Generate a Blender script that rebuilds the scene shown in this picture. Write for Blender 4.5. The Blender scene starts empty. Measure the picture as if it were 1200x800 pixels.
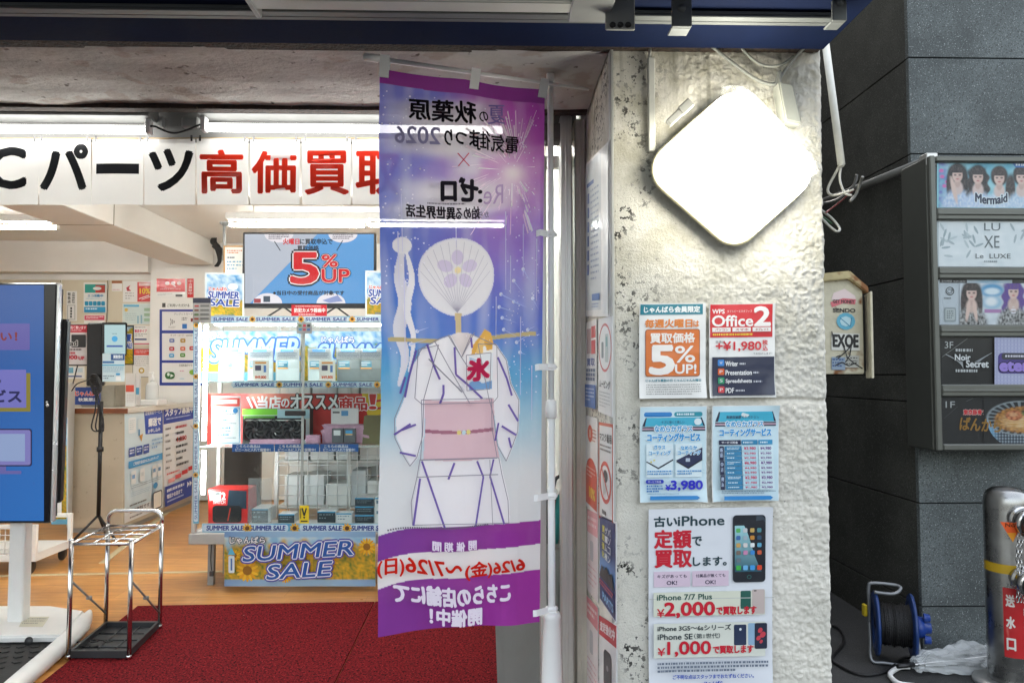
import bpy, bmesh, math, random
from mathutils import Vector, Matrix, noise as mnoise
random.seed(7)
R = math.radians
C = bpy.context.scene.collection
SC = bpy.context.scene

# ------------------------------------------------------------------ camera, sky, sun, exposure
H, F = 1.45, 870.0                                   # eye height in metres, focal length in photo pixels (1200 wide)
PITCH, YAW = math.atan(40 / F), -math.atan(22 / F)
cam = bpy.data.cameras.new('camera'); cam.sensor_width = 36; cam.lens = F / 1200 * 36
cam.clip_start = .05; cam.clip_end = 500
camo = bpy.data.objects.new('camera', cam); C.objects.link(camo)
camo.location = (0, 0, H); camo.rotation_euler = (R(90) + PITCH, 0, YAW)
SC.camera = camo
w = bpy.data.worlds.new('World'); SC.world = w; w.use_nodes = True
wn = w.node_tree; sky = wn.nodes.new('ShaderNodeTexSky'); sky.sky_type = 'NISHITA'; sky.sun_disc = False
sky.sun_elevation = R(48); sky.sun_rotation = R(20); sky.air_density = 1.6; sky.dust_density = 4.0; sky.ozone_density = 1.5
bg = wn.nodes['Background']; bg.inputs[1].default_value = .15
hs = wn.nodes.new('ShaderNodeHueSaturation'); hs.inputs['Saturation'].default_value = .4        # overcast: a greyer sky
wn.links.new(sky.outputs[0], hs.inputs['Color']); wn.links.new(hs.outputs[0], bg.inputs[0])
sun = bpy.data.lights.new('sun', 'SUN'); sun.energy = .8; sun.angle = R(14); sun.color = (1, .95, .88)
suno = bpy.data.objects.new('sun', sun); C.objects.link(suno)
# sky sun_rotation 0 is +Y, turning clockwise seen from above: the sun stands behind the shop
sd = Vector((math.sin(R(20)) * math.cos(R(48)), math.cos(R(20)) * math.cos(R(48)), math.sin(R(48))))
suno.rotation_euler = sd.to_track_quat('Z', 'Y').to_euler(); suno.location = (0, 0, 12)
vs = SC.view_settings; vs.view_transform = 'Standard'; vs.look = 'None'; vs.exposure = 2.2; vs.gamma = 1
SC.cycles.use_denoising = True
SC.cycles.max_bounces = 10; SC.cycles.transparent_max_bounces = 24; SC.cycles.diffuse_bounces = 5
SC.cycles.caustics_reflective = False; SC.cycles.caustics_refractive = False
SC.cycles.sample_clamp_indirect = 6
TUBE, TUBE_FRONT = 18.5, 3.8          # fluorescent tube radiance, ceiling and front row

# ------------------------------------------------------------------ photo ray -> point on a plane of the place
_M = camo.rotation_euler.to_matrix()
def ray(px, py): return _M @ Vector(((px - 600) / F, (400 - py) / F, -1))
def onY(px, py, D): d = ray(px, py); t = D / d.y; return Vector((d.x * t, D, H + d.z * t))
def onX(px, py, X): d = ray(px, py); t = X / d.x; return Vector((X, d.y * t, H + d.z * t))
def onZ(px, py, Z): d = ray(px, py); t = (Z - H) / d.z; return Vector((d.x * t, d.y * t, Z))

# ------------------------------------------------------------------ colour
def lin(c): return c / 12.92 if c <= .04045 else ((c + .055) / 1.055) ** 2.4
def hx(s, k=.86):
    return tuple(lin(int(s[i:i + 2], 16) / 255) * k for i in (0, 2, 4))
def mixc(a, b, t):
    t = min(1, max(0, t)); return tuple(a[i] + (b[i] - a[i]) * t for i in range(3))
def sm(a, b, x):
    t = min(1, max(0, (x - a) / (b - a))); return t * t * (3 - 2 * t)

# ------------------------------------------------------------------ materials
MATS = {}
def mat(name, col=(.5, .5, .5), rough=.5, metal=0, var=0, vscale=8, bump=0, bscale=60, col2=None, coat=0, spec=.5,
        speck=None, rvar=.12, stretch=None, emit=0, trans=0, ior=1.45, alpha=1):
    """procedural Principled: noise-varied colour, fine bump, optional speckle (colour, scale, threshold)"""
    if name in MATS: return MATS[name]
    m = bpy.data.materials.new(name); m.use_nodes = True; nt = m.node_tree; N = nt.nodes; L = nt.links
    p = N['Principled BSDF']; p.inputs['Metallic'].default_value = metal; p.inputs['IOR'].default_value = ior
    p.inputs['Specular IOR Level'].default_value = spec; p.inputs['Coat Weight'].default_value = coat
    p.inputs['Transmission Weight'].default_value = trans; p.inputs['Alpha'].default_value = alpha
    tc = N.new('ShaderNodeTexCoord'); mp = N.new('ShaderNodeMapping'); L.new(tc.outputs['Object'], mp.inputs[0])
    if stretch: mp.inputs['Scale'].default_value = stretch
    n1 = N.new('ShaderNodeTexNoise'); n1.inputs['Scale'].default_value = vscale; n1.inputs['Detail'].default_value = 6
    n1.inputs['Roughness'].default_value = .62
    L.new(mp.outputs[0], n1.inputs[0])
    cr = N.new('ShaderNodeValToRGB'); cr.color_ramp.elements[0].position = .32; cr.color_ramp.elements[1].position = .7
    b = col2 or tuple(max(0, c * (1 - var)) for c in col)
    cr.color_ramp.elements[0].color = (*b, 1); cr.color_ramp.elements[1].color = (*col, 1)
    L.new(n1.outputs[0], cr.inputs[0]); last = cr.outputs[0]
    if speck:
        for (sc_, ss, th) in speck:
            n3 = N.new('ShaderNodeTexNoise'); n3.inputs['Scale'].default_value = ss; n3.inputs['Detail'].default_value = 3
            L.new(tc.outputs['Object'], n3.inputs[0])
            r3 = N.new('ShaderNodeValToRGB'); r3.color_ramp.elements[0].position = th; r3.color_ramp.elements[1].position = th + .06
            L.new(n3.outputs[0], r3.inputs[0])
            mx = N.new('ShaderNodeMix'); mx.data_type = 'RGBA'; mx.inputs['B'].default_value = (*sc_, 1)
            L.new(r3.outputs[0], mx.inputs['Factor']); L.new(last, mx.inputs['A']); last = mx.outputs['Result']
    L.new(last, p.inputs['Base Color'])
    mr = N.new('ShaderNodeMapRange'); mr.inputs['To Min'].default_value = max(.02, rough - rvar * rough); mr.inputs['To Max'].default_value = min(1, rough + rvar * rough * 2)
    L.new(n1.outputs[0], mr.inputs[0]); L.new(mr.outputs[0], p.inputs['Roughness'])
    if bump:
        n2 = N.new('ShaderNodeTexNoise'); n2.inputs['Scale'].default_value = bscale; n2.inputs['Detail'].default_value = 5
        L.new(tc.outputs['Object'], n2.inputs[0])
        bp = N.new('ShaderNodeBump'); bp.inputs['Strength'].default_value = bump; bp.inputs['Distance'].default_value = .01
        L.new(n2.outputs[0], bp.inputs['Height']); L.new(bp.outputs[0], p.inputs['Normal'])
    if emit:
        p.inputs['Emission Color'].default_value = (*col, 1); p.inputs['Emission Strength'].default_value = emit
    MATS[name] = m; return m

def ink_mat(name, rough=.5, emit=0, coat=0, wob=0):
    """printed surface: colour from the mesh's own ink attribute (what is printed there)"""
    m = bpy.data.materials.new(name); m.use_nodes = True; nt = m.node_tree; p = nt.nodes['Principled BSDF']
    a = nt.nodes.new('ShaderNodeAttribute'); a.attribute_name = 'ink'
    p.inputs['Roughness'].default_value = rough; p.inputs['Coat Weight'].default_value = coat; p.inputs['Coat Roughness'].default_value = .08
    if emit:
        p.inputs['Base Color'].default_value = (.012, .012, .014, 1)
        nt.links.new(a.outputs[0], p.inputs['Emission Color']); p.inputs['Emission Strength'].default_value = emit
    else: nt.links.new(a.outputs[0], p.inputs['Base Color'])
    if wob:
        tc = nt.nodes.new('ShaderNodeTexCoord'); n = nt.nodes.new('ShaderNodeTexNoise'); n.inputs['Scale'].default_value = 9
        nt.links.new(tc.outputs['Object'], n.inputs[0]); b = nt.nodes.new('ShaderNodeBump')
        b.inputs['Strength'].default_value = wob; b.inputs['Distance'].default_value = .02
        nt.links.new(n.outputs[0], b.inputs['Height'])
        nt.links.new(b.outputs[0], p.inputs['Normal']); nt.links.new(b.outputs[0], p.inputs['Coat Normal'])
    MATS[name] = m; return m
PAPER = ink_mat('printed paper', .5, wob=.12)
LAM = ink_mat('laminated print', .4, coat=.3, wob=.25); GLOSSY = ink_mat('glossy sleeve print', .3, coat=1, wob=.35)
SCREEN = ink_mat('lit screen', .15, emit=.26)
SCREEN_DIM = ink_mat('dim lit screen', .15, emit=.16)
def sheet_mat():
    m = GLOSSY.copy(); m.name = 'translucent glossy sheet'; nt = m.node_tree; p = nt.nodes['Principled BSDF']; out = nt.nodes['Material Output']
    t = nt.nodes.new('ShaderNodeBsdfTranslucent'); a = [n for n in nt.nodes if n.type == 'ATTRIBUTE'][0]; nt.links.new(a.outputs[0], t.inputs[0])
    mx = nt.nodes.new('ShaderNodeMixShader'); mx.inputs[0].default_value = .4; nt.links.new(p.outputs[0], mx.inputs[1]); nt.links.new(t.outputs[0], mx.inputs[2]); nt.links.new(mx.outputs[0], out.inputs[0]); return m
SHEETM = sheet_mat()
def cloth_mat():
    m = bpy.data.materials.new('banner cloth'); m.use_nodes = True; nt = m.node_tree; N = nt.nodes; L = nt.links
    N.remove(N['Principled BSDF']); out = N['Material Output']
    a = N.new('ShaderNodeAttribute'); a.attribute_name = 'ink'
    d = N.new('ShaderNodeBsdfDiffuse'); t = N.new('ShaderNodeBsdfTranslucent'); tr = N.new('ShaderNodeBsdfTransparent')
    for s in (d, t): L.new(a.outputs[0], s.inputs[0])
    tr.inputs[0].default_value = (.9, .9, .92, 1)
    tc = N.new('ShaderNodeTexCoord'); wv = N.new('ShaderNodeTexNoise'); wv.inputs['Scale'].default_value = 6; wv.inputs['Detail'].default_value = 4
    L.new(tc.outputs['Object'], wv.inputs[0]); b = N.new('ShaderNodeBump'); b.inputs['Strength'].default_value = .35; b.inputs['Distance'].default_value = .02
    L.new(wv.outputs[0], b.inputs['Height'])
    for s in (d, t): L.new(b.outputs[0], s.inputs['Normal'])
    m1 = N.new('ShaderNodeMixShader'); m1.inputs[0].default_value = .30; L.new(d.outputs[0], m1.inputs[1]); L.new(t.outputs[0], m1.inputs[2])
    m2 = N.new('ShaderNodeMixShader'); m2.inputs[0].default_value = .05; L.new(m1.outputs[0], m2.inputs[1]); L.new(tr.outputs[0], m2.inputs[2])
    L.new(m2.outputs[0], out.inputs[0]); MATS['banner cloth'] = m; return m
CLOTH = cloth_mat()

def glass_mat(name, tint=(.9, .97, .97), refl=.5, rough=.03):
    """thin sheet glass: mostly clear with fresnel reflection"""
    m = bpy.data.materials.new(name); m.use_nodes = True; nt = m.node_tree; N = nt.nodes; L = nt.links
    N.remove(N['Principled BSDF']); out = N['Material Output']
    t = N.new('ShaderNodeBsdfTransparent'); t.inputs[0].default_value = (*tint, 1)
    g = N.new('ShaderNodeBsdfGlossy'); g.inputs['Roughness'].default_value = rough
    fr = N.new('ShaderNodeFresnel'); fr.inputs[0].default_value = 1.45
    mm = N.new('ShaderNodeMath'); mm.operation = 'MULTIPLY'; mm.inputs[1].default_value = refl; L.new(fr.outputs[0], mm.inputs[0])
    mx = N.new('ShaderNodeMixShader'); L.new(mm.outputs[0], mx.inputs[0]); L.new(t.outputs[0], mx.inputs[1]); L.new(g.outputs[0], mx.inputs[2])
    L.new(mx.outputs[0], out.inputs[0]); MATS[name] = m; return m
GLASS = glass_mat('case glass', (.95, .985, .985), .4)
FILM = glass_mat('clear plastic film', (.9, .92, .92), 1.0, .12)

W_PAINT = mat('white wall paint', (.80, .79, .76), .55, var=.07, vscale=2.2, bump=.06, bscale=90)
CEIL = mat('ceiling paint', (.80, .79, .75), .7, var=.07, vscale=1.6, bump=.05, bscale=120)
BEIGE = mat('beige board', (.63, .57, .44), .5, var=.07, vscale=3)
WHITE_M = mat('white powder coat', (.78, .78, .76), .35, var=.06, vscale=12)
WHITE_P = mat('white plastic', (.80, .80, .79), .32, var=.05, vscale=14)
BLACK_P = mat('black plastic', (.018, .018, .02), .35, var=.3, vscale=20)
BLACK_G = mat('black gloss', (.008, .008, .01), .12)
ALU = mat('aluminium', (.62, .62, .60), .35, metal=.75, var=.12, vscale=20, stretch=(4, 4, .3))
CHROME = mat('chrome steel', (.66, .66, .66), .13, metal=1, var=.1, vscale=15, rvar=.5)
GREYM = mat('grey painted metal', (.33, .34, .33), .45, metal=.2, var=.18, vscale=7)

# ------------------------------------------------------------------ mesh builder
class MB:
    def __init__(s): s.v = []; s.f = []; s.c = []; s.ink = False; s.sm = []
    def face(s, idx, col=None, smooth=False):
        s.f.append(tuple(idx)); s.c.append(col); s.sm.append(smooth)
        if col is not None: s.ink = True
    def poly(s, pts, col=None):
        i = len(s.v); s.v += [Vector(p) for p in pts]; s.face(range(i, i + len(pts)), col)
    def bm(s, bm, M=None, col=None, smooth=False):
        i = len(s.v); bm.verts.index_update()
        s.v += [(M @ v.co if M else v.co.copy()) for v in bm.verts]
        for f in bm.faces: s.face([i + v.index for v in f.verts], col, smooth)
        bm.free(); return s
    def box(s, x0, x1, y0, y1, z0, z1, bev=0, col=None, M=None, seg=1):
        bm = bmesh.new(); bmesh.ops.create_cube(bm, size=1)
        for v in bm.verts: v.co = ((x0 + x1) / 2 + v.co.x * abs(x1 - x0), (y0 + y1) / 2 + v.co.y * abs(y1 - y0), (z0 + z1) / 2 + v.co.z * abs(z1 - z0))
        if bev: bmesh.ops.bevel(bm, geom=bm.edges[:], offset=min(bev, .45 * min(abs(x1 - x0), abs(y1 - y0), abs(z1 - z0))), segments=seg, affect='EDGES', profile=.5)
        return s.bm(bm, M, col)
    def tube(s, pts, r, n=10, cap=True, closed=False, col=None):
        pts = [Vector(p) for p in pts]; rr = r if isinstance(r, (list, tuple)) else [r] * len(pts); k = len(pts); base = len(s.v); up = None
        for i, p in enumerate(pts):
            a = pts[i - 1] if (i > 0 or closed) else p; b = pts[(i + 1) % k] if (i < k - 1 or closed) else p
            t = (b - a); t = t.normalized() if t.length > 1e-9 else Vector((0, 0, 1))
            if up is None: up = t.orthogonal().normalized()
            up = (up - t * up.dot(t)); up = up.normalized() if up.length > 1e-6 else t.orthogonal().normalized()
            w_ = t.cross(up)
            for j in range(n):
                an = 2 * math.pi * j / n; s.v.append(p + (up * math.cos(an) + w_ * math.sin(an)) * rr[i])
        for i in range(k if closed else k - 1):
            for j in range(n):
                a = base + i * n; b = base + ((i + 1) % k) * n
                s.face((a + j, a + (j + 1) % n, b + (j + 1) % n, b + j), col, True)
        if cap and not closed:
            s.face([base + j for j in range(n)][::-1], col); s.face([base + (k - 1) * n + j for j in range(n)], col)
        return s
    def lathe(s, prof, c, axis=(0, 0, 1), n=28, col=None):
        """prof: (radius, height along the axis)"""
        ax = Vector(axis).normalized(); u = ax.orthogonal().normalized(); w_ = ax.cross(u); c = Vector(c); base = len(s.v)
        for (r, h) in prof:
            for j in range(n):
                an = 2 * math.pi * j / n; s.v.append(c + ax * h + (u * math.cos(an) + w_ * math.sin(an)) * max(r, 1e-5))
        for i in range(len(prof) - 1):
            for j in range(n):
                a = base + i * n; b = a + n; s.face((a + j, a + (j + 1) % n, b + (j + 1) % n, b + j), col, True)
        return s
    def prism(s, poly, vec, col=None, bev=0):
        """poly: 3D outline, extruded along vec"""
        bm = bmesh.new(); vs_ = [bm.verts.new(p) for p in poly]; f = bm.faces.new(vs_)
        r = bmesh.ops.extrude_face_region(bm, geom=[f]); ev = [e for e in r['geom'] if isinstance(e, bmesh.types.BMVert)]
        for v in ev: v.co += Vector(vec)
        bmesh.ops.recalc_face_normals(bm, faces=bm.faces[:])
        if bev: bmesh.ops.bevel(bm, geom=bm.edges[:], offset=bev, segments=2, affect='EDGES')
        return s.bm(bm, None, col)
    def build(s, name, m, parent=None, smooth=False, **props):
        xs = [v.x for v in s.v]; ys = [v.y for v in s.v]; zs = [v.z for v in s.v]
        o0 = Vector(((min(xs) + max(xs)) / 2, (min(ys) + max(ys)) / 2, min(zs)))
        me = bpy.data.meshes.new(name); me.from_pydata([v - o0 for v in s.v], [], s.f)
        if s.ink:
            at = me.color_attributes.new('ink', 'FLOAT_COLOR', 'CORNER'); buf = []
            for f, c in zip(s.f, s.c):
                c = c or (.7, .7, .7)
                if isinstance(c, list): [buf.extend((*q, 1)) for q in c]
                else: buf.extend((*c, 1) * len(f))
            at.data.foreach_set('color', buf)
        me.polygons.foreach_set('use_smooth', [bool(x or smooth) for x in s.sm])
        me.materials.append(m); me.update()
        o = bpy.data.objects.new(name, me); C.objects.link(o)
        if parent: o.parent = parent; o.location = o0 - WL[parent.name]
        else: o.location = o0
        WL[o.name] = o0
        for k, v in props.items(): o[k] = v
        return o
WL = {}
def thing(name, loc, label, cat, group=None, kind=None):
    o = bpy.data.objects.new(name, None); C.objects.link(o); o.location = loc; WL[o.name] = Vector(loc); o.empty_display_size = .1
    tag(o, label, cat, group, kind); return o
def tag(o, label, cat, group=None, kind=None):
    o['label'] = label; o['category'] = cat
    if group: o['group'] = group
    if kind: o['kind'] = kind
    return o
def dup(root, shift, label=None):
    def cp(o, par):
        c = o.copy(); C.objects.link(c)
        if par: c.parent = par
        for ch in [x for x in KIDS(o)]: cp(ch, c)
        return c
    r = cp(root, None); r.location = root.location + Vector(shift)
    if label: r['label'] = label
    return r
def KIDS(o): return [x for x in SC.objects if x.parent == o]
def arc(c, u, v, r, a0, a1, n=8):
    c = Vector(c); u = Vector(u); v = Vector(v)
    return [c + (u * math.cos(a0 + (a1 - a0) * i / n) + v * math.sin(a0 + (a1 - a0) * i / n)) * r for i in range(n + 1)]
def spline(pts, n=8):
    pts = [Vector(p) for p in pts]; out = []
    for i in range(len(pts) - 1):
        p0, p1, p2, p3 = pts[max(0, i - 1)], pts[i], pts[i + 1], pts[min(len(pts) - 1, i + 2)]
        for j in range(n):
            t = j / n; out.append(.5 * (2 * p1 + (p2 - p0) * t + (2 * p0 - 5 * p1 + 4 * p2 - p3) * t * t + (3 * p1 - p0 - 3 * p2 + p3) * t ** 3))
    return out + [pts[-1]]

# ------------------------------------------------------------------ lettering
_TC = {}; _tcu = bpy.data.curves.new('lettering', 'FONT'); _tob = bpy.data.objects.new('lettering', _tcu); C.objects.link(_tob)
_tcu.resolution_u = 3
def glyphs(s):
    if s not in _TC:
        _tcu.body = s; bpy.context.view_layer.update()
        me = bpy.data.meshes.new_from_object(_tob.evaluated_get(bpy.context.evaluated_depsgraph_get()))
        v = [(p.co.x, p.co.y) for p in me.vertices]; f = [tuple(p.vertices) for p in me.polygons]; bpy.data.meshes.remove(me)
        if not v: v = [(0, 0), (1, 0), (0, 1)]
        x0 = min(p[0] for p in v); x1 = max(p[0] for p in v); y0 = min(p[1] for p in v); y1 = max(p[1] for p in v)
        _TC[s] = ([((p[0] - x0) / max(1e-6, x1 - x0), (y1 - p[1]) / max(1e-6, y1 - y0)) for p in v], f, (x1 - x0) / max(.02, y1 - y0))
    return _TC[s]

class Sheet:
    """a printed sheet: drawn in its own x (right) / y (down) units, mp maps them to the surface, N points to the viewer's side"""
    def __init__(s, mp, N, eps=.0003, k=.86):
        s.mp = mp; s.N = Vector(N); s.e = eps; s.l = 0.0; s.mb = MB(); s.k = k
    def col(s, c): return hx(c, s.k) if isinstance(c, str) else c
    def P(s, x, y, l=None): return s.mp(x, y) + s.N * ((s.l if l is None else l) * s.e)
    def poly(s, pts, c): s.l += 1; s.mb.poly([s.P(*p) for p in pts], s.col(c)); return s
    def rect(s, x0, y0, x1, y1, c):
        if getattr(s, 'bend', False): return s.grid(x0, y0, x1, y1, max(1, min(14, int(abs(x1 - x0) / 5))), max(1, min(18, int(abs(y1 - y0) / 5))), lambda x, y: c)
        return s.poly([(x0, y0), (x1, y0), (x1, y1), (x0, y1)], c)
    def rrect(s, x0, y0, x1, y1, r, c, n=4):
        pts = []
        for cx, cy, a in ((x1 - r, y0 + r, -90), (x1 - r, y1 - r, 0), (x0 + r, y1 - r, 90), (x0 + r, y0 + r, 180)):
            for i in range(n + 1): an = R(a + 90 * i / n); pts.append((cx + r * math.cos(an), cy + r * math.sin(an)))
        return s.poly(pts, c)
    def ell(s, cx, cy, rx, ry, c, n=24, rot=0):
        cr, sr = math.cos(rot), math.sin(rot)
        return s.poly([(cx + rx * math.cos(a) * cr - ry * math.sin(a) * sr, cy + rx * math.cos(a) * sr + ry * math.sin(a) * cr) for a in [2 * math.pi * i / n for i in range(n)]], c)
    def ring(s, cx, cy, r, w_, c, n=32, ky=1):
        s.l += 1; cc = s.col(c)
        for i in range(n):
            a, b = 2 * math.pi * i / n, 2 * math.pi * (i + 1) / n
            s.mb.poly([s.P(cx + q * math.cos(t), cy + q * math.sin(t) * ky) for q, t in ((r, a), (r, b), (r - w_, b), (r - w_, a))], cc)
        return s
    def line(s, pts, w_, c):
        s.l += 1; cc = s.col(c)
        for (x0, y0), (x1, y1) in zip(pts, pts[1:]):
            dx, dy = x1 - x0, y1 - y0; q = math.hypot(dx, dy) or 1; nx, ny = -dy / q * w_ / 2, dx / q * w_ / 2; s.l += .02
            s.mb.poly([s.P(x0 + nx, y0 + ny), s.P(x1 + nx, y1 + ny), s.P(x1 - nx, y1 - ny), s.P(x0 - nx, y0 - ny)], cc)
        return s
    def frame(s, x0, y0, x1, y1, w_, c):
        s.l += 1; cc = s.col(c)
        for a, b, d, e in ((x0, y0, x1, y0 + w_), (x0, y1 - w_, x1, y1), (x0, y0 + w_, x0 + w_, y1 - w_), (x1 - w_, y0 + w_, x1, y1 - w_)):
            s.mb.poly([s.P(a, b), s.P(d, b), s.P(d, e), s.P(a, e)], cc)
        return s
    def grid(s, x0, y0, x1, y1, nx, ny, fn):
        s.l += 1; base = len(s.mb.v); cols = []
        for j in range(ny + 1):
            for i in range(nx + 1):
                x = x0 + (x1 - x0) * i / nx; y = y0 + (y1 - y0) * j / ny; s.mb.v.append(s.P(x, y)); cols.append(s.col(fn(x, y)))
        for j in range(ny):
            for i in range(nx):
                a = j * (nx + 1) + i; q = (a, a + 1, a + nx + 2, a + nx + 1)
                s.mb.face([base + t for t in q], [cols[t] for t in q], True)
        return s
    def text(s, t, x0, y0, x1, y1, c, b=0, out=None, mir=False, sl=0, curve=None, rise=0):
        """lettering fitted into a box; b = stroke weight and out = (colour, width), both in units of the box height; sl = slant"""
        v, f, asp = glyphs(t); w_, h_ = x1 - x0, y1 - y0
        def put(ox, oy, cc):
            base = len(s.mb.v)
            for (u, q) in v:
                uu = 1 - u if mir else u
                x = x0 + uu * w_ + ox + sl * (1 - q) * h_; y = y0 + q * h_ + oy + rise * uu
                if curve: y += curve(uu)
                s.mb.v.append(s.P(x, y))
            for q in f: s.mb.face([base + i for i in q], cc)
        if out:
            cc = s.col(out[0]); s.l += 1
            for i in range(10): s.l += .06; put(math.cos(i * .6283) * (out[1] + b) * h_, math.sin(i * .6283) * (out[1] + b) * h_, cc)
        cc = s.col(c); s.l += 1
        if b:
            for i in range(6): s.l += .06; put(math.cos(i * 1.0472) * b * h_, math.sin(i * 1.0472) * b * h_, cc)
        s.l += .06; put(0, 0, cc); return s
    def dash(s, x0, y0, x1, y1, rows, c, fill=.55, seed=None):
        """small print too fine to read: rows of short strokes"""
        rnd = random.Random(seed if seed is not None else int(x0 * 7 + y0 * 13)); s.l += 1; cc = s.col(c); p = (y1 - y0) / rows
        for r in range(rows):
            x = x0; ya = y0 + r * p; yb = ya + p * fill; xe = x1 if r < rows - 1 else x0 + (x1 - x0) * rnd.uniform(.5, 1)
            while x < xe:
                d = p * rnd.uniform(.3, .85); e = min(x + d, xe)
                s.mb.poly([s.P(x, ya), s.P(e, ya), s.P(e, yb), s.P(x, yb)], cc); x = e + p * rnd.uniform(.12, .4)
        return s
    def body(s, x0, y0, x1, y1, t, c='ffffff', back='d8d8d8'):
        """the sheet itself: front, sides and back with thickness t"""
        q = [(x0, y0), (x1, y0), (x1, y1), (x0, y1)]; fr = [s.mp(*p) for p in q]; bk = [p - s.N * t for p in fr]
        s.mb.poly(fr, s.col(c)); cb = s.col(back); s.mb.poly(bk[::-1], cb)
        for i in range(4): j = (i + 1) % 4; s.mb.poly([fr[i], bk[i], bk[j], fr[j]], cb)
        return s
    def done(s, name, m, label=None, cat=None, group=None, parent=None):
        o = s.mb.build(name, m, parent)
        if label: tag(o, label, cat, group)
        return o
def flat(D, shear=0, x0=0, **k):                      # a sheet parallel to the shop front, D metres in
    return Sheet(lambda x, y: onY(x, y + shear * (x - x0), D), (0, -1, 0), **k)
def quad(pts, W, Hh, N, **k):                         # four corners TL TR BR BL of a flat sheet on some plane, drawn in W x H units
    tl, tr, br, bl = pts
    def mp(x, y):
        u, v = x / W, y / Hh; return (tl * (1 - u) + tr * u) * (1 - v) + (bl * (1 - u) + br * u) * v
    return Sheet(mp, N, **k)
def rct(px0, py0, px1, py1, D):                       # world x0,x1,z0,z1 of a frontal rectangle
    a, b = onY(px0, py0, D), onY(px1, py1, D); return a.x, b.x, b.z, a.z

# ================================================================== THE SETTING
FD = 2.35                                   # depth of the shop's front face
XN, DN = 2.27, 3.93                         # neighbour: side wall plane x, front plane depth
ASPH = mat('dark pavement', (.05, .05, .05), .75, var=.45, vscale=5, bump=.5, bscale=160, speck=[((.12, .12, .12), 170, .62)])
g = MB(); g.poly([(-60, -60, 0), (60, -60, 0), (60, 60, 0), (-60, 60, 0)]); g.build('ground', ASPH, kind='structure')

def floor_mat():
    m = bpy.data.materials.new('wood vinyl floor'); m.use_nodes = True; nt = m.node_tree; N = nt.nodes; L = nt.links; p = N['Principled BSDF']
    tc = N.new('ShaderNodeTexCoord')
    def ramp(src, a, b, ca, cb):
        r = N.new('ShaderNodeValToRGB'); e = r.color_ramp.elements; e[0].position = a; e[1].position = b; e[0].color = (*ca, 1); e[1].color = (*cb, 1); L.new(src, r.inputs[0]); return r.outputs[0]
    br = N.new('ShaderNodeTexBrick'); br.inputs['Scale'].default_value = 1; br.inputs['Brick Width'].default_value = 1.1; br.inputs['Row Height'].default_value = .15
    br.inputs['Mortar Size'].default_value = .0015; br.inputs['Color1'].default_value = (.66, .33, .10, 1); br.inputs['Color2'].default_value = (.56, .265, .075, 1); br.inputs['Mortar'].default_value = (.36, .16, .045, 1)
    br.inputs['Bias'].default_value = -.1; L.new(tc.outputs['Object'], br.inputs[0])
    mp = N.new('ShaderNodeMapping'); mp.inputs['Scale'].default_value = (1.2, 14, 1); L.new(tc.outputs['Object'], mp.inputs[0])
    n = N.new('ShaderNodeTexNoise'); n.inputs['Scale'].default_value = 2.2; n.inputs['Detail'].default_value = 8; n.inputs['Distortion'].default_value = 1.4; L.new(mp.outputs[0], n.inputs[0])
    g1 = ramp(n.outputs[0], .3, .7, (.62, .56, .5), (1.12, 1.1, 1.05))
    mx = N.new('ShaderNodeMix'); mx.data_type = 'RGBA'; mx.blend_type = 'MULTIPLY'; mx.inputs['Factor'].default_value = .9; L.new(br.outputs[0], mx.inputs['A']); L.new(g1, mx.inputs['B'])
    n2 = N.new('ShaderNodeTexNoise'); n2.inputs['Scale'].default_value = 1.3; n2.inputs['Detail'].default_value = 5; L.new(tc.outputs['Object'], n2.inputs[0])
    g2 = ramp(n2.outputs[0], .35, .7, (.66, .62, .58), (1.05, 1.05, 1.05))
    m2 = N.new('ShaderNodeMix'); m2.data_type = 'RGBA'; m2.blend_type = 'MULTIPLY'; m2.inputs['Factor'].default_value = .8; L.new(mx.outputs['Result'], m2.inputs['A']); L.new(g2, m2.inputs['B'])
    L.new(m2.outputs['Result'], p.inputs['Base Color'])
    r = N.new('ShaderNodeMapRange'); r.inputs['To Min'].default_value = .2; r.inputs['To Max'].default_value = .42; L.new(n2.outputs[0], r.inputs[0]); L.new(r.outputs[0], p.inputs['Roughness'])
    b = N.new('ShaderNodeBump'); b.inputs['Strength'].default_value = .08; b.inputs['Distance'].default_value = .01; L.new(n.outputs[0], b.inputs['Height']); L.new(b.outputs[0], p.inputs['Normal'])
    return m
g = MB(); g.poly([(-7.5, 2.6, .006), (.36, 2.6, .006), (.36, 8.85, .006), (-7.5, 8.85, .006)]); g.build('shop_floor', floor_mat(), kind='structure')
STRIP = mat('beige floor seam strip', (.55, .47, .30), .4, var=.15)
def seam(p, q, wd=.03):
    a, b = onZ(*p, .006), onZ(*q, .006); t = (b - a).normalized(); n = Vector((-t.y, t.x, 0)) * wd / 2
    m_ = MB(); m_.prism([a - n, b - n, b + n, a + n], (0, 0, .006)); return m_
s = seam((-60, 676), (640, 662), .035).build('floor_seam_strip', STRIP); s['kind'] = 'structure'
s = seam((120, 660), (196, 600), .05).build('floor_seam_strip', STRIP); s['kind'] = 'structure'

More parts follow.
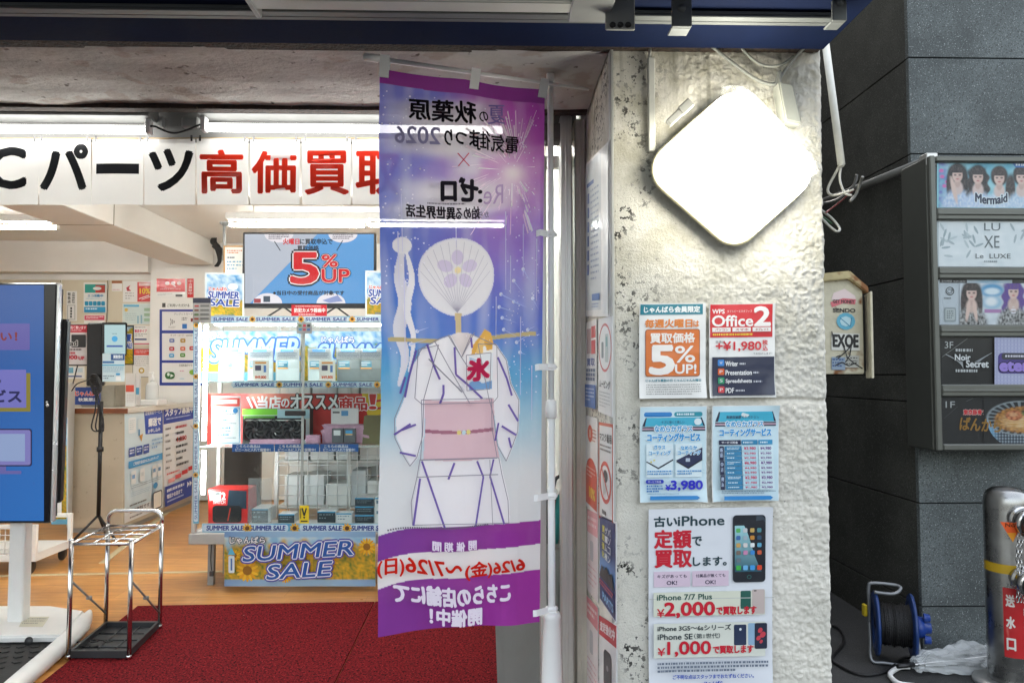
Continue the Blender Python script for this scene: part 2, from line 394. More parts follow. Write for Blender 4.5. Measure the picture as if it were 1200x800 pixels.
# red entrance mats
def carpet():
    return mat('red carpet mat', (.26, .014, .019), .95, var=.0, vscale=220, col2=(.10, .006, .010), bump=.9, bscale=300, spec=.1, speck=[((.02, .004, .005), 85, .54), ((.45, .035, .04), 110, .60), ((.42, .36, .33), 34, .765)])
CARP = carpet()
def mat_obj(pts, label):
    m_ = MB(); m_.prism(pts, (0, 0, .010), bev=.003); return tag(m_.build('entrance_mat', CARP), label, 'mat', 'red entrance mats')
Z0 = .007
a, b, c_, d = onZ(161, 711, Z0), onZ(439, 706, Z0), onZ(393, 800, Z0), onZ(50, 800, Z0)
nr = lambda p, q, D: q + (q - p) / (q - p).y * (D - q.y)
mat_obj([a, b, nr(b, c_, 2.45), nr(a, d, 2.45)], 'large red flecked entrance mat under the chrome umbrella stand')
b2, c2 = b + Vector((.004, 0, 0)), nr(b, c_, 2.45) + Vector((.004, 0, 0))
mat_obj([b2, Vector((.34, b2.y, Z0)), Vector((.34, 2.45, Z0)), c2], 'narrower dark red entrance mat under the grey bin, behind the hanging banner')

# ---------------- the shop building
SB = thing('shop_building', (-3, 6, 0), 'white walled shop open to the street, with worn lintel and boxed ceiling beam', 'building')
CZ, BY, RX, LX = 3.0, 8.8, .36, -7.6
ROUGHW = mat('worn concrete soffit', (.50, .49, .455), .75, var=.3, vscale=3.0, bump=.45, bscale=45, speck=[((.10, .085, .07), 26, .66), ((.33, .29, .25), 7, .57)])
m_ = MB(); m_.box(LX, RX, BY, BY + .15, 0, CZ); m_.build('back_wall', W_PAINT, SB)
zt = onY(90, 318, BY - .2).z; xr = onY(181, 330, BY).x
m_ = MB(); m_.box(LX, xr, BY - .18, BY - .002, zt, CZ - .002); m_.build('ceiling_drop', W_PAINT, SB)
m_ = MB(); m_.box(xr + .001, RX - .002, BY - .10, BY - .002, 0.02, CZ - .002); m_.build('wall_panel', W_PAINT, SB)
zb = onY(90, 328, BY - .03).z
m_ = MB()
for xa, xb in ((-160, 72), (74, 127), (129, 180)):
    m_.box(onY(xa, 330, BY).x, onY(xb, 330, BY).x, BY - .035, BY - .003, .02, zb, .003)
m_.build('partition_board', BEIGE, SB)
m_ = MB(); m_.box(LX, RX + .12, FD + .56, BY + .15, CZ, CZ + .15); m_.build('ceiling', CEIL, SB)
m_ = MB(); m_.box(LX - .15, LX, 2.9, BY + .15, 0, CZ); m_.build('side_wall', W_PAINT, SB)
m_ = MB(); m_.box(RX, .62, 3.02, BY + .15, 0, CZ); m_.build('side_wall', W_PAINT, SB)
# boxed beam running into the shop
bz = onY(250, 310, BY - .2).z; bx = onY(250, 310, BY - .2).x; bxl = onY(205, 312, BY - .2).x
m_ = MB(); m_.box(bxl - .05, bx, 3.3, BY - .2, bz, CZ - .002, .006); m_.build('ceiling_beam', CEIL, SB)
m_ = MB(); yj = onX(133, 268, bx).y; m_.box(bxl - .055, bx + .003, yj - .004, yj + .004, bz - .003, CZ - .01); m_.build('beam_joint', mat('beam joint brown', (.3, .27, .2), .7), SB)  # thin grey-brown strip across the boxed beam
# lintel: soffit over the entrance, the rusty edge strips and the header behind the tubes
SZ = onY(300, 53, FD).z
m_ = MB(); nx_, ny_ = 90, 14; sx0, sx1 = -6.2, .375
for j in range(ny_ + 1):
    for i in range(nx_ + 1):
        x = sx0 + (sx1 - sx0) * i / nx_; y = FD + .56 * j / ny_
        m_.v.append(Vector((x, y, SZ + .012 * (mnoise.noise((x * 2.3, y * 4, 1)) + .5 * mnoise.noise((x * 9, y * 11, 4))) + (.006 if j == 9 else 0))))
for j in range(ny_):
    for i in range(nx_):
        a = j * (nx_ + 1) + i; m_.face((a, a + nx_ + 1, a + nx_ + 2, a + 1), None, True)
m_.build('soffit', ROUGHW, SB)
RUST = mat('rusty dark edge', (.055, .036, .026), .85, var=.6, vscale=22, bump=.8, bscale=70, speck=[((.02, .018, .015), 40, .55), ((.16, .12, .09), 60, .68)])
m_ = MB(); m_.box(sx0, 1.06, FD - .02, FD + .03, SZ - .004, SZ + .06, .004); m_.build('lintel_edge', RUST, SB)
m_ = MB(); m_.box(sx0, .372, FD + .53, FD + .58, SZ - .016, SZ + .03, .004); m_.build('lintel_edge', RUST, SB)
m_ = MB(); m_.box(sx0, RX + .3, FD + .0, FD + .74, SZ + .062, SZ + .5); m_.build('lintel', ROUGHW, SB)
UP = mat('upper facade panel', (.4, .4, .39), .6, var=.1)
m_ = MB(); m_.box(-8, 1.06, FD + .06, FD + .3, SZ + .502, 8); m_.build('upper_facade', UP, SB)
m_ = MB(); m_.box(-8, 1.06, FD + .3, 10, 7.8, 8.0); m_.build('roof', UP, SB)
m_ = MB(); m_.box(-8, -7.75, 2.4, 9.2, 0, 7.8); m_.build('outer_wall', UP, SB)
m_ = MB(); m_.box(-8, 1.06, 9.0, 9.2, 0, 7.8); m_.build('outer_wall', UP, SB)
m_ = MB(); m_.box(.80, 1.05, 3.03, 9.0, 0, 7.8); m_.build('outer_wall', mat('gap wall', (.3, .3, .29), .8, var=.2), SB)
# aluminium door posts beside the pillar
for p0, p1, dd, mm in ((657, 671, 2.96, ALU), (674, 687, 3.0, mat('yellowed white trim', (.62, .59, .50), .5, var=.15, vscale=6))):
    x0, x1, *_ = rct(p0, 300, p1, 400, dd)
    m_ = MB(); m_.box(x0, x1, dd, dd + .09, .006, SZ - .002, .004)
    m_.box((x0 + x1) / 2 - .004, (x0 + x1) / 2 + .004, dd - .006, dd, .006, SZ - .01, .001); m_.build('door_post', mm, SB)
x0, x1, *_ = rct(560, 300, 672, 400, 2.97)
m_ = MB(); m_.box(x0 + .27, x1, 2.965, 3.04, SZ - .105, SZ - .032, .004)
m_.build('door_header', mat('dark door track', (.10, .095, .085), .5, var=.3), SB)
x0, x1, *_ = rct(632, 300, 641, 400, 3.12)
DR = thing('sliding_door', (x0, 3.12, .01), 'glass sliding door parked open beside the grey bin, seen right of the banner', 'door')
m_ = MB(); m_.box(x0, x0 + .028, 3.10, 3.14, .012, 2.38, .003); m_.box(RX - .035, RX - .005, 3.10, 3.14, .012, 2.38, .003)
m_.box(x0 + .029, RX - .036, 3.10, 3.14, .012, .10, .003); m_.box(x0 + .029, RX - .036, 3.10, 3.14, 2.33, 2.38, .003); m_.build('frame', ALU, DR)
m_ = MB(); m_.box(x0 + .028, RX - .035, 3.118, 3.124, .1, 2.33); m_.build('glass', GLASS, DR)

# ---------------- stucco pillar
PX0, PX1 = onY(718, 400, FD).x, onY(968, 400, FD).x
def stucco():
    m = bpy.data.materials.new('pillar stucco'); m.use_nodes = True; nt = m.node_tree; N = nt.nodes; L = nt.links; p = N['Principled BSDF']; p.inputs['Roughness'].default_value = .8; p.inputs['Specular IOR Level'].default_value = .25
    tc = N.new('ShaderNodeTexCoord'); sp = N.new('ShaderNodeSeparateXYZ'); L.new(tc.outputs['Object'], sp.inputs[0])
    def noise(s, d=5, r=.6):
        n = N.new('ShaderNodeTexNoise'); n.inputs['Scale'].default_value = s; n.inputs['Detail'].default_value = d; n.inputs['Roughness'].default_value = r; L.new(tc.outputs['Object'], n.inputs[0]); return n.outputs[0]
    def mr(src, a, b, c=0, d=1):
        r = N.new('ShaderNodeMapRange'); r.interpolation_type = 'SMOOTHSTEP'
        for i, v in enumerate((a, b, c, d)): r.inputs[1 + i].default_value = v
        L.new(src, r.inputs[0]); return r.outputs[0]
    def mul(a, b):
        q = N.new('ShaderNodeMath'); q.operation = 'MULTIPLY'; L.new(a, q.inputs[0])
        if isinstance(b, float): q.inputs[1].default_value = b
        else: L.new(b, q.inputs[1])
        return q.outputs[0]
    def mx(fac, a, b):
        q = N.new('ShaderNodeMix'); q.data_type = 'RGBA'; L.new(fac, q.inputs['Factor'])
        for nm, v in (('A', a), ('B', b)):
            if isinstance(v, tuple): q.inputs[nm].default_value = (*v, 1)
            else: L.new(v, q.inputs[nm])
        return q.outputs['Result']
    col = mx(mr(noise(4), .35, .7), (.72, .70, .63), (.83, .80, .72))
    col = mx(mul(mr(noise(7, 6, .7), .42, .66), mr(sp.outputs[2], .9, 2.5, .10, .62)), col, (.42, .39, .27))      # damp, greenish-brown stain, more towards the top
    left = mr(sp.outputs[0], -.10, -.33)                                                       # peeled pits, mostly along the left edge
    pit = mul(mul(mr(noise(62, 4, .65), .555, .58), mr(noise(3.2, 3), .46, .56)), left)
    pit2 = mul(mr(noise(70, 3, .6), .68, .72), mr(noise(5, 2), .5, .6))
    col = mx(pit, col, (.012, .011, .009)); col = mx(mul(pit2, .8), col, (.06, .055, .04))
    st = N.new('ShaderNodeMapping'); st.inputs['Scale'].default_value = (26, 26, 1.2); L.new(tc.outputs['Object'], st.inputs[0])
    sn = N.new('ShaderNodeTexNoise'); sn.inputs['Scale'].default_value = 1; sn.inputs['Detail'].default_value = 5; L.new(st.outputs[0], sn.inputs[0])
    col = mx(mul(mr(sn.outputs[0], .52, .72), mr(sp.outputs[2], 1.9, 2.6, 0, .6)), col, (.16, .15, .10))
    L.new(col, p.inputs['Base Color'])
    b = N.new('ShaderNodeBump'); b.inputs['Strength'].default_value = 1.0; b.inputs['Distance'].default_value = .008; L.new(noise(130, 7, .75), b.inputs['Height'])
    L.new(b.outputs[0], p.inputs['Normal']); return m
STU = stucco()
PZ = SZ + .06
def vor(x, z, s): return mnoise.voronoi((x * s, z * s, 3.1))[0][0]
m_ = MB(); nx_, nz_ = 190, 620; zg = onY(800, 469, FD).z
dep = []
for j in range(nz_ + 1):
    z = PZ * j / nz_
    for i in range(nx_ + 1):
        u = i / nx_; x = PX0 + (PX1 - PX0) * u
        rough = .25 + .75 * sm(.12, .45, u) + .3 * sm(.75, .95, u)
        q = mnoise.noise((x * 38, z * 38, 0)) * .0018 + abs(mnoise.noise((x * 58, z * 58, 5))) * .0036 + mnoise.noise((x * 110, z * 110, 6)) * .0014 + mnoise.noise((x * 7, z * 7, 9)) * .003 + (.5 - vor(x, z, 62)) * .0040 * sm(.15, .5, u)
        q = q * rough * 1.35
        gz = zg + .004 * mnoise.noise((x * 9, 0, 2))
        if u > .13: q -= .011 * math.exp(-((z - gz) / .0065) ** 2)
        ed = min(u, 1 - u) * (PX1 - PX0); q -= .007 * max(0, 1 - ed / .012) ** 2
        m_.v.append(Vector((x + (.004 * mnoise.noise((0, z * 30, 1)) if i == nx_ else 0), FD - q, z)))
for j in range(nz_):
    for i in range(nx_):
        a = j * (nx_ + 1) + i; m_.face((a, a + 1, a + nx_ + 2, a + nx_ + 1), None, True)
lo = [j * (nx_ + 1) for j in range(nz_ + 1)]; hi = [j * (nx_ + 1) + nx_ for j in range(nz_ + 1)]
for side, (edge, xb) in enumerate(((lo, PX0), (hi, PX1))):
    base = len(m_.v); m_.v += [Vector((xb, 3.02, m_.v[k].z)) for k in edge]
    for j in range(nz_): m_.face((edge[j], edge[j + 1], base + j + 1, base + j) if side == 0 else (edge[j], base + j, base + j + 1, edge[j + 1]))
PIL = m_.build('stucco_pillar', STU); tag(PIL, 'rough off-white stucco pillar covered in posters, stained and pitted with black', 'pillar', kind='thing')
m_ = MB(); m_.box(PX0 - .004, PX0 + .006, FD - .012, FD + .03, 0, PZ - .05, .002); m_.build('corner_strip', mat('dull corner strip', (.50, .50, .47), .5, metal=.3, var=.2, vscale=9), PIL)

# ---------------- granite neighbour
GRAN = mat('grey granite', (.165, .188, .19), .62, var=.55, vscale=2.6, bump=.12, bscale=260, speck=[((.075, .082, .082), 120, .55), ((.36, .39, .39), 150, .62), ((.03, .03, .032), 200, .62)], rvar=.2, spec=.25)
GRAN_SHADE = mat('shaded granite', (.10, .10, .088), .7, var=.55, vscale=2.4, bump=.12, bscale=260, speck=[((.045, .045, .042), 150, .55), ((.16, .16, .15), 170, .61)], rvar=.2, spec=.2)  # same granite as the front, its colour darkened for the shaded wall
JNT = mat('dark joint', (.015, .015, .015), .9)
GB = thing('granite_building', (4, 6, 0), 'grey granite clad building with dark joints, right of the stucco pillar', 'building', kind='thing')
jz = [onX(1076, y, XN).z for y in (59, 176, 322, 439, 471, 589, 708)]
jz = [6.5, jz[0] + 3 * .53, jz[0] + 2 * .53, jz[0] + .53] + jz + [-.02]
m_ = MB(); m_.box(XN + .03, 9, DN + .03, 12, 0, 6.5); m_.build('core_wall', JNT, GB)
G = .0035
side_j = jz; front_j = [z for i, z in enumerate(jz) if i not in (7,)]          # the narrow course only turns the corner once
ms, mf = MB(), MB()
for za, zb_ in zip(side_j, side_j[1:]):
    for ya, yb in ((DN + .031, 6.2), (6.2, 9.0), (9.0, 12)):
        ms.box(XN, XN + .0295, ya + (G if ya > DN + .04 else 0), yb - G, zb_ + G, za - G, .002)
for za, zb_ in zip(front_j, front_j[1:]):
    for xa, xb in ((XN - .002, 3.42), (3.42, 4.6), (4.6, 6.5)):
        mf.box(xa + (G if xa > XN else 0), xb - G, DN, DN + .0295, zb_ + G, za - G, .002)
ms.build('side_wall', GRAN_SHADE, GB); mf.build('front_wall', GRAN, GB)
m_ = MB(); m_.box(1.06, XN, 9.2, 9.3, 0, 6.5); o = m_.build('gap_end_wall', GRAN_SHADE); tag(o, 'dark wall closing the narrow gap between the two buildings', 'wall', kind='thing')

# ---------------- awning over the entrance with its channel and brackets
NAVY = mat('navy awning sheet', (.010, .018, .055), .8, var=.3, vscale=5, bump=.05, spec=.08)
AW = thing('awning', (-2, 2, 2.4), 'dark blue awning over the shop front with grey channel below it', 'awning')
AZ = onY(600, 51, 2.28).z; ax1 = onZ(984, 40, AZ).x
m_ = MB(); m_.box(-6.5, ax1, .9, 2.30, AZ, AZ + .05, .003); m_.build('canopy_sheet', NAVY, AW)
m_ = MB(); m_.box(-6.5, ax1 - .01, 2.30, FD + .01, AZ + .01, AZ + .06, .003); m_.build('back_strip', RUST, AW)
CHN = mat('grey green channel', (.20, .215, .21), .5, metal=.3, var=.25, vscale=6, stretch=(1, 4, 4))
d_ = 2.08; zc0 = onY(600, 23, d_).z; zc1 = AZ - .002
m_ = MB(); xe = onY(975, 15, d_).x
m_.box(-6.5, xe, d_, d_ + .02, zc0, zc1, .002); m_.box(-6.5, xe, d_ - .03, d_ - .001, zc0, zc0 + .008, .002); m_.box(-6.5, xe, d_ - .03, d_ - .001, zc1 - .01, zc1 - .001, .002)
m_.build('channel', CHN, AW)
for (p0, p1, y1, dep_) in ((783, 806, 40, 2.03), (967, 984, 33, 2.03)):
    x0, x1, z0, z1 = rct(p0, 12, p1, y1, dep_)
    m_ = MB(); m_.box(x0, x1, dep_ - .045, dep_ - .034, z0, AZ - .002, .002); m_.box(x0, x1, dep_ - .034, dep_ + .015, z0, z0 + .006, .002)
    m_.lathe([(0, .008), (.009, .008), (.011, 0)], ((x0 + x1) / 2, dep_ - .045, z0 + .05), (0, -1, 0), 12); m_.build('bracket', CHN, AW)
x0, x1, z0, z1 = rct(-130, -20, 716, 10, 1.97)
x0 = onY(292, 0, 1.97).x
LF = thing('strip_light_fixture', (x0, 1.97, z0), 'long white strip light fixture, switched off, under the awning edge', 'light fixture')
m_ = MB(); m_.prism([(x0, 1.90, AZ - .01), (x0, 1.90, z0 + .035), (x0, 1.945, z0), (x0, 2.00, z0), (x0, 2.04, z0 + .03), (x0, 2.04, AZ - .01)], (x1 - x0, 0, 0), bev=.004); m_.build('body', mat('aged white enamel', (.55, .56, .52), .35, var=.12, vscale=7), LF)
for k in (.012, .05): m_ = MB(); m_.box(x0 - .004 if k < .02 else x1 - .11, x0 + .012 if k < .02 else x1 + .004, 1.893, 2.045, z0 - .004, AZ - .012, .003); m_.build('end_cap', GREYM, LF)
x0, x1, z0, z1 = rct(709, 0, 744, 36, 1.99)
m_ = MB(); m_.box(x0, x1, 1.985, 1.995, z0, AZ - .002, .008, seg=3); m_.build('mounting_plate', mat('grey plate', (.34, .35, .33), .45, metal=.4, var=.15), LF)
m_ = MB()
for px in (718, 727, 736): m_.lathe([(0, .0), (.006, .0), (.006, .003), (.0085, .003), (.0085, 0)], onY(px, 30, 1.985) + Vector((0, -.0005, 0)), (0, -1, 0), 14)
m_.build('bolt_hole', mat('bolt dark', (.03, .03, .03), .5), LF)

# ================================================================== LIT LAMPS
TUBEM = mat('lit fluorescent tube', (1.0, .995, .94), .3, emit=TUBE); TUBEF = mat('lit front tube', (1.0, .985, .95), .3, emit=TUBE_FRONT)
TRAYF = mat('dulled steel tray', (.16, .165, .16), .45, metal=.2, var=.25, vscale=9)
def tube_fixture(px0, px1, py, D, label, two=False, up=.055, stem=False, rows=1, refl_h=.05):
    """ceiling fixture: white tray with end sockets and one lit tube below it"""
    a, b = onY(px0, py, D), onY(px1, py, D); z = (a.z + b.z) / 2; r = .0165
    t = thing('fluorescent_light', ((a.x + b.x) / 2, D, z), label, 'ceiling light', 'lit fluorescent lights in the shop')
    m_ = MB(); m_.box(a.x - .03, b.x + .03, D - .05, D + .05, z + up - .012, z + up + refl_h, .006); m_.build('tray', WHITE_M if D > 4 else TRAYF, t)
    for sx in (a.x - .012, b.x + .012):
        m_ = MB(); m_.box(sx - .010, sx + .010, D - .018, D + .018, z - .018, z + up - .012, .004); m_.build('socket', WHITE_P, t)
    m_ = MB(); m_.lathe([(0, 0), (r, 0), (r, b.x - a.x - .006), (0, b.x - a.x - .006)], (a.x + .003, D, z), (1, 0, 0), 14); m_.build('tube', TUBEM if D > 4 else TUBEF, t)
    if stem:
        for sx in (a.x + .2, b.x - .2):
            m_ = MB(); m_.tube([(sx, D, z + up + refl_h), (sx, D, CZ)], .006, 8); m_.build('stem', WHITE_M, t)
    return t
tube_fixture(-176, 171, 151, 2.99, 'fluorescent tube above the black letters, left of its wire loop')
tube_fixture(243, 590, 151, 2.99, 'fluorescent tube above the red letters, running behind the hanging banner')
tube_fixture(270, 427, 264, 6.6, 'fluorescent tube on the ceiling right above the television', stem=True)
tube_fixture(433, 590, 264, 6.6, 'fluorescent tube behind the hanging banner, in line with the one over the television', stem=True)
tube_fixture(-90, 66, 266, 6.6, 'fluorescent tube on the ceiling left of the boxed beam', stem=True)
for p0, p1, lb in ((-330, 200, 'unseen added fluorescent tube on the shop ceiling behind the black lettered sheets'), (250, 700, 'unseen added fluorescent tube on the shop ceiling behind the red lettered sheets')): tube_fixture(p0, p1, 158, 4.3, lb, stem=True)  # unseen row, added to light the surfaces that face the street
# white tray boards behind the front tubes, with a second pair half hidden by the lintel
HD = 3.09
zs = onY(300, 160, 3.05).z; 
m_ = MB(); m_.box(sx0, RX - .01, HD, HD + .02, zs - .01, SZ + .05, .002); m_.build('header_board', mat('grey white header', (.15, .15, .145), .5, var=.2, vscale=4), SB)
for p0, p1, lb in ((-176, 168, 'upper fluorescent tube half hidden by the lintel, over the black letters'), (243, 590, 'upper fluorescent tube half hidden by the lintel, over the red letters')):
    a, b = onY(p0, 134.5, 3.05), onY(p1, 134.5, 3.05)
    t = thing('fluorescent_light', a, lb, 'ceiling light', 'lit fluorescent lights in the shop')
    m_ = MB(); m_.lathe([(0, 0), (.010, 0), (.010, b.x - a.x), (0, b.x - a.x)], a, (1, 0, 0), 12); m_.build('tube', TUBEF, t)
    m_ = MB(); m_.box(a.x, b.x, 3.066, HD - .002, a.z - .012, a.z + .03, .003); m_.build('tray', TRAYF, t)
m_ = MB(); m_.tube(spline([onY(168, 150, 2.98), onY(180, 148, 2.98), onY(192, 153, 2.97), onY(205, 156, 2.97), onY(220, 152, 2.97), onY(236, 146, 2.98), onY(243, 150, 2.98)], 6), .004, 8)
tag(m_.build('wire_loop', BLACK_P), 'black wire looping between the ends of the two front tubes', 'wire')
for pa, pb_ in ((170, 192), (212, 232)): m_ = MB(); m_.box(onY(pa, 140, 3.03).x, onY(pb_, 140, 3.03).x, 3.03, 3.06, zs + .03, zs + .075, .006); m_.build('end_block', GREYM, SB)
#
# ---------------- lit diamond sign on the pillar
def hull_round(pts, r, n=7):
    out = []; k = len(pts)
    for i in range(k):
        p0, p, p1 = Vector(pts[i - 1]), Vector(pts[i]), Vector(pts[(i + 1) % k]); a = (p0 - p).normalized(); b = (p1 - p).normalized()
        ang = a.angle(b); d = r[i] / math.tan(ang / 2); c = p + (a + b).normalized() * (r[i] / math.sin(ang / 2)); s_ = p + a * d; e = p + b * d
        a0 = math.atan2(s_.y - c.y, s_.x - c.x); a1 = math.atan2(e.y - c.y, e.x - c.x); da = (a1 - a0 + math.pi) % (2 * math.pi) - math.pi
        out += [(c.x + r[i] * math.cos(a0 + da * j / n), c.y + r[i] * math.sin(a0 + da * j / n)) for j in range(n + 1)]
    return out
SD = 2.235
outl = hull_round([(862, 97), (963, 205), (867, 291), (755, 193)], [30, 30, 28, 30], 7)
face = [onY(x, y, SD) for x, y in outl]; cen = sum(face, Vector()) / len(face)
LS = thing('light_box_sign', (cen.x, SD + .1, cen.z), 'glowing white diamond shaped sign with rounded corners, fixed to the stucco pillar', 'illuminated sign')
m_ = MB(); rings = []
for sc_, dy in ((.97, .056), (1.0, .056), (1.008, .062), (1.008, .072), (.72, .085), (.70, .113)):
    rings.append(len(m_.v)); m_.v += [Vector((cen.x + (p.x - cen.x) * sc_, SD + dy, cen.z + (p.z - cen.z) * sc_)) for p in face]
n_ = len(face)
for a, b in zip(rings, rings[1:]):
    for i in range(n_): m_.face((a + i, b + i, b + (i + 1) % n_, a + (i + 1) % n_), None, False)
m_.face([rings[-1] + i for i in range(n_)])
m_.build('housing', mat('sign housing metal', (.42, .41, .34), .35, metal=.5, var=.2, vscale=10), LS)
m_ = MB(); rings = []
for sc_, dy in ((.985, .066), (.99, .0), (.975, -.016), (.94, -.030), (.86, -.042), (.6, -.052), (.3, -.055)):
    rings.append(len(m_.v)); m_.v += [Vector((cen.x + (p.x - cen.x) * sc_, SD + dy, cen.z + (p.z - cen.z) * sc_)) for p in face]
for a, b in zip(rings, rings[1:]):
    for i in range(n_): m_.face((a + i, b + i, b + (i + 1) % n_, a + (i + 1) % n_), None, True)
m_.face([rings[-1] + i for i in range(n_)], None, True)
m_.build('glowing_face', mat('glowing acrylic', (1, .96, .83), .3, emit=4.2), LS)
m_ = MB(); m_.tube([Vector((cen.x + (p.x - cen.x) * 1.004, SD + .056, cen.z + (p.z - cen.z) * 1.003)) for p in face], .0075, 8, closed=True); m_.build('rim', mat('sign rim', (.55, .52, .36), .3, metal=.6, var=.15), LS)
# crumpled clear plastic wrapped round the upper right edge
rim = [Vector((cen.x + (p.x - cen.x) * 1.03, SD + .0, cen.z + (p.z - cen.z) * 1.03)) for p in face]
top_i = max(range(n_), key=lambda i: rim[i].z); seq = []; i = top_i
order = sorted([p for p in rim if p.x > cen.x - .03 and p.z > cen.z - .02], key=lambda p: p.x)
m_ = MB(); rows = 7; base = 0; dens = []
for a, b in zip(order, order[1:]):
    for k in range(6): dens.append(a + (b - a) * k / 6)
for q, p in enumerate(dens):
    d = (p - cen).normalized()
    for j in range(rows):
        t = j / (rows - 1); wob = .011 * mnoise.noise((q * .55, j * .8, 3)) + .006 * mnoise.noise((q * 1.7, j * 1.9, 8))
        m_.v.append(p + d * (.004 + wob + .024 * math.sin(t * 3.1)) + Vector((0, -.01 + .085 * t + wob * .6, 0)))
for q in range(len(dens) - 1):
    for j in range(rows - 1): a = q * rows + j; m_.face((a, a + 1, a + rows + 1, a + rows), None, False)
WRAP = mat('crumpled clear film', (.8, .82, .8), .12, trans=.0, alpha=.16, spec=.9, bump=.6, bscale=40)
m_.build('plastic_wrap', WRAP, LS)
x0, x1, z0, z1 = rct(797, 118, 811, 133, 2.27)
M = Matrix.Translation(((x0 + x1) / 2, 2.27, (z0 + z1) / 2)) @ Matrix.Rotation(R(-43), 4, 'Y')
m_ = MB(); m_.box(-.022, .022, -.01, .02, -.014, .016, .003, M=M); m_.box(-.075, -.023, -.006, .02, -.012, .012, .003, M=M); m_.build('clip', mat('grey clip plastic', (.26, .26, .24), .4), LS)
m_ = MB(); m_.tube([onY(772, 186, 2.30), onY(772, 186, FD)], .009, 10); m_.build('wall_bracket', GREYM, LS); m_ = MB(); m_.tube([onY(905, 200, 2.30), onY(905, 200, FD)], .018, 10); m_.build('wall_bracket', GREYM, LS)

# ================================================================== INSIDE THE SHOP
# ---------------- big lettered sheets hung across the entrance
LD = 3.05
edges = [(-16, 45), (46, 107), (108, 168), (169, 229), (231, 291), (293, 351), (354, 411), (413, 470)]
chars = [('C', (-14, 174, 29, 220), '1c1f24'), ('パ', (49, 171, 102, 221), '1c1f24'), ('ー', (113, 192, 163, 204), '1c1f24'), ('ツ', (176, 176, 225, 222), '1c1f24'),
         ('高', (236, 177, 284, 226), 'f63a1c'), ('価', (296, 178, 346, 226), 'f63a1c'), ('買', (358, 178, 408, 227), 'f63a1c'), ('取', (418, 178, 468, 227), 'f63a1c')]
nm = ['black letter C', 'black katakana pa', 'long black dash', 'black katakana tsu', 'red character for high', 'red character for price', 'red character for buying', 'red character for taking']
for (e0, e1), (ch, bx_, cl), lb in zip(edges, chars, nm):
    ph = e0 * .37
    def mp(x, y, ph=ph, e0=e0):
        t = (y - 163) / 77; return onY(x, y, LD) + Vector((0, .003 * math.sin(t * 3.0 + ph) + .0022 * math.sin((x - e0) * .09 + ph), 0))
    s = Sheet(mp, (0, -1, 0), .0004); s.grid(e0, 163, e1, 240, 14, 18, lambda x, y: 'f6f5f2'); s.l += 1
    if ch == 'ー': s.grid(*bx_, 8, 2, lambda x, y: cl)
    else: s.text(ch, *bx_, cl, b=.045 if cl == '1c1f24' else .03)
    for q in (e0 + 4, e1 - 4): s.rect(q - 1.2, 159, q + 1.2, 166, '30302e')
    s.done('letter_sheet', SHEETM, 'hanging white sheet with a ' + lb + ', under the front tubes', 'letter sheet', 'lettered sheets across the entrance')
m_ = MB(); m_.tube([onY(-200, 162.5, LD + .008), onY(640, 162, LD + .008)], .003, 8); tag(m_.build('hanging_rail', mat('brass rail', (.35, .24, .12), .4, metal=.6)), 'thin brown rail from which the lettered sheets hang', 'rail')

# ---------------- showcase
CD = 5.15; CB = 5.62
cx0, cx1 = onY(226, 500, CD).x, onY(470, 500, CD).x
zt, zb_, zf = onY(300, 370, CD).z, onY(300, 624, CD).z, onY(300, 637, CD).z
SHOW = thing('showcase', ((cx0 + cx1) / 2, (CD + CB) / 2, .006), 'tall glass showcase with blue sale strips, lit inside, below the television', 'showcase')
m_ = MB(); m_.box(cx0 - .012, cx1 + .01, CD - .01, CB, zf, zb_ - .001, .004); m_.build('base', mat('grey steel base', (.48, .48, .47), .4, metal=.4, var=.15), SHOW)
for lx in (cx0 + .1, cx1 - .1):
    for ly in (CD + .12, CB - .06):
        m_ = MB(); m_.box(lx - .02, lx + .02, ly - .02, ly + .02, .006, zf - .001); m_.build('leg', GREYM, SHOW)
for lx in (cx0, cx1 - .03):
    for ly in (CD, CB - .03):
        m_ = MB(); m_.box(lx, lx + .03, ly, ly + .03, zb_, zt - .03, .003); m_.build('post', ALU, SHOW)
m_ = MB(); m_.box(cx0, cx1, CD, CD + .03, zt - .03, zt, .003); m_.box(cx0, cx1, CB - .03, CB, zt - .03, zt, .003); m_.box(cx0, cx0 + .03, CD + .031, CB - .031, zt - .03, zt, .003); m_.box(cx1 - .03, cx1, CD + .031, CB - .031, zt - .03, zt, .003); m_.build('top_frame', ALU, SHOW)
m_ = MB(); m_.box(cx0 + .031, cx1 - .031, CD + .031, CB - .031, zt - .02, zt - .012); m_.build('top_glass', GLASS, SHOW)
SHG = mat('clear shelf', (.80, .88, .88), .1, alpha=.55, spec=.6)
sh1, sh2 = onY(300, 447, CD + .03).z, onY(300, 523, CD + .03).z
for zz in (sh1, sh2):
    m_ = MB(); m_.box(cx0 + .032, cx1 - .032, CD + .035, CB - .04, zz - .008, zz); m_.build('shelf', SHG, SHOW)
m_ = MB(); m_.box(cx0 + .03, cx1 - .03, CD + .03, CB - .03, zb_, zb_ + .006); m_.build('floor_panel', WHITE_M, SHOW)
xs_ = onY(354.5, 500, CD).x
m_ = MB(); m_.box(cx0 + .032, xs_ + .005, CD + .006, CD + .011, zb_ + .035, zt - .034); m_.build('glass_door', GLASS, SHOW)
m_ = MB(); m_.box(xs_ - .005, cx1 - .032, CD + .016, CD + .021, zb_ + .035, zt - .034); m_.build('glass_door', GLASS, SHOW)
m_ = MB(); m_.box(xs_ - .009, xs_ + .009, CD + .001, CD + .005, zb_ + .036, zt - .035, .001); m_.build('door_edge', mat('door edge', (.34, .38, .37), .3, metal=.4), SHOW)
x0, x1, z0, z1 = rct(334, 481, 358, 487, CD - .01)
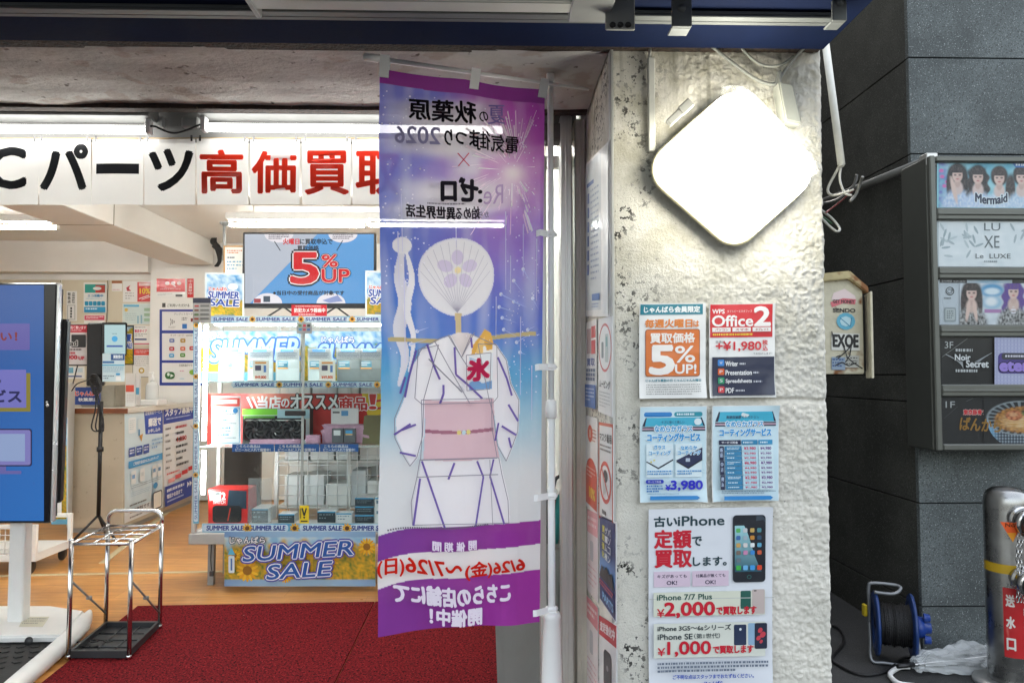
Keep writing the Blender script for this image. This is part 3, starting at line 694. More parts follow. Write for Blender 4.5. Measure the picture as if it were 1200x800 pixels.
m_ = MB(); m_.box(x0, x1, CD - .02, CD - .001, z0, z1, .006, seg=2); m_.build('lock', BLACK_P, SHOW)
LED = mat('lit showcase strip', (1, 1, .98), .3, emit=8); LEDV = mat('lit showcase upright strip', (1, 1, .98), .3, emit=30)
for px in (236,):
    x = onY(px + 3, 500, CD + .06).x
    m_ = MB(); m_.box(x - .012, x + .012, CD + .06, CD + .075, sh1 + .02 if px == 450 else sh2 + .04, zt - .06, .003)
    if px: m_.box(x - .012, x + .012, CD + .06, CD + .075, zb_ + .25, sh2 - .03, .003)
    m_.build('light_strip', LEDV, SHOW)
x0, x1, *_ = rct(250, 380, 350, 390, CD + .1); x2, x3, *_ = rct(368, 380, 446, 390, CD + .1)
for xa, xb in ((x0, x1), (x2, x3)):
    m_ = MB(); m_.box(xa, xb, CD + .12, CD + .145, zt - .06, zt - .045, .003); m_.build('light_strip', LED, SHOW)
def sunflower(s, x, y, r):
    for k in range(9): s.ell(x + r * .72 * math.cos(k * .7), y + r * .72 * math.sin(k * .7), r * .42, r * .22, 'f0b41c', 8, rot=k * .7); s.l -= .9
    s.l += 2; s.ell(x, y, r * .5, r * .5, '5a3310', 10)
def strip(py0, py1, xa, xb, D, segs):
    s = flat(D, eps=.0004); s.body(xa, py0, xb, py1, .004, '6fb6d6'); h_ = py1 - py0
    s.grid(xa, py0, xb, py1, 40, 2, lambda x, y: mixc(hx('3fa0cf'), hx('b9dcec'), .5 + .5 * math.sin(x * .09)))
    for (a, b) in segs:
        s.rrect(a - 4, py0 + h_ * .12, b + 4, py1 - h_ * .12, h_ * .3, 'cfe3f2'); s.text('SUMMER SALE', a, py0 + h_ * .24, b, py1 - h_ * .24, '2a3f94', b=.06, sl=.1)
    for (a, b) in zip(segs, segs[1:]): sunflower(s, (a[1] + b[0]) / 2 + 1, (py0 + py1) / 2, h_ * .5)
    return s
strip(370.5, 377.5, 228, 470, CD - .004, [(250, 290), (300, 346), (358, 406), (418, 460)]).done('sale_strip', PAPER, parent=SHOW)
strip(447, 454, 273, 470, CD + .028, [(275, 321), (332, 378), (390, 436), (446, 468)]).done('sale_strip', PAPER, parent=SHOW)
strip(613, 623.5, 237, 470, CD - .004, [(242, 285), (293, 334), (355, 400), (412, 455)]).done('sale_strip', PAPER, parent=SHOW)
s = flat(CD - .004, eps=.0004); s.body(226.5, 378, 233, 613, .004, '5fb2d8')
def vtext(s, t, cx, y0, y1, w_, c, b=.03):
    """lettering running up the strip"""
    v, f, asp = glyphs(t); base = len(s.mb.v); s.l += 1; cc = s.col(c)
    for (u, q) in v: s.mb.v.append(s.P(cx - w_ / 2 + q * w_, y1 - u * (y1 - y0)))
    for q in f: s.mb.face([base + i for i in q], cc)
for ya, yb in ((385, 436), (446, 494), (504, 550), (562, 608)):
    s.rrect(227.2, ya - 3, 232.3, yb + 3, 2, 'cfe3f2'); vtext(s, 'SUMMER SALE', 229.8, ya, yb, 3.2, '2a3f94')
for yy in (381, 441, 499, 556): sunflower(s, 229.8, yy, 3)
s.done('sale_strip', PAPER, parent=SHOW)
# white lattice back with pale racks behind it
LAT = mat('white wire lattice', (.74, .77, .78), .4, metal=.1)
BR = thing('wire_rack', ((cx0 + cx1) / 2, CB + .25, .006), 'white wire lattice rack with pale boxes, seen through the showcase glass', 'rack')
m_ = MB(); m_.box(cx0 + .40, cx1 + .31, CB + .505, CB + .515, .2, 1.9, .002); m_.build('brightening_panel', WHITE_M, BR)  # white board added to brighten the view through the showcase
m_ = MB(); x = cx0 + .42
while x < cx1 + .3: m_.tube([(x, CB + .1, .3), (x, CB + .1, 1.85)], .0035, 5); x += .075
z = .32
while z < 1.85: m_.tube([(cx0 + .42, CB + .105, z), (cx1 + .3, CB + .105, z)], .0035, 5); z += .075
m_.build('lattice', LAT, BR)
m_ = MB()
for xx in (cx0 + .40, cx0 + .95, cx1 + .32): m_.box(xx - .015, xx + .015, CB + .12, CB + .15, .01, 1.9, .003)
for zz in (.45, .8, 1.15, 1.5): m_.box(cx0 + .39, cx1 + .33, CB + .12, CB + .5, zz - .012, zz, .002)
m_.build('frame', WHITE_M, BR)
rnd = random.Random(3); PALE = [mat('pale carton %d' % i, c, .55, var=.06) for i, c in enumerate([(.86, .88, .88), (.82, .85, .86), (.86, .86, .84), (.76, .80, .83)])]
tz = 0
for zz in (.452, .802, 1.152, 1.502):
    x = cx0 + .45
    while x < cx1 + .2:
        wd = rnd.uniform(.11, .22); hh = rnd.uniform(.16, .29); M = Matrix.Identity(4)
        m_ = MB(); m_.box(x, x + wd, CB + .17, CB + .42, zz, zz + hh, .004); tag(m_.build('carton', PALE[tz % 4]), 'pale carton on the wire rack, blurred behind the showcase glass', 'carton', 'cartons on the wire rack'); x += wd + .015; tz += 1
x0, x1, z0, z1 = rct(263, 518, 305, 570, CB + .9)
m_ = MB(); m_.box(x0, x1, CB + .9, CB + .94, .01, z1 + .3, .004); DRK = m_.build('dark_cabinet', mat('dark brown cabinet', (.06, .05, .045), .25, var=.3, vscale=4)); tag(DRK, 'dark brown cabinet seen through the bottom of the showcase', 'cabinet')

# back posters inside the case
PD = CB - .06
def field(x, y, x0, y0, x1, y1, sky_=.45):
    """sky over a sunflower field, as printed"""
    t = (y - y0) / (y1 - y0); q = mnoise.noise((x * .16, y * .16, 2)); q2 = mnoise.noise((x * .5, y * .5, 7))
    if t < sky_ + .08 * q: return mixc(hx('2f8fd0'), hx('dff0f8'), .5 + .9 * q + .3 * q2)
    return mixc(mixc(hx('3f7a24'), hx('e8ae18'), .55 + .9 * q2 + .4 * q), hx('7a4a10'), .25 * max(0, q2))
s = flat(PD, eps=.0005); s.body(236, 388, 352, 446, .003, '9fd0e8')
s.grid(236, 388, 352, 446, 50, 26, lambda x, y: field(x, y, 236, 384, 352, 470, .28) if y < 436 else hx('6fc4e6'))
s.text('じゃんぱら', 238, 391, 258, 399, 'ffffff', b=.03, out=('2d4fb0', .09)); s.text('SUMMER', 246, 399, 350, 424, 'bfe4f6', b=.03, out=('2a68c8', .09), sl=.15, rise=-3)
s.done('sale_poster', PAPER, 'blue and yellow summer sale poster behind the left tablets in the case', 'poster')
s = flat(PD, eps=.0005); s.body(356, 388, 470, 446, .003, '9fd0e8')
s.grid(356, 388, 470, 446, 50, 26, lambda x, y: field(x, y, 356, 384, 470, 470, .28))
s.text('じゃんぱら', 377, 394, 415, 402, 'ffffff', b=.03, out=('2d4fb0', .09)); s.text('SUMMER', 372, 403, 478, 424, 'bfe4f6', b=.03, out=('2a68c8', .09), sl=.15)
s.done('sale_poster', PAPER, 'blue and yellow summer sale poster behind the right tablets in the case', 'poster')
s = flat(PD, eps=.0005); s.body(243, 461, 470, 521, .003, 'd32019')
s.grid(243, 461, 470, 521, 44, 12, lambda x, y: mixc(hx('d8251c'), hx('f0a08a'), .7 * max(0, mnoise.noise((x * .05, y * .05, 4))) + (.6 if y < 470 and 290 < x < 350 else 0)))
s.poly([(424, 461), (470, 461), (470, 521), (440, 521)], 'f2cf1d'); 
for k in range(5): s.line([(440, 470 + k * 9), (470, 464 + k * 9)], 2.5, 'd32019')
for k in (290, 296): s.line([(k, 465), (k + 6, 478)], 2.2, 'ffffff')
for t, a, b, y in (('当店', 302, 329, 464), ('の', 330, 339, 467), ('オススメ', 341, 396, 462), ('商品', 398, 430, 465), ('！', 433, 441, 462)):
    if t == 'オススメ' or t == '！': s.text(t, a, y, b, y + 17, 'd32019' if t == '！' else 'ffffff', b=.035, out=('ffffff' if t == '！' else '1a1414', .07))
    else: s.text(t, a, y, b, y + (10 if t == 'の' else 15), 'ffffff' if t != '商品' else 'd32019', b=.04, out=('ffffff', .06) if t == '商品' else None)
s.done('red_poster', PAPER, 'red poster with large white letters behind the middle shelf of the showcase', 'poster')

# ---------------- tablets and price cards on the top shelf
GREYT = mat('silver tablet', (.52, .55, .56), .35, metal=.35, var=.1)
for i, (px, w_, dark) in enumerate(((256, 30, 0), (290, 30, 0), (323, 28, 0), (361, 28, 0), (395, 30, 1), (421, 30, 1))):
    D = CD + .14; x0 = onY(px, 446, D).x; x1 = onY(px + w_, 446, D).x; hgt = .235
    lb = ['silver tablet at the left end of the top showcase shelf', 'silver tablet just right of the leftmost one, behind the white price card', 'silver tablet left of the showcase door edge', 'silver tablet right of the showcase door edge, behind the right price card', 'darker grey tablet in the middle of the right showcase half', 'darker grey tablet on the top shelf, nearest the hanging banner'][i]
    t = thing('tablet', ((x0 + x1) / 2, D, sh1), lb, 'tablet', 'tablets on the top shelf')
    def mp(x, y, x0=x0, x1=x1, D=D): return Vector((x0 + (x1 - x0) * (x - .18 * (100 - y) / 100 * 1), D + .10 * (100 - y) / 100, sh1 + .004 + hgt * (100 - y) / 100))
    nv = Vector((0, -hgt, .10)).normalized()
    s = Sheet(mp, nv, .0005); s.body(0, 0, 1, 100, .008, 'a9b4b6' if not dark else '747f82', '55585a'); s.frame(0, 0, 1, 100, .0, 'ffffff')
    s.rect(.04, 62, .96, 99, 'b9c6c8' if not dark else '5f6a6d')
    s.done('slab', LAM, parent=t)
    s = Sheet(mp, nv, .0005); s.l = 4; s.body(.02, 1, .98, 34, .0015, 'eef2f4'); s.rect(.2, 3, .75, 12, '5f9fe0'); s.dash(.08, 15, .9, 30, 3, '7d8ea0', .35); s.done('info_card', LAM, parent=t)
    s = Sheet(mp, nv, .0005); s.l = 5; s.body(.08, 40, .52, 66, .001, '48b4dc'); s.rect(.08, 60, .52, 64, 'f0a030'); s.dash(.12, 44, .48, 57, 2, 'e6f4fa', .5); s.done('sticker', LAM, parent=t)
for px, lb in ((296, 'white price card with orange figures in front of the left tablets'), (374, 'white price card with orange figures in front of the right tablets')):
    D = CD + .09; s = flat(D, eps=.0005); s.body(px, 422, px + 19, 446, .003, 'f6f4ee'); s.rect(px + 3, 424, px + 16, 426, 'e89a3c'); s.rect(px + 3, 428, px + 10, 434, '56506a'); s.rect(px + 13, 428, px + 16, 436, '5a86c8'); s.text('¥49,800', px + 3, 440, px + 16, 444, 'd9521e', b=.04)
    s.done('price_card', LAM, lb, 'price card')
# ---------------- middle shelf
D = CD + .10; s = flat(D, eps=.0005); s.body(248, 464, 282, 521, .004, 'f3f5f6'); s.rrect(249, 466, 281, 476, 1, 'e64a3c'); s.rect(251, 468, 278, 473, 'f4e6e2'); s.frame(249, 477, 281, 519, .8, '4a9fcf'); s.ell(276, 481, 3, 3, '2f86c6')
for y in (480, 491, 500, 508): s.dash(251, y, 272, y + 2.4, 1, '5aa4cf', .9); s.dash(261, y + 4, 277, y + 5.6, 1, '9bb0bb', .9)
s.done('notice_stand', LAM, 'white notice in a clear stand with a red heading on the middle showcase shelf', 'notice')
gx0, gx1, gz0, gz1 = rct(284, 490, 356, 519, CD + .16)
GC = thing('graphics_card', ((gx0 + gx1) / 2, CD + .2, sh2), 'black computer graphics card with three fans on the middle showcase shelf', 'graphics card')
m_ = MB(); m_.box(gx0, gx1, CD + .17, CD + .22, gz0 + .012, gz1, .012); m_.build('shroud', BLACK_G, GC)
m_ = MB(); m_.box(gx0 + .02, gx1 - .02, CD + .166, CD + .1695, gz1 - .018, gz1 - .010, .001); m_.build('trim_bar', ALU, GC)
fr = (gz1 - gz0) * .40
for k in range(3):
    c = Vector((gx0 + (gx1 - gx0) * (.2 + .3 * k), CD + .168, (gz0 + gz1) / 2 + .005))
    m_ = MB(); m_.tube([c + Vector((math.cos(a), 0, math.sin(a))) * fr for a in [i * math.pi / 12 for i in range(24)]], .004, 6, closed=True)
    for b in range(9):
        a = b * 2 * math.pi / 9; p = [c + Vector((math.cos(a + q) * r_, -.004 + dy, math.sin(a + q) * r_)) for r_, q, dy in ((fr * .25, 0, 0), (fr * .6, .25, -.004), (fr * .95, .6, 0), (fr * .95, .95, .008), (fr * .6, .55, .006), (fr * .25, .35, .006))]
        m_.poly(p)
    m_.lathe([(0, .010), (fr * .24, .009), (fr * .28, 0)], c, (0, -1, 0), 16); m_.build('fan', mat('fan plastic', (.05, .05, .053), .15), GC)
x0, x1, z0, z1 = rct(284, 479, 362, 520, CD + .3)
s = flat(CD + .3, eps=.0005); s.body(284, 479, 363, 520, .1, 'd9e6dc', '2c3a2e'); s.rect(284, 487, 350, 520, '16181a'); s.rect(284, 479, 325, 486, '86e03a'); s.rect(325, 480, 363, 490, 'b6dbe6'); s.rect(286, 487, 322, 491, '4f9a2c'); s.rect(350, 492, 362, 519, 'd8e4e8')
s.done('product_box', PAPER, 'green and black product box standing behind the graphics card', 'box')
BUB = mat('pink bubble wrap', (.72, .42, .58), .3, var=.2, vscale=30, bump=.9, bscale=120, alpha=.85)
def blob(px0, py0, px1, py1, D, dp, seed):
    bm = bmesh.new(); bmesh.ops.create_cube(bm, size=1); bmesh.ops.subdivide_edges(bm, edges=bm.edges[:], cuts=5, use_grid_fill=True); x0, x1, z0, z1 = rct(px0, py0, px1, py1, D)
    for v in bm.verts:
        n = mnoise.noise((v.co.x * 4 + seed, v.co.y * 4, v.co.z * 4)); k = 1 - .10 * (v.co.length - .5) + .16 * n
        v.co = ((x0 + x1) / 2 + v.co.x * (x1 - x0) * k, D + dp / 2 + v.co.y * dp * k, z0 + (v.co.z * k + .5) * (z1 - z0))
        v.co.z = max(v.co.z, z0 + .001)
    return MB().bm(bm, None, None, True)
tag(blob(377, 498, 432, 519.5, CD + .2, .12, 1).build('bubble_wrapped_parcel', BUB), 'pink bubble wrapped parcel behind two grey boxes on the middle shelf', 'parcel')
tag(blob(293, 515, 352, 520.5, CD + .12, .05, 5).build('bubble_wrap_sheet', BUB), 'flat pink bubble wrap lying in front of the graphics card', 'bubble wrap')
tag(blob(358, 510, 373, 520, CD + .14, .08, 9).build('bubble_wrapped_parcel', BUB), 'small pink wrapped parcel right of the graphics card', 'parcel')
s = flat(CD + .3, eps=.0005); s.body(388, 478, 420, 520, .02, 'f0f2f2', 'd8d8d8'); s.rect(390, 482, 398, 484, '555555'); s.rect(400, 481, 408, 487, '5aa0d8'); s.done('product_card', LAM, 'white product card standing behind the pink parcel', 'card')
for i, (a, b, cc) in enumerate(((389, 402, 'dfe3e6'), (403, 416, '3f9fd6'))):
    s = flat(CD + .13, eps=.0005); s.body(a, 502, b, 518.5, .05, '55595f', '3c4046'); s.rect(a + 2, 504, a + 10, 510, cc)
    if i: s.rect(a + 2, 508, a + 10, 509.5, 'f0b030')
    s.done('small_device', LAM, 'small grey device box with a ' + ('blue sale sticker' if i else 'white label') + ' on the middle shelf', 'device box')
m_ = MB(); x0, x1, z0, z1 = rct(424, 487, 462, 520, CD + .2); m_.prism([(x0, CD + .2, z0), (x1, CD + .2, z0), (x1, CD + .2, z1), (x0 + .015, CD + .2, z1)], (0, .1, 0), bev=.004); tag(m_.build('olive_box', mat('olive box', (.16, .14, .06), .45, var=.2)), 'dark olive box at the right of the middle shelf, beside the banner', 'box')
for i, (a, b) in enumerate(((272, 321), (322, 374), (375, 420))):
    s = flat(CD + .027, eps=.0005); s.body(a, 520, b, 529, .003, '1f5fae'); s.text('こちらの商品は', a + 5, 521, a + 33, 524.5, 'f4f8ff', b=.03); s.text('ビニールに入れて保管中！', a + 4, 525, b - 4, 528.6, 'f4f8ff', b=.03)
    s.done('shelf_label', PAPER, ['blue shelf label under the graphics card, leftmost of three', 'blue shelf label crossing the showcase door edge', 'blue shelf label under the two grey device boxes'][i], 'shelf label', 'blue shelf labels')
# ---------------- bottom shelf
RB = thing('game_console_box', (onY(268, 612, CD + .2).x, CD + .2, zb_), 'red game console box with dark picture and white label, bottom left of the showcase', 'box')
zB = zb_ + .007
x0, x1, z0, z1 = rct(243, 574, 291, 613, CD + .12)
def frontal_box(px0, py0, px1, py1, D, dep_, c, back, eps=.0005):
    s = flat(D, eps=eps); s.body(px0, py0, px1, py1, dep_, c, back); return s
s = frontal_box(244, 573, 290, 613.5, CD + .13, .2, 'd5201c', 'c01a16'); s.poly([(268, 574), (289, 571 + 4), (289, 596), (266, 594)], '1d3547'); s.text('2', 260, 577, 264, 585, 'ffffff', b=.05); s.text('SWITCH', 250, 586, 264, 590, 'ffffff', b=.02); s.rect(246, 576, 259, 586, 'e8e8e6'); s.rect(247, 577, 258, 579, '333333'); s.dash(247, 580, 258, 585, 2, '555555', .4)
s.done('carton', PAPER, parent=RB)
s = flat(CD + .127, eps=.0005); s.rrect(249, 592, 283, 612, 4, '1b1b1d'); s.poly([(266, 612), (268, 594), (271, 594), (271, 612)], '2a2a2c'); s.line([(267, 610), (270, 595)], 1.2, 'd5402c'); s.done('console_picture', LAM, parent=RB)
for i, (px, lb) in enumerate(((291, 'clear acrylic divider right of the red console box'),)):
    x0, x1, z0, z1 = rct(px, 560, px + 27, 613, CD + .08); m_ = MB(); m_.box(x0, x1, CD + .08, CD + .084, z0, z1); tag(m_.build('acrylic_divider', mat('frosted acrylic', (.8, .86, .88), .2, alpha=.16)), lb, 'divider')
PHB = [(295, 596, 314, 612, .2, 'white phone box with dark front right of the red console box'), (326, 602, 345, 612.5, .12, 'low dark fronted phone box left of the yellow tag'), (372, 599, 393, 612, .12, 'dark fronted phone box right of the yellow tag'), (394, 601, 412, 612.5, .1, 'white phone box right of the dark fronted ones on the bottom shelf'),
       (416, 583, 438, 592.4, .2, 'top phone box of the stack beside the banner'), (416, 593, 438, 602.4, .2, 'middle phone box of the stack beside the banner'), (416, 603, 438, 612.5, .2, 'bottom phone box of the stack beside the banner'), (439, 583, 470, 612.5, .22, 'white carton hidden partly by the banner on the bottom shelf')]
for (a, b, c2_, d2, dep_, lb) in PHB:
    dk = 'white carton' not in lb and 'white phone box right' not in lb
    s = frontal_box(a, b, c2_, d2, CD + .16, dep_, '33424a' if dk else 'e4e8ea', 'e2e8ec'); s.rect(a, b, c2_, b + 1.5, '4aa6d6'); s.dash(a + 2, b + 3, c2_ - 3, d2 - 2, 2, '8ea2aa' if dk else '6f8ca0', .3)
    s.done('phone_box', LAM, lb, 'phone box', 'phone boxes on the bottom shelf')
s = flat(CD - .003, eps=.0005); s.body(351, 592, 362, 613, .002, 'f2d51c'); s.line([(354, 595), (356.5, 604), (359, 595)], 1.8, '222222'); s.poly([(355, 605), (358, 605), (356.5, 608)], '222222'); s.rect(352.5, 609.5, 360.5, 611, '222222'); s.rect(352, 595, 353, 607, '333333')
s.done('yellow_tag', PAPER, 'small yellow and black warning tag on the showcase door', 'tag')
s = flat(CD - .016, eps=.0005); s.body(347.5, 378, 365.5, 391, .002, '8f9496'); 
for k in range(3): s.rect(350 + 5 * k, 380, 353.5 + 5 * k, 383, ['5a7a50', 'b03040', '30343a'][k]); s.rect(350 + 5 * k, 384.5, 353.5 + 5 * k, 387.5, ['4a8ab0', 'b05060', '4a6aa0'][k])
s.done('icon_card', LAM, 'small grey card with coloured icons at the top of the showcase door', 'card')
s = flat(CD - .02, eps=.0005); s.body(226, 349, 247, 378, .003, '9b9a98'); s.rect(226, 349, 247, 355, '23263a'); 
for k in range(4): s.rect(228, 357.5 + 5 * k, 233, 359.5 + 5 * k, ['a03030', '704030', '557040', 'a04030'][k]); s.rect(235, 357 + 5 * k, 245, 359.6 + 5 * k, '6c6c6c'); s.rect(226, 361 + 5 * k, 247, 361.6 + 5 * k, 'c5c5c5')
s.done('price_list_card', LAM, 'grey list card with a dark heading clipped to the showcase corner', 'card')
m_ = MB(); m_.tube(spline([onY(248, 637, 5.2), onY(247, 655, 5.2), onY(248, 668, 5.2)], 6), .004, 6); c_ = onY(248, 672, 5.2); m_.box(c_.x - .013, c_.x + .013, 5.19, 5.21, c_.z - .015, c_.z + .018, .003); tag(m_.build('dangling_plug', mat('plug cable', (.05, .05, .05), .5)), 'cable with a small plug dangling under the showcase left end', 'cable')
# ---------------- summer sale board in front of the case
s = flat(5.06, eps=.0006); s.body(263, 622.5, 440, 686.5, .012, '2f5fb0', '9fb4c8')
def fld2(x, y):
    if y < 629 or y > 679: return mixc(hx('2c5cae'), hx('9cc4e4'), .5 + .5 * math.sin((x - 263) * .017))
    q = mnoise.noise((x * .11, y * .11, 1)); q2 = mnoise.noise((x * .33, y * .33, 5)); t = (y - 629) / 50
    f = mixc(hx('54782c'), hx('eab31e'), .55 + .8 * q2 + .5 * q); f = mixc(f, hx('7a4c14'), max(0, q2 - .35))
    return mixc(mixc(hx('8fc3e4'), hx('cfe4ea'), .5 + q), f, sm(.05, .3, t + .25 * q))
s.grid(263, 622.5, 440, 686.5, 110, 44, fld2)
for fx, fy, fr_ in ((290, 668, 13), (385, 655, 12), (430, 640, 10), (275, 650, 7), (335, 674, 8)):
    for k in range(16):
        a = k * math.pi / 8; s.ell(fx + fr_ * .7 * math.cos(a), fy + fr_ * .7 * math.sin(a), fr_ * .34, fr_ * .13, 'f2c12a' if k % 2 else 'e3a516', 10, rot=a); s.l -= .95
    s.l += 2; s.ell(fx, fy, fr_ * .42, fr_ * .42, '9a6a18', 14)
s.text('じゃんぱら', 270, 628, 311, 636, 'ffffff', b=.03, out=('27345c', .10))
def italic(s, t, x0, y0, x1, y1, rise):
    s.text(t, x0, y0, x1, y1, 'f4f8ff', b=.10, out=('4a4ab0', .09), sl=.18, rise=rise); s.text(t, x0, y0, x1, y1, '1c5cb4', b=.025, sl=.18, rise=rise)
italic(s, 'SUMMER', 285, 640, 414, 657, -8); italic(s, 'SALE', 313, 661, 387, 678, -5)
s.rrect(269, 650, 276, 670, 1.5, 'd8ecf6'); s.poly([(272.5, 640), (277, 649), (268, 649)], '5fc0e4'); s.line([(272.5, 653), (272.5, 667)], 2, '4a7ab8')
s.done('sale_board', PAPER, 'wide summer sale board with sunflowers, leaning against the foot of the showcase', 'sign board')

# ---------------- television on the showcase
TD = 5.38; x0, x1, z0, z1 = rct(284.5, 272, 440, 361, TD)
TV = thing('television', ((x0 + x1) / 2, TD, zt), 'wide television showing a red five percent offer on top of the showcase', 'television')
m_ = MB(); m_.box(x0, x1, TD, TD + .045, z0, z1, .006); m_.box(x0 + .2, x1 - .2, TD + .046, TD + .08, z0 + .08, z1 - .12, .01); m_.build('body', BLACK_P, TV)
for px, sgn in ((332, -1), (394, 1)):
    c = onY(px, 360, TD + .02); m_ = MB(); a = onY(px - 16, 369.6, TD + .02); b = onY(px + 16, 369.6, TD + .02)
    m_.tube([(a.x, TD - .04, zt + .008), (c.x, TD + .02, z0 + .01), (b.x, TD + .10, zt + .008)], .007, 8); m_.build('leg', BLACK_P, TV)
s = flat(TD - .002, eps=.0006); s.rect(287, 274.5, 438, 355.5, 'b9bfc9'); s.poly([(320, 355.5), (372, 274.5), (438, 274.5), (438, 355.5)], '5e9dd2'); s.l += 1
s.poly([(287, 274.5), (372, 274.5), (293, 355.5), (287, 355.5)], 'b5bcc8')
s.poly([(293, 355.5), (372, 274.5), (438, 274.5), (438, 355.5)], '5b9bd4')
for cx_, sx_ in ((327, 0), (402, 0)):
    s.poly([(cx_ + 17 * math.cos(a), 274.5 + 10 * math.sin(a)) for a in [i * math.pi / 12 for i in range(13)]], 'e4dfe4'); s.dash(cx_ - 12, 275, cx_ + 12, 281, 3, '5a5662', .6)
for cx_ in (314, 388):
    s.poly([(cx_ + 17 * math.cos(a), 355.5 - 12 * math.sin(a)) for a in [i * math.pi / 12 for i in range(13)]], 'e6e4ea')
s.rect(298, 350, 306, 355, 'a03038'); s.rect(309, 347, 317, 354, '3a4a5a'); s.poly([(378, 352), (396, 346), (402, 353), (386, 355)], '8a98c8')
s.text('火曜日', 332, 280, 351, 286.5, 'd5232b', b=.04); s.text('に買取申込で', 352, 280, 390, 286.5, '14141a', b=.03); s.text('買取価格', 349, 288, 374, 294, '14141a', b=.03)
s.line([(322, 283), (329, 294)], .9, '20242c'); s.line([(402, 282), (395, 294)], .9, '20242c')
for t, a, b, c2_, d2 in (('5', 342, 297, 373, 332), ('%', 378, 299, 396, 313), ('UP', 378, 316, 410, 331)):
    s.text(t, a, b, c2_, d2, 'f4f0ee', b=.08, out=('17141a', .055)); s.text(t, a, b, c2_, d2, 'd0151e', b=.045)
s.text('※当日中の受付商品が対象です', 321, 341, 404, 346, '0f0f16', b=.04)
s.done('screen', SCREEN, parent=TV)
s = flat(TD - .12, eps=.0006); s.body(341.5, 357, 383, 371, .003, 'd32030'); s.text('防犯カメラ録画中', 345, 361, 381, 366, 'ffffff', b=.04); s.dash(350, 367.5, 375, 369.5, 1, 'f4dada', .8); s.dash(346, 358.3, 378, 359.6, 1, 'f4dada', .8)
s.done('camera_notice', PAPER, 'red security camera notice standing in front of the television', 'notice')
for (a, b, c2_, d2, lb) in ((240, 319, 286, 372, 'summer sale card standing left of the television'), (428, 317, 474, 370, 'summer sale card standing right of the television, half behind the banner')):
    sh = -.05; s = flat(5.28, eps=.0006, shear=.03, x0=a); s.body(a, b, c2_, d2, .003, 'eaf2f6')
    s.grid(a + 2, b + 2, c2_ - 2, d2 - 2, 24, 26, lambda x, y: field(x, y, a, b - 8, c2_, d2 + 4, .62))
    s.text('じゃんぱら', a + 5, b + 17, a + 26, b + 21, 'e0432e', b=.05, out=('ffffff', .08)); s.ell(a + 33, b + 16, 6, 4, 'f2f4f6')
    for t, y, xa, xb in (('SUMMER', b + 22, a + 4, a + 40), ('SALE', b + 31, a + 6, a + 40)): s.text(t, xa, y, xb, y + 8, '274ea8', b=.05, out=('ffffff', .10), sl=.12)
    s.dash(a + 12, d2 - 4, a + 36, d2 - 2.5, 1, '4878b0', .8)
    s.done('sale_card', LAM, lb, 'sale card')
x0, x1, z0, z1 = rct(262, 288, 287, 322, 5.5)
s = flat(5.5, eps=.0006); s.body(262, 288, 288, 330, .01, 'f1efe9', 'b98a4a'); s.frame(262, 288, 288, 330, 1.5, 'c08a3c'); s.dash(266, 293, 284, 298, 2, 'd87a4a', .5); s.dash(266, 301, 276, 303, 1, '445566', .8); s.dash(266, 306, 286, 318, 3, '6aa8c8', .35)
s.done('framed_notice', PAPER, 'wood framed notice standing left of the television', 'notice')
m_ = MB(); p = onY(263, 270, 5.6); q = onY(263, 290, 5.6); m_.tube([(p.x, 5.6, q.z - .1), (p.x, 5.6, p.z + .05)], .012, 10); m_.lathe([(0, 0), (.035, 0), (.035, .012), (.012, .03)], (p.x, 5.6, p.z + .062), (0, 0, -1), 14)
tag(m_.build('ceiling_prop', GREYM), 'thin black topped prop pole reaching up beside the beam end', 'pole')
m_ = MB()
for k in range(4): m_.tube(spline([onY(252 + k, 275 - k, 8.4), onY(247 + 2 * k, 283, 8.38), onY(252 + k * 2, 290, 8.36), onY(256 + k, 305, 8.36), onY(252 + k, 312, 8.4)], 6), .01, 6)
m_.tube([onY(251, 287, 8.38), onY(262, 297, 8.38)], .035, 10); tag(m_.build('cable_bundle', mat('cable rubber', (.03, .03, .03), .6)), 'bundle of black cables at the far end of the boxed beam', 'cables')

# ---------------- back wall papers
BD = BY - .04
s = flat(BD, eps=.0008)
def paper(D, a, b, c2_, d2, fn, label, m=PAPER, cat='notice', name='wall_notice', bodyc='f1f1ee', group=None, eps=.0008):
    s = flat(D, eps=eps); s.body(a, b, c2_, d2, .003, bodyc); fn(s); return s.done(name, m, label, cat, group)
def vchars(s, t, x, y0, y1, w_, c):
    st = (y1 - y0) / len(t)
    for i, ch in enumerate(t): s.text(ch, x, y0 + i * st, x + w_, y0 + i * st + st * .8, c, b=.03)
paper(BD, 60, 331, 72, 345, lambda s: (s.rect(62, 333, 72, 343, '9fb58a'), s.rect(64, 338, 72, 343, '5c7a50')), 'small landscape print high on the beige boards, half behind the blue screen')
paper(BD, 60, 348, 72, 364, lambda s: s.dash(62, 350, 71, 362, 5, 'b8b8b4'), 'plain white sheet on the beige boards behind the blue screen edge')
paper(BD, 60, 368, 71, 379, lambda s: s.rect(62, 370, 70, 377, '5fb4d4'), 'little pale blue print on the beige boards behind the blue screen edge')
paper(BD, 78, 341, 90, 376, lambda s: (vchars(s, '古物商許可', 84.5, 342.5, 356, 3.4, '2a2a2a'), vchars(s, '取扱店', 79.8, 343, 356, 3.4, '2a2a2a'), s.frame(79.5, 357.5, 88.5, 374.5, .5, '888888'), vchars(s, '・・・・', 83, 360, 373, 2, '222222')), 'tall narrow white notice with vertical black characters on the beige boards')
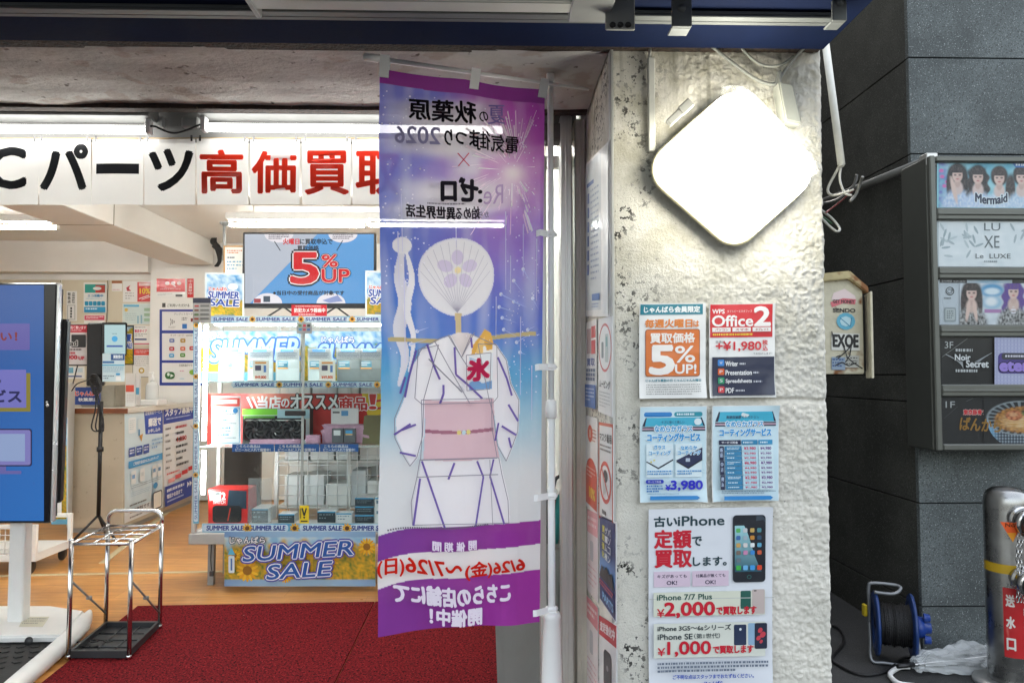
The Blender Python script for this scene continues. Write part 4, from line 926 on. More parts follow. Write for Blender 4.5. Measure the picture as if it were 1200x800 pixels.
paper(BD, 98, 331, 125, 366.5, lambda s: (s.rect(99.5, 333, 123.5, 343, '2f9f94'), s.rect(112, 334, 123, 343, 'b8443c'), s.ell(114, 338, 5, 2, 'eef4f2'), s.text('エコ活動中', 103, 345, 121, 348, '2b86b8', b=.05), s.dash(101, 349.5, 122, 351, 1, '9cc4d8'), [s.rrect(99.5 + 4.9 * k, 353, 103.8 + 4.9 * k, 358, 1, '2a9cc4') for k in range(5)], s.rect(99, 359.5, 124, 366, '2f9fd0'), s.dash(101, 361, 118, 364, 1, 'eaf6fb')), 'teal and white poster with a row of blue squares on the beige boards', cat='poster', name='wall_poster')
paper(BD, 98.5, 369, 123, 379, lambda s: (s.rect(99, 369.5, 122.5, 375, 'd8526c'), s.dash(101, 370.5, 121, 374, 2, 'f8e6ea', .5)), 'small white notice with a pink band under the teal poster')
paper(BD, 131, 329, 143, 341, lambda s: (s.rect(131, 329, 143, 332, 'b06a3c'), s.dash(132, 339, 142, 340.4, 1, 'd05a6a')), 'small square card with a brown band at the top of the beige boards')
paper(BD, 144, 329, 180, 354, lambda s: (s.rect(161, 330.5, 179.5, 353.5, 'd3322c'), s.poly([(148, 337), (153, 334), (151, 338), (154, 341), (149, 341)], 'c8404a'), s.text('10%', 164, 338, 176, 344, 'f6d12c', b=.05), s.line([(163, 350), (175, 346)], .8, 'ffffff'), s.line([(166, 351), (178, 347)], .6, 'ffffff'), s.dash(147, 343, 157, 352, 3, '9c9c9c', .35), s.rect(163, 331.5, 178, 335, 'e8c0bc')), 'white and red discount poster with yellow figures, right end of the beige boards', cat='poster', name='wall_poster', m=LAM)
paper(BD, 143.5, 355.5, 180, 380, lambda s: (s.rect(144, 356, 179.5, 379.5, 'd3e2df'), s.rect(145, 357, 163, 359.5, '4fa8d0'), s.ell(148, 363, 2, 2, 'e8c24a'), s.dash(147, 367, 160, 377, 4, 'a8bcc0', .3), [s.rect(169, 361 + 6 * k, 178, 364.5 + 6 * k, '9fc0a0') for k in range(3)], s.rect(161, 370, 163, 379, '8fb8c8'), s.rect(165, 369, 167, 379, '8fb8c8')), 'pale green guide sheet under the discount poster', m=LAM)
paper(BD, 156, 381.5, 179, 404, lambda s: (s.dash(158, 383, 172, 384.5, 1, '555555'), s.text('新店タイプ', 158, 386, 172, 389.5, 'd83a6a', b=.04), s.dash(158, 391, 172, 395, 2, '777777', .4), s.rect(158, 396.5, 172, 398.5, '4a5a88'), s.rect(157, 402, 178, 403.5, 'd0607c')), 'white sheet with a pink line of characters, right of the tablet stand')
paper(BD, 155.5, 408, 178.5, 442, lambda s: (s.rect(156.5, 409, 177.5, 416, 'dc4030'), s.dash(159, 410.5, 175, 414.5, 2, 'f6dcd8', .45), s.dash(158, 418, 176, 430, 5, 'b4b4b4', .35), s.ell(166, 434, 3.4, 3.4, 'c8a84a'), s.ell(166, 434, 1.8, 1.8, 'f2efe2'), s.frame(155.5, 408, 178.5, 442, .7, '8a8a86')), 'framed certificate with a red heading and gold seal on the beige boards')
paper(BD, 73, 429, 99, 443.5, lambda s: (s.rect(76, 430.5, 86, 437, '6fb0d0'), s.rect(88, 431, 97, 436, 'cfe0ea'), s.rect(77, 440, 96, 441.6, '3a5aa0')), 'small white panel with a blue picture behind the counter')
WD = BY - .104
paper(WD, 183, 326, 217.5, 349, lambda s: (s.rect(183.5, 326.5, 217, 342, 'd4272c'), [s.ell(196 + 7 * k, 332, 2.6, 2.2, 'f4e2e2') for k in range(3)], s.line([(201, 332), (206, 336)], 1, 'f4e2e2'), s.dash(188, 338, 212, 340.5, 1, 'e9a8a8'), s.dash(185, 344, 202, 347, 2, 'a9a9a9', .4), s.rect(206, 345, 214, 347.5, '444444')), 'wide red poster with white balloons above the payment board', cat='poster', name='wall_poster', m=LAM)
paper(WD, 219, 326, 227.5, 349, lambda s: (s.rect(219.4, 326.4, 227, 348.6, 'd4272c'), vchars(s, '中古買取中', 221, 328, 346, 4.4, 'f8e4e4')), 'narrow upright red sign beside the wide red poster', cat='sign', name='wall_sign')
paper(WD, 188, 352, 232, 362, lambda s: (s.rect(190, 355, 194, 360, '222222'), s.text('ご利用いただける', 196, 356, 222, 359.5, '333333', b=.02)), 'white heading strip right above the blue framed payment board', m=LAM)
def payboard(s):
    s.rect(187, 362.5, 244, 451.5, '1d3594')
    for a, b in ((365, 387), (390.5, 422), (425, 448)): s.rect(190, a, 244, b, 'ecebea')
    s.text('クレジットカード', 204, 366.5, 226, 369.3, '333333'); s.text('タッチ・コード・QR決済', 200, 391.5, 226, 394.3, '333333'); s.text('交通系電子マネー', 210, 426.5, 228, 429.5, '333333')
    for k in range(3): s.line([(200 + 2 * k, 373 + 1.3 * k), (201 + 2 * k, 377), (200 + 2 * k, 381 - 1.3 * k)], .7, '444444')
    s.dash(198, 382.5, 206, 385, 2, '888888', .4); s.rect(214, 379.5, 219.5, 385, '2f78c8'); s.dash(213.5, 372, 220, 376, 2, '555555', .6); s.rect(224, 373, 229, 377, '7a1c24')
    for x, y, cc in ((202, 399, '6a7ab0'), (215, 399, 'b8902c'), (202, 408.5, 'c03038'), (215, 408.5, 'd06848'), (202, 416.5, '58a8d8'), (215, 416, '58923c'), (226, 408, 'c03038')): s.rrect(x - 3, y - 2.3, x + 3, y + 2.3, 1.2, cc); s.rect(x - 1.5, y - .5, x + 1.5, y + .4, 'eeeeee')
    s.rrect(194.5, 435.5, 206, 444, 4, '2f6a34'); s.ell(198.5, 438.5, 1.6, 2, 'e4efe2'); s.poly([(201, 438), (205, 440), (201, 442)], 'e4efe2'); s.dash(212, 434, 220, 436, 1, 'd88aa8'); s.ell(227, 436, 4, 3, '8ab83c'); s.dash(212, 443, 220, 445, 1, '9cc8dc')
paper(WD, 186.5, 362, 244, 452, payboard, 'blue framed board of payment marks on the white wall behind the counter', cat='board', name='payment_board', eps=.0009)

# ---------------- counter
KX = onX(145, 560, onY(145, 560, 7.0).x).x; kD = 7.0; ktop = onY(110, 484.5, kD).z
kx0 = onY(79, 550, kD).x; kD2 = 8.6
CN = thing('counter', ((kx0 + KX) / 2, (kD + kD2) / 2, .006), 'beige service counter with brown edged top and posters on its side', 'counter')
m_ = MB(); m_.box(kx0, KX, kD, kD2, .05, ktop, .004); m_.build('body', mat('counter laminate', (.48, .42, .32), .42, var=.1, vscale=2.5, speck=[((.30, .26, .2), 18, .70)]), CN)
m_ = MB(); m_.box(kx0 + .02, KX - .02, kD + .02, kD2, .006, .049); m_.build('plinth', mat('plinth grey', (.3, .3, .28), .5), CN)
m_ = MB(); m_.box(kx0 - .02, onY(151, 480, kD).x, kD - .02, kD2, ktop + .001, ktop + .052, .006); m_.build('top', mat('counter top', (.66, .63, .56), .35, var=.08), CN)
m_ = MB(); m_.box(kx0 - .022, onY(151, 480, kD).x + .002, kD - .028, kD - .0205, ktop + .003, ktop + .05, .002); m_.build('edge_band', mat('brown edge band', (.24, .075, .025), .35, var=.2, stretch=(2, 2, 20)), CN)
def onK(px, py): return onX(px, py, KX + .004)
def side_poster(pts, W, Hh, fn, label, c='eef1f4'):
    s = quad([onK(*p) for p in pts], W, Hh, (1, 0, 0), eps=.0007); s.body(0, 0, W, Hh, .002, c); fn(s); return s.done('counter_poster', PAPER, label, 'poster')
def kp1(s):
    s.rect(0, 0, 100, 150, 'd9ecf5'); s.poly([(48, 0), (100, 0), (100, 44), (52, 40)], '2d4fb4'); s.text('店頭買取サービス', 51, 4, 98, 10, 'f4f8ff', b=.03); s.text('郵送で', 60, 16, 94, 29, 'ffffff', b=.06); s.text('お申し込み', 58, 33, 92, 39, 'ffffff', b=.03)
    s.rrect(8, 10, 26, 34, 3, 'eef4f6'); s.dash(11, 14, 23, 30, 5, 'b9cfd8', .4); s.rrect(32, 14, 46, 40, 3, 'e2eef2'); s.poly([(34, 40), (44, 38), (40, 50)], 'd89a4a'); s.rect(32, 30, 36, 40, '5a98c8')
    for k in range(3): s.rect(8 + 18 * k, 56, 23 + 18 * k, 70, '2d4fa4'); s.dash(10 + 18 * k, 59, 21 + 18 * k, 67, 2, 'eef4ff')
    s.dash(66, 50, 96, 68, 3, '8fb8e0', .5); s.rect(6, 76, 96, 87, '3f9cd8'); s.text('ご利用方法はかんたん3ステップ', 18, 79, 84, 84, 'ffffff', b=.03)
    for k in (12, 34, 66, 80): s.rrect(k, 92, k + 12, 112, 2, 'eef3f5'); s.rect(k + 2, 98, k + 9, 104, '6f9ccc' if k != 34 else 'd8e2e6')
    s.dash(12, 114, 90, 120, 2, '8aa6ba', .4); s.ell(74, 126, 6, 5, '3f98d4'); s.dash(10, 124, 60, 132, 3, '9fc4dc', .3); s.rrect(66, 136, 92, 165, 4, '303438'); s.rrect(68, 138, 90, 163, 3, 'f2f0e6')
    s.dash(6, 142, 60, 146, 1, '555555', .6); s.text('査定無料です', 6, 149, 56, 155, '2a2a30', b=.03); s.dash(6, 160, 50, 164, 1, '444444', .6)
side_poster([(146, 482.5), (190.5, 476.5), (190.5, 594), (146, 613)], 100, 168, kp1, 'pale blue mail-in service poster on the counter side, left one')
def kp2(s):
    s.rect(0, 0, 100, 34, '1f3ba0'); s.text('スタッフ募集中', 5, 6, 95, 20, 'ffffff', b=.05); s.dash(8, 24, 90, 28, 1, 'ccd6f4')
    for k, y in enumerate((42, 54, 66, 80, 92, 104, 116)): s.dash(5, y, 24, y + 4, 1, '777777', .9); s.dash(36, y, 88 - 6 * (k % 3), y + 5, 1, 'd22a30' if k in (0,) else '222226', .95)
    s.text('1,250', 38, 64, 68, 74, 'd22a30', b=.04); s.line([(82, 46), (90, 54)], 1.4, '888888')
    s.dash(6, 128, 60, 132, 1, 'd83a3a', .8)
    for k in range(4): s.rect(10 + 21 * k, 140 - 3.5 * k, 29 + 21 * k, 148 - 3.5 * k, ['e9a0a0', 'e06060', 'd83030', 'd02020'][k])
    s.rect(0, 152, 100, 190, '1f3ba0'); s.dash(5, 158, 62, 164, 1, 'f4f6ff', .9); s.text('電話かお店まで', 5, 168, 52, 176, 'ffffff', b=.03); s.dash(5, 180, 86, 184, 1, 'ccd6f4', .7)
    for k in (68, 76): s.poly([(k, 158), (k + 8, 164), (k, 170)], 'ffffff')
side_poster([(191.5, 476), (228, 471), (228, 577.5), (191.5, 594)], 100, 190, kp2, 'white and navy staff wanted poster on the counter side, right one')
kz = ktop + .053
x0, x1, z0, z1 = rct(104, 452, 144, 477, 7.3)
m_ = MB(); m_.prism([(x0, 7.15, kz), (x1, 7.15, kz), (x1 - .01, 7.18, kz + .21), (x0 + .02, 7.18, kz + .2)], (0, .25, 0), bev=.012)
tag(m_.build('cloth_box', mat('grey beige cloth', (.36, .33, .27), .85, var=.2, vscale=8, bump=.4, bscale=120)), 'grey beige cloth box on the counter behind the tripod', 'box')
paper(7.14, 87, 453.5, 118, 474, lambda s: (s.rect(87, 453.5, 118, 474, '21428e'), s.text('じゃんぱら', 88.5, 458, 116, 463.5, 'e8463c', b=.05, out=('ffffff', .05)), s.text('秋葉原店', 92, 466, 115, 470, 'ffffff', b=.04)), 'navy shop card with red characters leaning on the cloth box', cat='card', name='shop_card', eps=.0006)
for a, b, c2_, d2, sh, cc, lb in ((146, 437, 159, 476, 0, 'e8604c', 'tall white leaflet holder with an orange heading on the counter'), (153, 440, 165, 474, 0, '58b0d8', 'white leaflet with a blue foot standing behind the orange headed holder')):
    s = flat(7.12 if a < 150 else 7.2, eps=.0006); s.body(a + 1, b, c2_ - 1, d2, .02, 'f0efec'); s.rect(a + 1.5, b + 14, c2_ - 2, b + 22, cc); s.dash(a + 3, b + 25, c2_ - 2, d2 - 4, 5, 'c9c6c0', .3); s.done('leaflet_holder', PAPER, lb, 'leaflet holder')
c = onY(178, 474, 7.6); SA = thing('sanitizer_bottle', (c.x, 7.6, kz), 'clear pump bottle of hand sanitizer on the counter end', 'bottle')
q = .0105 * 6
m_ = MB(); m_.lathe([(0, 0), (.06, 0), (.062, .01), (.062, .13), (.05, .16), (.02, .175), (.018, .19), (0, .19)], (c.x, 7.6, kz + .06), n=20); m_.build('bottle', mat('clear pale plastic', (.75, .77, .77), .15, alpha=.75), SA)
m_ = MB(); m_.lathe([(.02, 0), (.02, .03), (.008, .035), (.008, .07), (0, .07)], (c.x, 7.6, kz + .25), n=12); m_.box(c.x - .04, c.x + .012, 7.59, 7.61, kz + .315, kz + .335, .004); m_.build('pump', WHITE_P, SA)
m_ = MB(); m_.box(c.x - .10, c.x + .10, 7.5, 7.72, kz, kz + .058, .01); tag(m_.build('white_tray_box', WHITE_P), 'low white box under the sanitizer bottle on the counter', 'box')
# ---------------- tripod with screens in front of the counter
TD2 = 6.5; c = onY(118, 500, TD2)
TP = thing('tripod_stand', (c.x, TD2, .006), 'black tripod stand carrying the tablet, with coiled cable, before the beige counter', 'stand')
zt_ = onY(118, 470, TD2).z
m_ = MB(); m_.tube([(c.x, TD2, .25), (c.x, TD2, zt_)], .017, 10); m_.tube([(c.x, TD2, .25 + .55), (c.x, TD2, .84)], .028, 10); m_.build('pole', BLACK_P, TP)
for a in (100, 220, 340):
    m_ = MB(); m_.tube([(c.x, TD2, .26), (c.x + .24 * math.cos(R(a)), TD2 + .24 * math.sin(R(a)), .017)], .011, 8); m_.build('leg', BLACK_P, TP)
x0, x1, z0, z1 = rct(103, 378, 121, 452, TD2); m_ = MB(); m_.box(x0, x1, TD2 - .01, TD2 + .03, z0, z1, .01); m_.build('mounting_plate', BLACK_P, TP)
m_ = MB(); pts = []
for k in range(60):
    a = k * .62; t = k / 59; p = onY(111 + 5.5 * math.cos(a) + 3 * t, 444 + 12 * t + 7 * math.sin(a), TD2 - .03); p.y -= .004 * (k % 5); pts.append(p)
m_.tube(spline(pts, 3), .007, 6)
for dx in (0, 4, -3): m_.tube(spline([onY(112, 455, TD2 - .04), onY(115 + dx, 478, TD2 - .04), onY(112 + dx * 1.6, 500, TD2 - .035), onY(117 + dx, 505, TD2 - .03), onY(121, 494, TD2 - .03), onY(116, 474, TD2 - .04)], 6), .006, 6)
m_.tube(spline([onY(112, 442, TD2 - .03), onY(100, 446, TD2 - .05), onY(90, 450, TD2 - .02), onY(84, 458, TD2)], 6), .005, 6); m_.build('cable', BLACK_P, TP)
x0, x1, z0, z1 = rct(121, 378, 150, 417, TD2)
TB = thing('stand_tablet', ((x0 + x1) / 2, TD2 - .02, z0), 'lit pale tablet with a blue dot, fixed to the black tripod', 'tablet')
m_ = MB(); m_.box(x0, x1, TD2 - .04, TD2 - .015, z0, z1, .01); m_.build('body', BLACK_G, TB)
s = flat(TD2 - .0405, eps=.0006); s.rect(122.5, 380.5, 147, 414.5, 'a8c6c8'); s.ell(134.5, 397, 3.5, 3.4, '3f9fd0'); s.rect(125, 404.5, 144, 406.5, '2f4f9c'); s.dash(131.5, 390.5, 137.5, 392, 1, '5f7f88'); s.done('screen', SCREEN, parent=TB)
paper(TD2 - .06, 120, 414, 146, 447, lambda s: (s.rect(120, 414, 146, 447, 'cfe6ef'), s.rect(130, 414.5, 146, 422, '2f5a98'), s.text('買取受付', 133, 416, 144, 420, 'eaf4fb', b=.04), s.rect(120.5, 423, 134, 425.5, '3a78b8'), s.rect(120, 427, 146, 428.5, '5fb4dc'), s.dash(121, 430, 145, 437, 3, '7ab0cc', .4), s.rrect(136, 437, 141, 439.5, 1, '3f9fd8'), s.dash(121, 440, 134, 445, 2, '556678', .4), s.rect(136, 441, 142, 446, 'f0f4f6')), 'pale blue reception card hanging under the lit tablet', cat='card', name='reception_card', eps=.0006)
s = flat(TD2 + .06, eps=.0006); s.body(140, 381, 156.5, 427.5, .01, '3c3c40', '222222'); s.grid(141, 383, 155.5, 426, 8, 24, lambda x, y: field(x, y, 130, 375, 158, 432, .2)); s.text('夏', 148, 392, 154, 400, '3a62c0', b=.05, out=('ffffff', .1)); s.text('SALE', 147, 402, 155, 408, '3a62c0', b=.05, out=('ffffff', .1)); s.done('sale_sign', PAPER, 'orange and blue sale sign sticking out behind the lit tablet', 'sign')
x0, x1, z0, z1 = rct(60, 379.5, 103, 428.5, TD2 + .05)
IB = thing('offer_board', ((x0 + x1) / 2, TD2 + .05, z0), 'black framed offer board with a red heading and red price, left of the tripod', 'board')
m_ = MB(); m_.box(x0, x1, TD2 + .05, TD2 + .075, z0, z1, .004); m_.build('frame', BLACK_P, IB)
s = flat(TD2 + .049, eps=.0006); s.rect(61, 381, 102, 427, 'd9d5d5'); s.rect(61, 381, 102, 389.5, 'c63244'); s.text('タブレット高く買います', 67, 382, 101, 385.5, 'f6e4e6', b=.03); s.dash(67, 386.5, 99, 388.5, 1, 'f0cfd4')
s.rrect(66, 393, 79, 407, 1, '33302e'); s.poly([(67, 396), (72, 394), (78, 397), (78, 400), (67, 399)], 'd8844a'); s.rect(67, 400, 72, 406, '5aa8d0'); s.rrect(84, 392, 101, 407, 1, '2a2a2c'); s.text('iPad', 76, 399, 91, 405, '1c1c1e', b=.05, out=('f2f2f2', .09))
s.rect(67, 408.5, 76, 410.5, '33306a'); s.dash(78, 408.5, 98, 410.5, 1, '2a2a2e', .9); s.text('買取価格', 77, 412.2, 89, 414.6, 'c22840', b=.04); s.text('¥1,000', 69, 416, 91, 421.5, 'c22840', b=.05); s.text('UP', 93, 417.5, 99.5, 421.5, 'c22840', b=.05); s.done('sheet', PAPER, parent=IB)
m_ = MB(); m_.tube([onY(91, 428, TD2 + .07), onY(84, 455, 7.0)], .005, 6); tag(m_.build('support_rod', BLACK_P), 'thin slanting black rod under the offer board', 'rod')
x0, x1, z0, z1 = rct(64, 448, 77, 490, 6.8)
m_ = MB(); m_.box(x0, x1, 6.8, 6.95, z0 - .9, z1, .01); tag(m_.build('grey_dispenser', mat('dispenser grey', (.46, .46, .44), .4, var=.1)), 'grey upright dispenser between the blue screen and the counter', 'dispenser')
s = flat(6.4, eps=.0006); s.body(60, 489, 79, 614, .012, 'a8d4ea'); s.grid(60, 496, 78, 608, 12, 50, lambda x, y: field(x, y, 40, 470, 100, 640, .3)); s.rect(60, 489, 79, 496, '6fbadf'); s.rect(60, 608, 79, 614, '6fbadf')
for k, ch in enumerate('SALE'): s.text(ch, 62, 512 + 14 * k, 73, 524 + 14 * k, '2c49a4', b=.05, out=('ffffff', .12))
s.rect(68, 583, 73, 603, 'f2f4f4'); s.done('sale_banner_stand', PAPER, 'upright sunflower sale panel half hidden behind the blue screen', 'panel')
# ---------------- big blue screen on its stand
BS = 4.2; x0, x1, z0, z1 = rct(-130, 331, 58, 612.5, BS)
cxp = onY(18, 700, BS + .06).x
DS = thing('display_stand', (cxp, BS + .1, .006), 'tall blue advertising screen on a white post with a curved white base', 'display')
m_ = MB(); m_.box(x0, x1, BS, BS + .03, z0, z1, .004); m_.build('bezel', BLACK_G, DS)
xe = onY(66, 400, BS + .03).x
m_ = MB(); m_.box(x1 + .001, x1 + .012, BS + .002, BS + .04, z0 + .003, z1 - .003, .004, seg=2); m_.build('silver_edge', mat('silver trim', (.72, .73, .73), .25, metal=.7), DS)
m_ = MB(); m_.prism([(x0 + .02, BS + .031, z0 + .04), (x1 + .011, BS + .031, z0 + .03), (x1 + .011, BS + .031, z1 - .03), (x0 + .02, BS + .031, z1 - .03)], (0, .02, 0)); m_.prism([(x0 + .1, BS + .052, z0 + .06), (x1 + .02, BS + .052, z0 + .10), (x1 + .035, BS + .052, z1 - .2), (x0 + .1, BS + .052, z1 - .1)], (0, .05, 0), bev=.01); m_.build('back_shell', BLACK_P, DS)
s = flat(BS - .001, eps=.0005, k=1); s.grid(-128, 334, 51.5, 610, 20, 40, lambda x, y: mixc(hx('1c4f9e', 1), hx('2f78cc', 1), sm(334, 610, y) * .7 + .3 * sm(-60, 52, x)))
s.rect(-110, 379, 35, 410, '6660b4'); s.text('さい！', -14, 389, 20, 399, '8a1c2c', b=.05)
s.rect(-110, 437, 36, 482, '938830'); s.rect(-112, 433, 31, 477.5, '7d7cd0'); s.text('サービス', -46, 457, 25, 471, '1d1d5c', b=.05); s.rect(0, 445, 1.5, 448, '1d1d5c')
s.rrect(-40, 502, 38, 546, 3, '2a2550'); s.rrect(-38.5, 503.5, 36.5, 544.5, 2.5, '8a86cc'); s.rect(-32, 508, 30, 540, '9db2de'); s.rect(-8, 546, 8, 551, '6f6cb4'); s.rrect(-26, 551, 26, 555, 1.5, '6f6cb4')
s.done('screen', SCREEN_DIM, parent=DS)
m_ = MB(); p = onY(55, 471, BS - .001); m_.lathe([(0, .002), (.006, .002), (.007, 0)], p, (0, -1, 0), 12); p = onY(55.5, 474.5, BS - .001); m_.lathe([(0, .002), (.008, .002), (.009, 0)], p, (0, -1, 0), 12); m_.build('button', WHITE_P, DS)
px0, px1 = onY(8.5, 680, BS + .06).x, onY(27, 680, BS + .06).x
m_ = MB(); m_.box(px0, px1, BS + .06, BS + .14, .05, z0 + .2, .012, seg=2); m_.build('post', WHITE_M, DS)
m_ = MB(); a, b = onZ(-120, 722, .06), onZ(84, 722, .06)
m_.prism([onZ(-160, 755, .05), onZ(72, 752, .05), onZ(99, 722, .05), onZ(60, 716, .05), onZ(-160, 716, .05)], (0, 0, .035), bev=.01); m_.build('base_plate', WHITE_M, DS)
path = spline([onZ(105, 716, .075), onZ(99, 728, .075), onZ(86, 743, .065), onZ(62, 765, .055), onZ(35, 788, .05), onZ(8, 812, .05)], 6)
m_ = MB(); m_.tube(path, [.012 + .033 * min(1, i / 8) for i in range(len(path))], 16); m_.build('curved_foot', WHITE_M, DS)
m_ = MB(); m_.prism([onZ(-200, 752, .03), onZ(40, 745, .03), onZ(64, 752, .03), onZ(30, 783, .03), onZ(-10, 815, .03), onZ(-200, 830, .03)], (0, 0, .012))
rnd = random.Random(5)
for gx in range(22):
    for gy in range(10):
        p = onZ(-190 + 0, 752, .042); q = Vector((p.x + gx * .075 + (gy % 2) * .037, p.y - .03 - gy * .07, .042))
        if q.x < onZ(20, 770, .04).x + (q.y - 3.6) * .9 - .02: m_.prism([q + Vector((-.022, .008, 0)), q + Vector((0, -.004, 0)), q + Vector((.022, .008, 0)), q + Vector((.022, -.002, 0)), q + Vector((0, -.016, 0)), q + Vector((-.022, -.002, 0))], (0, 0, .006))
m_.build('rubber_mat', mat('black rubber', (.022, .022, .022), .6, var=.3, bump=.2), DS)
p = onZ(38, 746, .085); m_ = MB(); m_.lathe([(0, .001), (.022, .001), (.022, 0)], p + Vector((0, -.03, -.01)), (0, -1, .3), 16); m_.build('cable_hole', BLACK_P, DS)
s = quad([onZ(28, 722, .0865), onZ(58, 722, .0865), onZ(50, 734, .0865), onZ(22, 734, .0865)], 30, 12, (0, 0, 1), eps=.0004); s.body(0, 0, 30, 12, .0005, 'd8d6c2'); s.dash(2, 2, 28, 10, 3, '9a9a90', .4); s.done('sticker', PAPER, parent=DS)
# ---------------- white cart behind the screen
WC = thing('wire_cart', (onY(20, 640, 5.6).x, 5.8, .006), 'low white wire cart on a caster behind the screen post', 'cart')
x0, x1, z0, z1 = rct(-120, 614, 46, 668, 5.6)
m_ = MB(); zf_ = .10
for yy in (5.55, 6.0): m_.box(x1 - .03, x1, yy, yy + .03, zf_, z1, .003); m_.box(x0, x1 - .031, yy, yy + .03, zf_, zf_ + .05, .003); m_.box(x0, x1 - .031, yy, yy + .03, z1 - .03, z1, .003)
m_.box(x1 - .028, x1 - .002, 5.581, 5.999, zf_, zf_ + .05, .002); m_.box(x0, x1, 5.585, 5.995, zf_ + .051, zf_ + .06); m_.build('frame', WHITE_M, WC)
m_ = MB(); k = x0
while k < x1 - .04: m_.tube([(k, 5.565, zf_ + .05), (k, 5.565, z1 - .03)], .004, 5); k += .04
z = zf_ + .09
while z < z1 - .04: m_.tube([(x0, 5.56, z), (x1 - .03, 5.56, z)], .003, 5); z += .05
m_.build('wire_side', WHITE_M, WC)
for yy in (5.58, 5.98):
    m_ = MB(); m_.lathe([(0, 0), (.04, 0), (.05, .008), (.05, .022), (.04, .03), (0, .03)], (x1 - .065, yy, .058), (1, 0, .0), 20); m_.build('caster', BLACK_P, WC)

# ---------------- chrome umbrella stand on the mat
UA, UB = onZ(80, 771, .02), onZ(151, 771, .02)      # near feet
UC, UD = onZ(122, 735, .02), onZ(187, 735, .02)     # far feet
UC = UA + (UD - UB)
US = thing('umbrella_stand', (UA + UD) / 2, 'chrome umbrella stand with a rounded rear handle and black drip tray', 'umbrella stand')
zn = onY(115, 636, UA.y).z; zfr = zn
cs = [UA, UB, UD, UC]
for i, p in enumerate(cs):
    top = zn + .012 if i < 2 else zn + .01
    m_ = MB(); m_.tube([(p.x, p.y, .017), (p.x, p.y, top)], .0115, 14)
    m_.lathe([(0, 0), (.014, 0), (.014, .02), (.0118, .022)], (p.x, p.y, .0165), n=14)
    if i < 2: m_.lathe([(.0118, 0), (.0125, .003), (.010, .011), (0, .012)], (p.x, p.y, top), n=14)
    m_.build('leg', CHROME, US)
hz = onY(150, 598, UD.y).z; rr_ = .05
A, B = Vector((UC.x, UC.y, zn + .01)), Vector((UD.x, UD.y, zn + .01)); ex = (B - A).normalized(); hp = [A, Vector((A.x, A.y, hz - rr_))]
hp += arc(Vector((A.x, A.y, hz - rr_)) + ex * rr_, -ex, Vector((0, 0, 1)), rr_, .2, math.pi / 2, 6) + arc(Vector((B.x, B.y, hz - rr_)) - ex * rr_, ex, Vector((0, 0, 1)), rr_, math.pi / 2, .2, 6)[0:] + [Vector((B.x, B.y, hz - rr_)), B]
m_ = MB(); m_.tube(hp, .0115, 14); m_.build('handle', CHROME, US)
m_ = MB(); T = lambda p: Vector((p.x, p.y, zn - .004))
for a, b in ((UA, UB), (UB, UD), (UD, UC), (UC, UA)): m_.tube([T(a), T(b)], .0075, 10)
m_.build('top_frame', CHROME, US)
m_ = MB()
for k in (1, 2): m_.tube([T(UA).lerp(T(UB), k / 3), T(UC).lerp(T(UD), k / 3)], .0045, 8)
for k in (1, 2, 3): m_.tube([T(UA).lerp(T(UC), k / 4), T(UB).lerp(T(UD), k / 4)], .0045, 8)
m_.build('divider_grid', CHROME, US)
for a, b in ((UA, UC), (UB, UD)):
    m_ = MB(); za_, zb2 = .42, .10; m_.tube([(a.x, a.y, za_ * zn / .61), (b.x, b.y, zb2)], .0055, 8); mid = Vector((a.x, a.y, za_ * zn / .61)).lerp(Vector((b.x, b.y, zb2)), .5); m_.lathe([(0, -.012), (.010, -.012), (.010, .012), (0, .012)], mid, (1, 0, 0), 12); m_.build('brace', GREYM, US)
m_ = MB(); q = [Vector((p.x, p.y, .022)) for p in cs]; cc_ = sum(q, Vector()) / 4; inn = [cc_ + (p - cc_) * .90 for p in q]
for i in range(4):
    j = (i + 1) % 4
    m_.poly([q[i], q[j], q[j] + Vector((0, 0, .035)), q[i] + Vector((0, 0, .035))]); m_.poly([q[i] + Vector((0, 0, .035)), q[j] + Vector((0, 0, .035)), inn[j] + Vector((0, 0, .035)), inn[i] + Vector((0, 0, .035))]); m_.poly([inn[i] + Vector((0, 0, .035)), inn[j] + Vector((0, 0, .035)), inn[j] + Vector((0, 0, .006)), inn[i] + Vector((0, 0, .006))])
m_.poly([p + Vector((0, 0, .006)) for p in inn]); m_.poly([p for p in q][::-1])
for k in (1, 2): m_.tube([inn[0].lerp(inn[1], k / 3) + Vector((0, 0, .009)), inn[3].lerp(inn[2], k / 3) + Vector((0, 0, .009))], .004, 6)
for k in (1, 2, 3): m_.tube([inn[0].lerp(inn[3], k / 4) + Vector((0, 0, .009)), inn[1].lerp(inn[2], k / 4) + Vector((0, 0, .009))], .004, 6)
m_.build('drip_tray', mat('black tray', (.035, .037, .04), .4, var=.2), US)

# ---------------- grey bin with umbrellas and bags, behind the banner
BB = 3.45; x0, x1, z0, z1 = rct(578, 640, 660, 800, BB)
BN = thing('grey_bin', ((x0 + x1) / 2, BB + .16, Z0 + .01), 'tapered grey plastic bin standing behind the banner beside the door post', 'bin')
bw, zt2 = .175, onY(620, 640, BB).z
m_ = MB(); bm = bmesh.new(); bmesh.ops.create_cube(bm, size=1)
cxb = (onY(578, 700, BB).x + onY(664, 700, BB).x) / 2; wx = (onY(664, 700, BB).x - onY(576, 700, BB).x) / 2
for v in bm.verts:
    k = 1 if v.co.z > 0 else .86; v.co = (cxb + v.co.x * 2 * wx * k, BB + .16 + v.co.y * .32 * k, .018 if v.co.z < 0 else zt2)
bmesh.ops.bevel(bm, geom=[e for e in bm.edges if abs(e.verts[0].co.z - e.verts[1].co.z) > .1], offset=.035, segments=4, affect='EDGES')
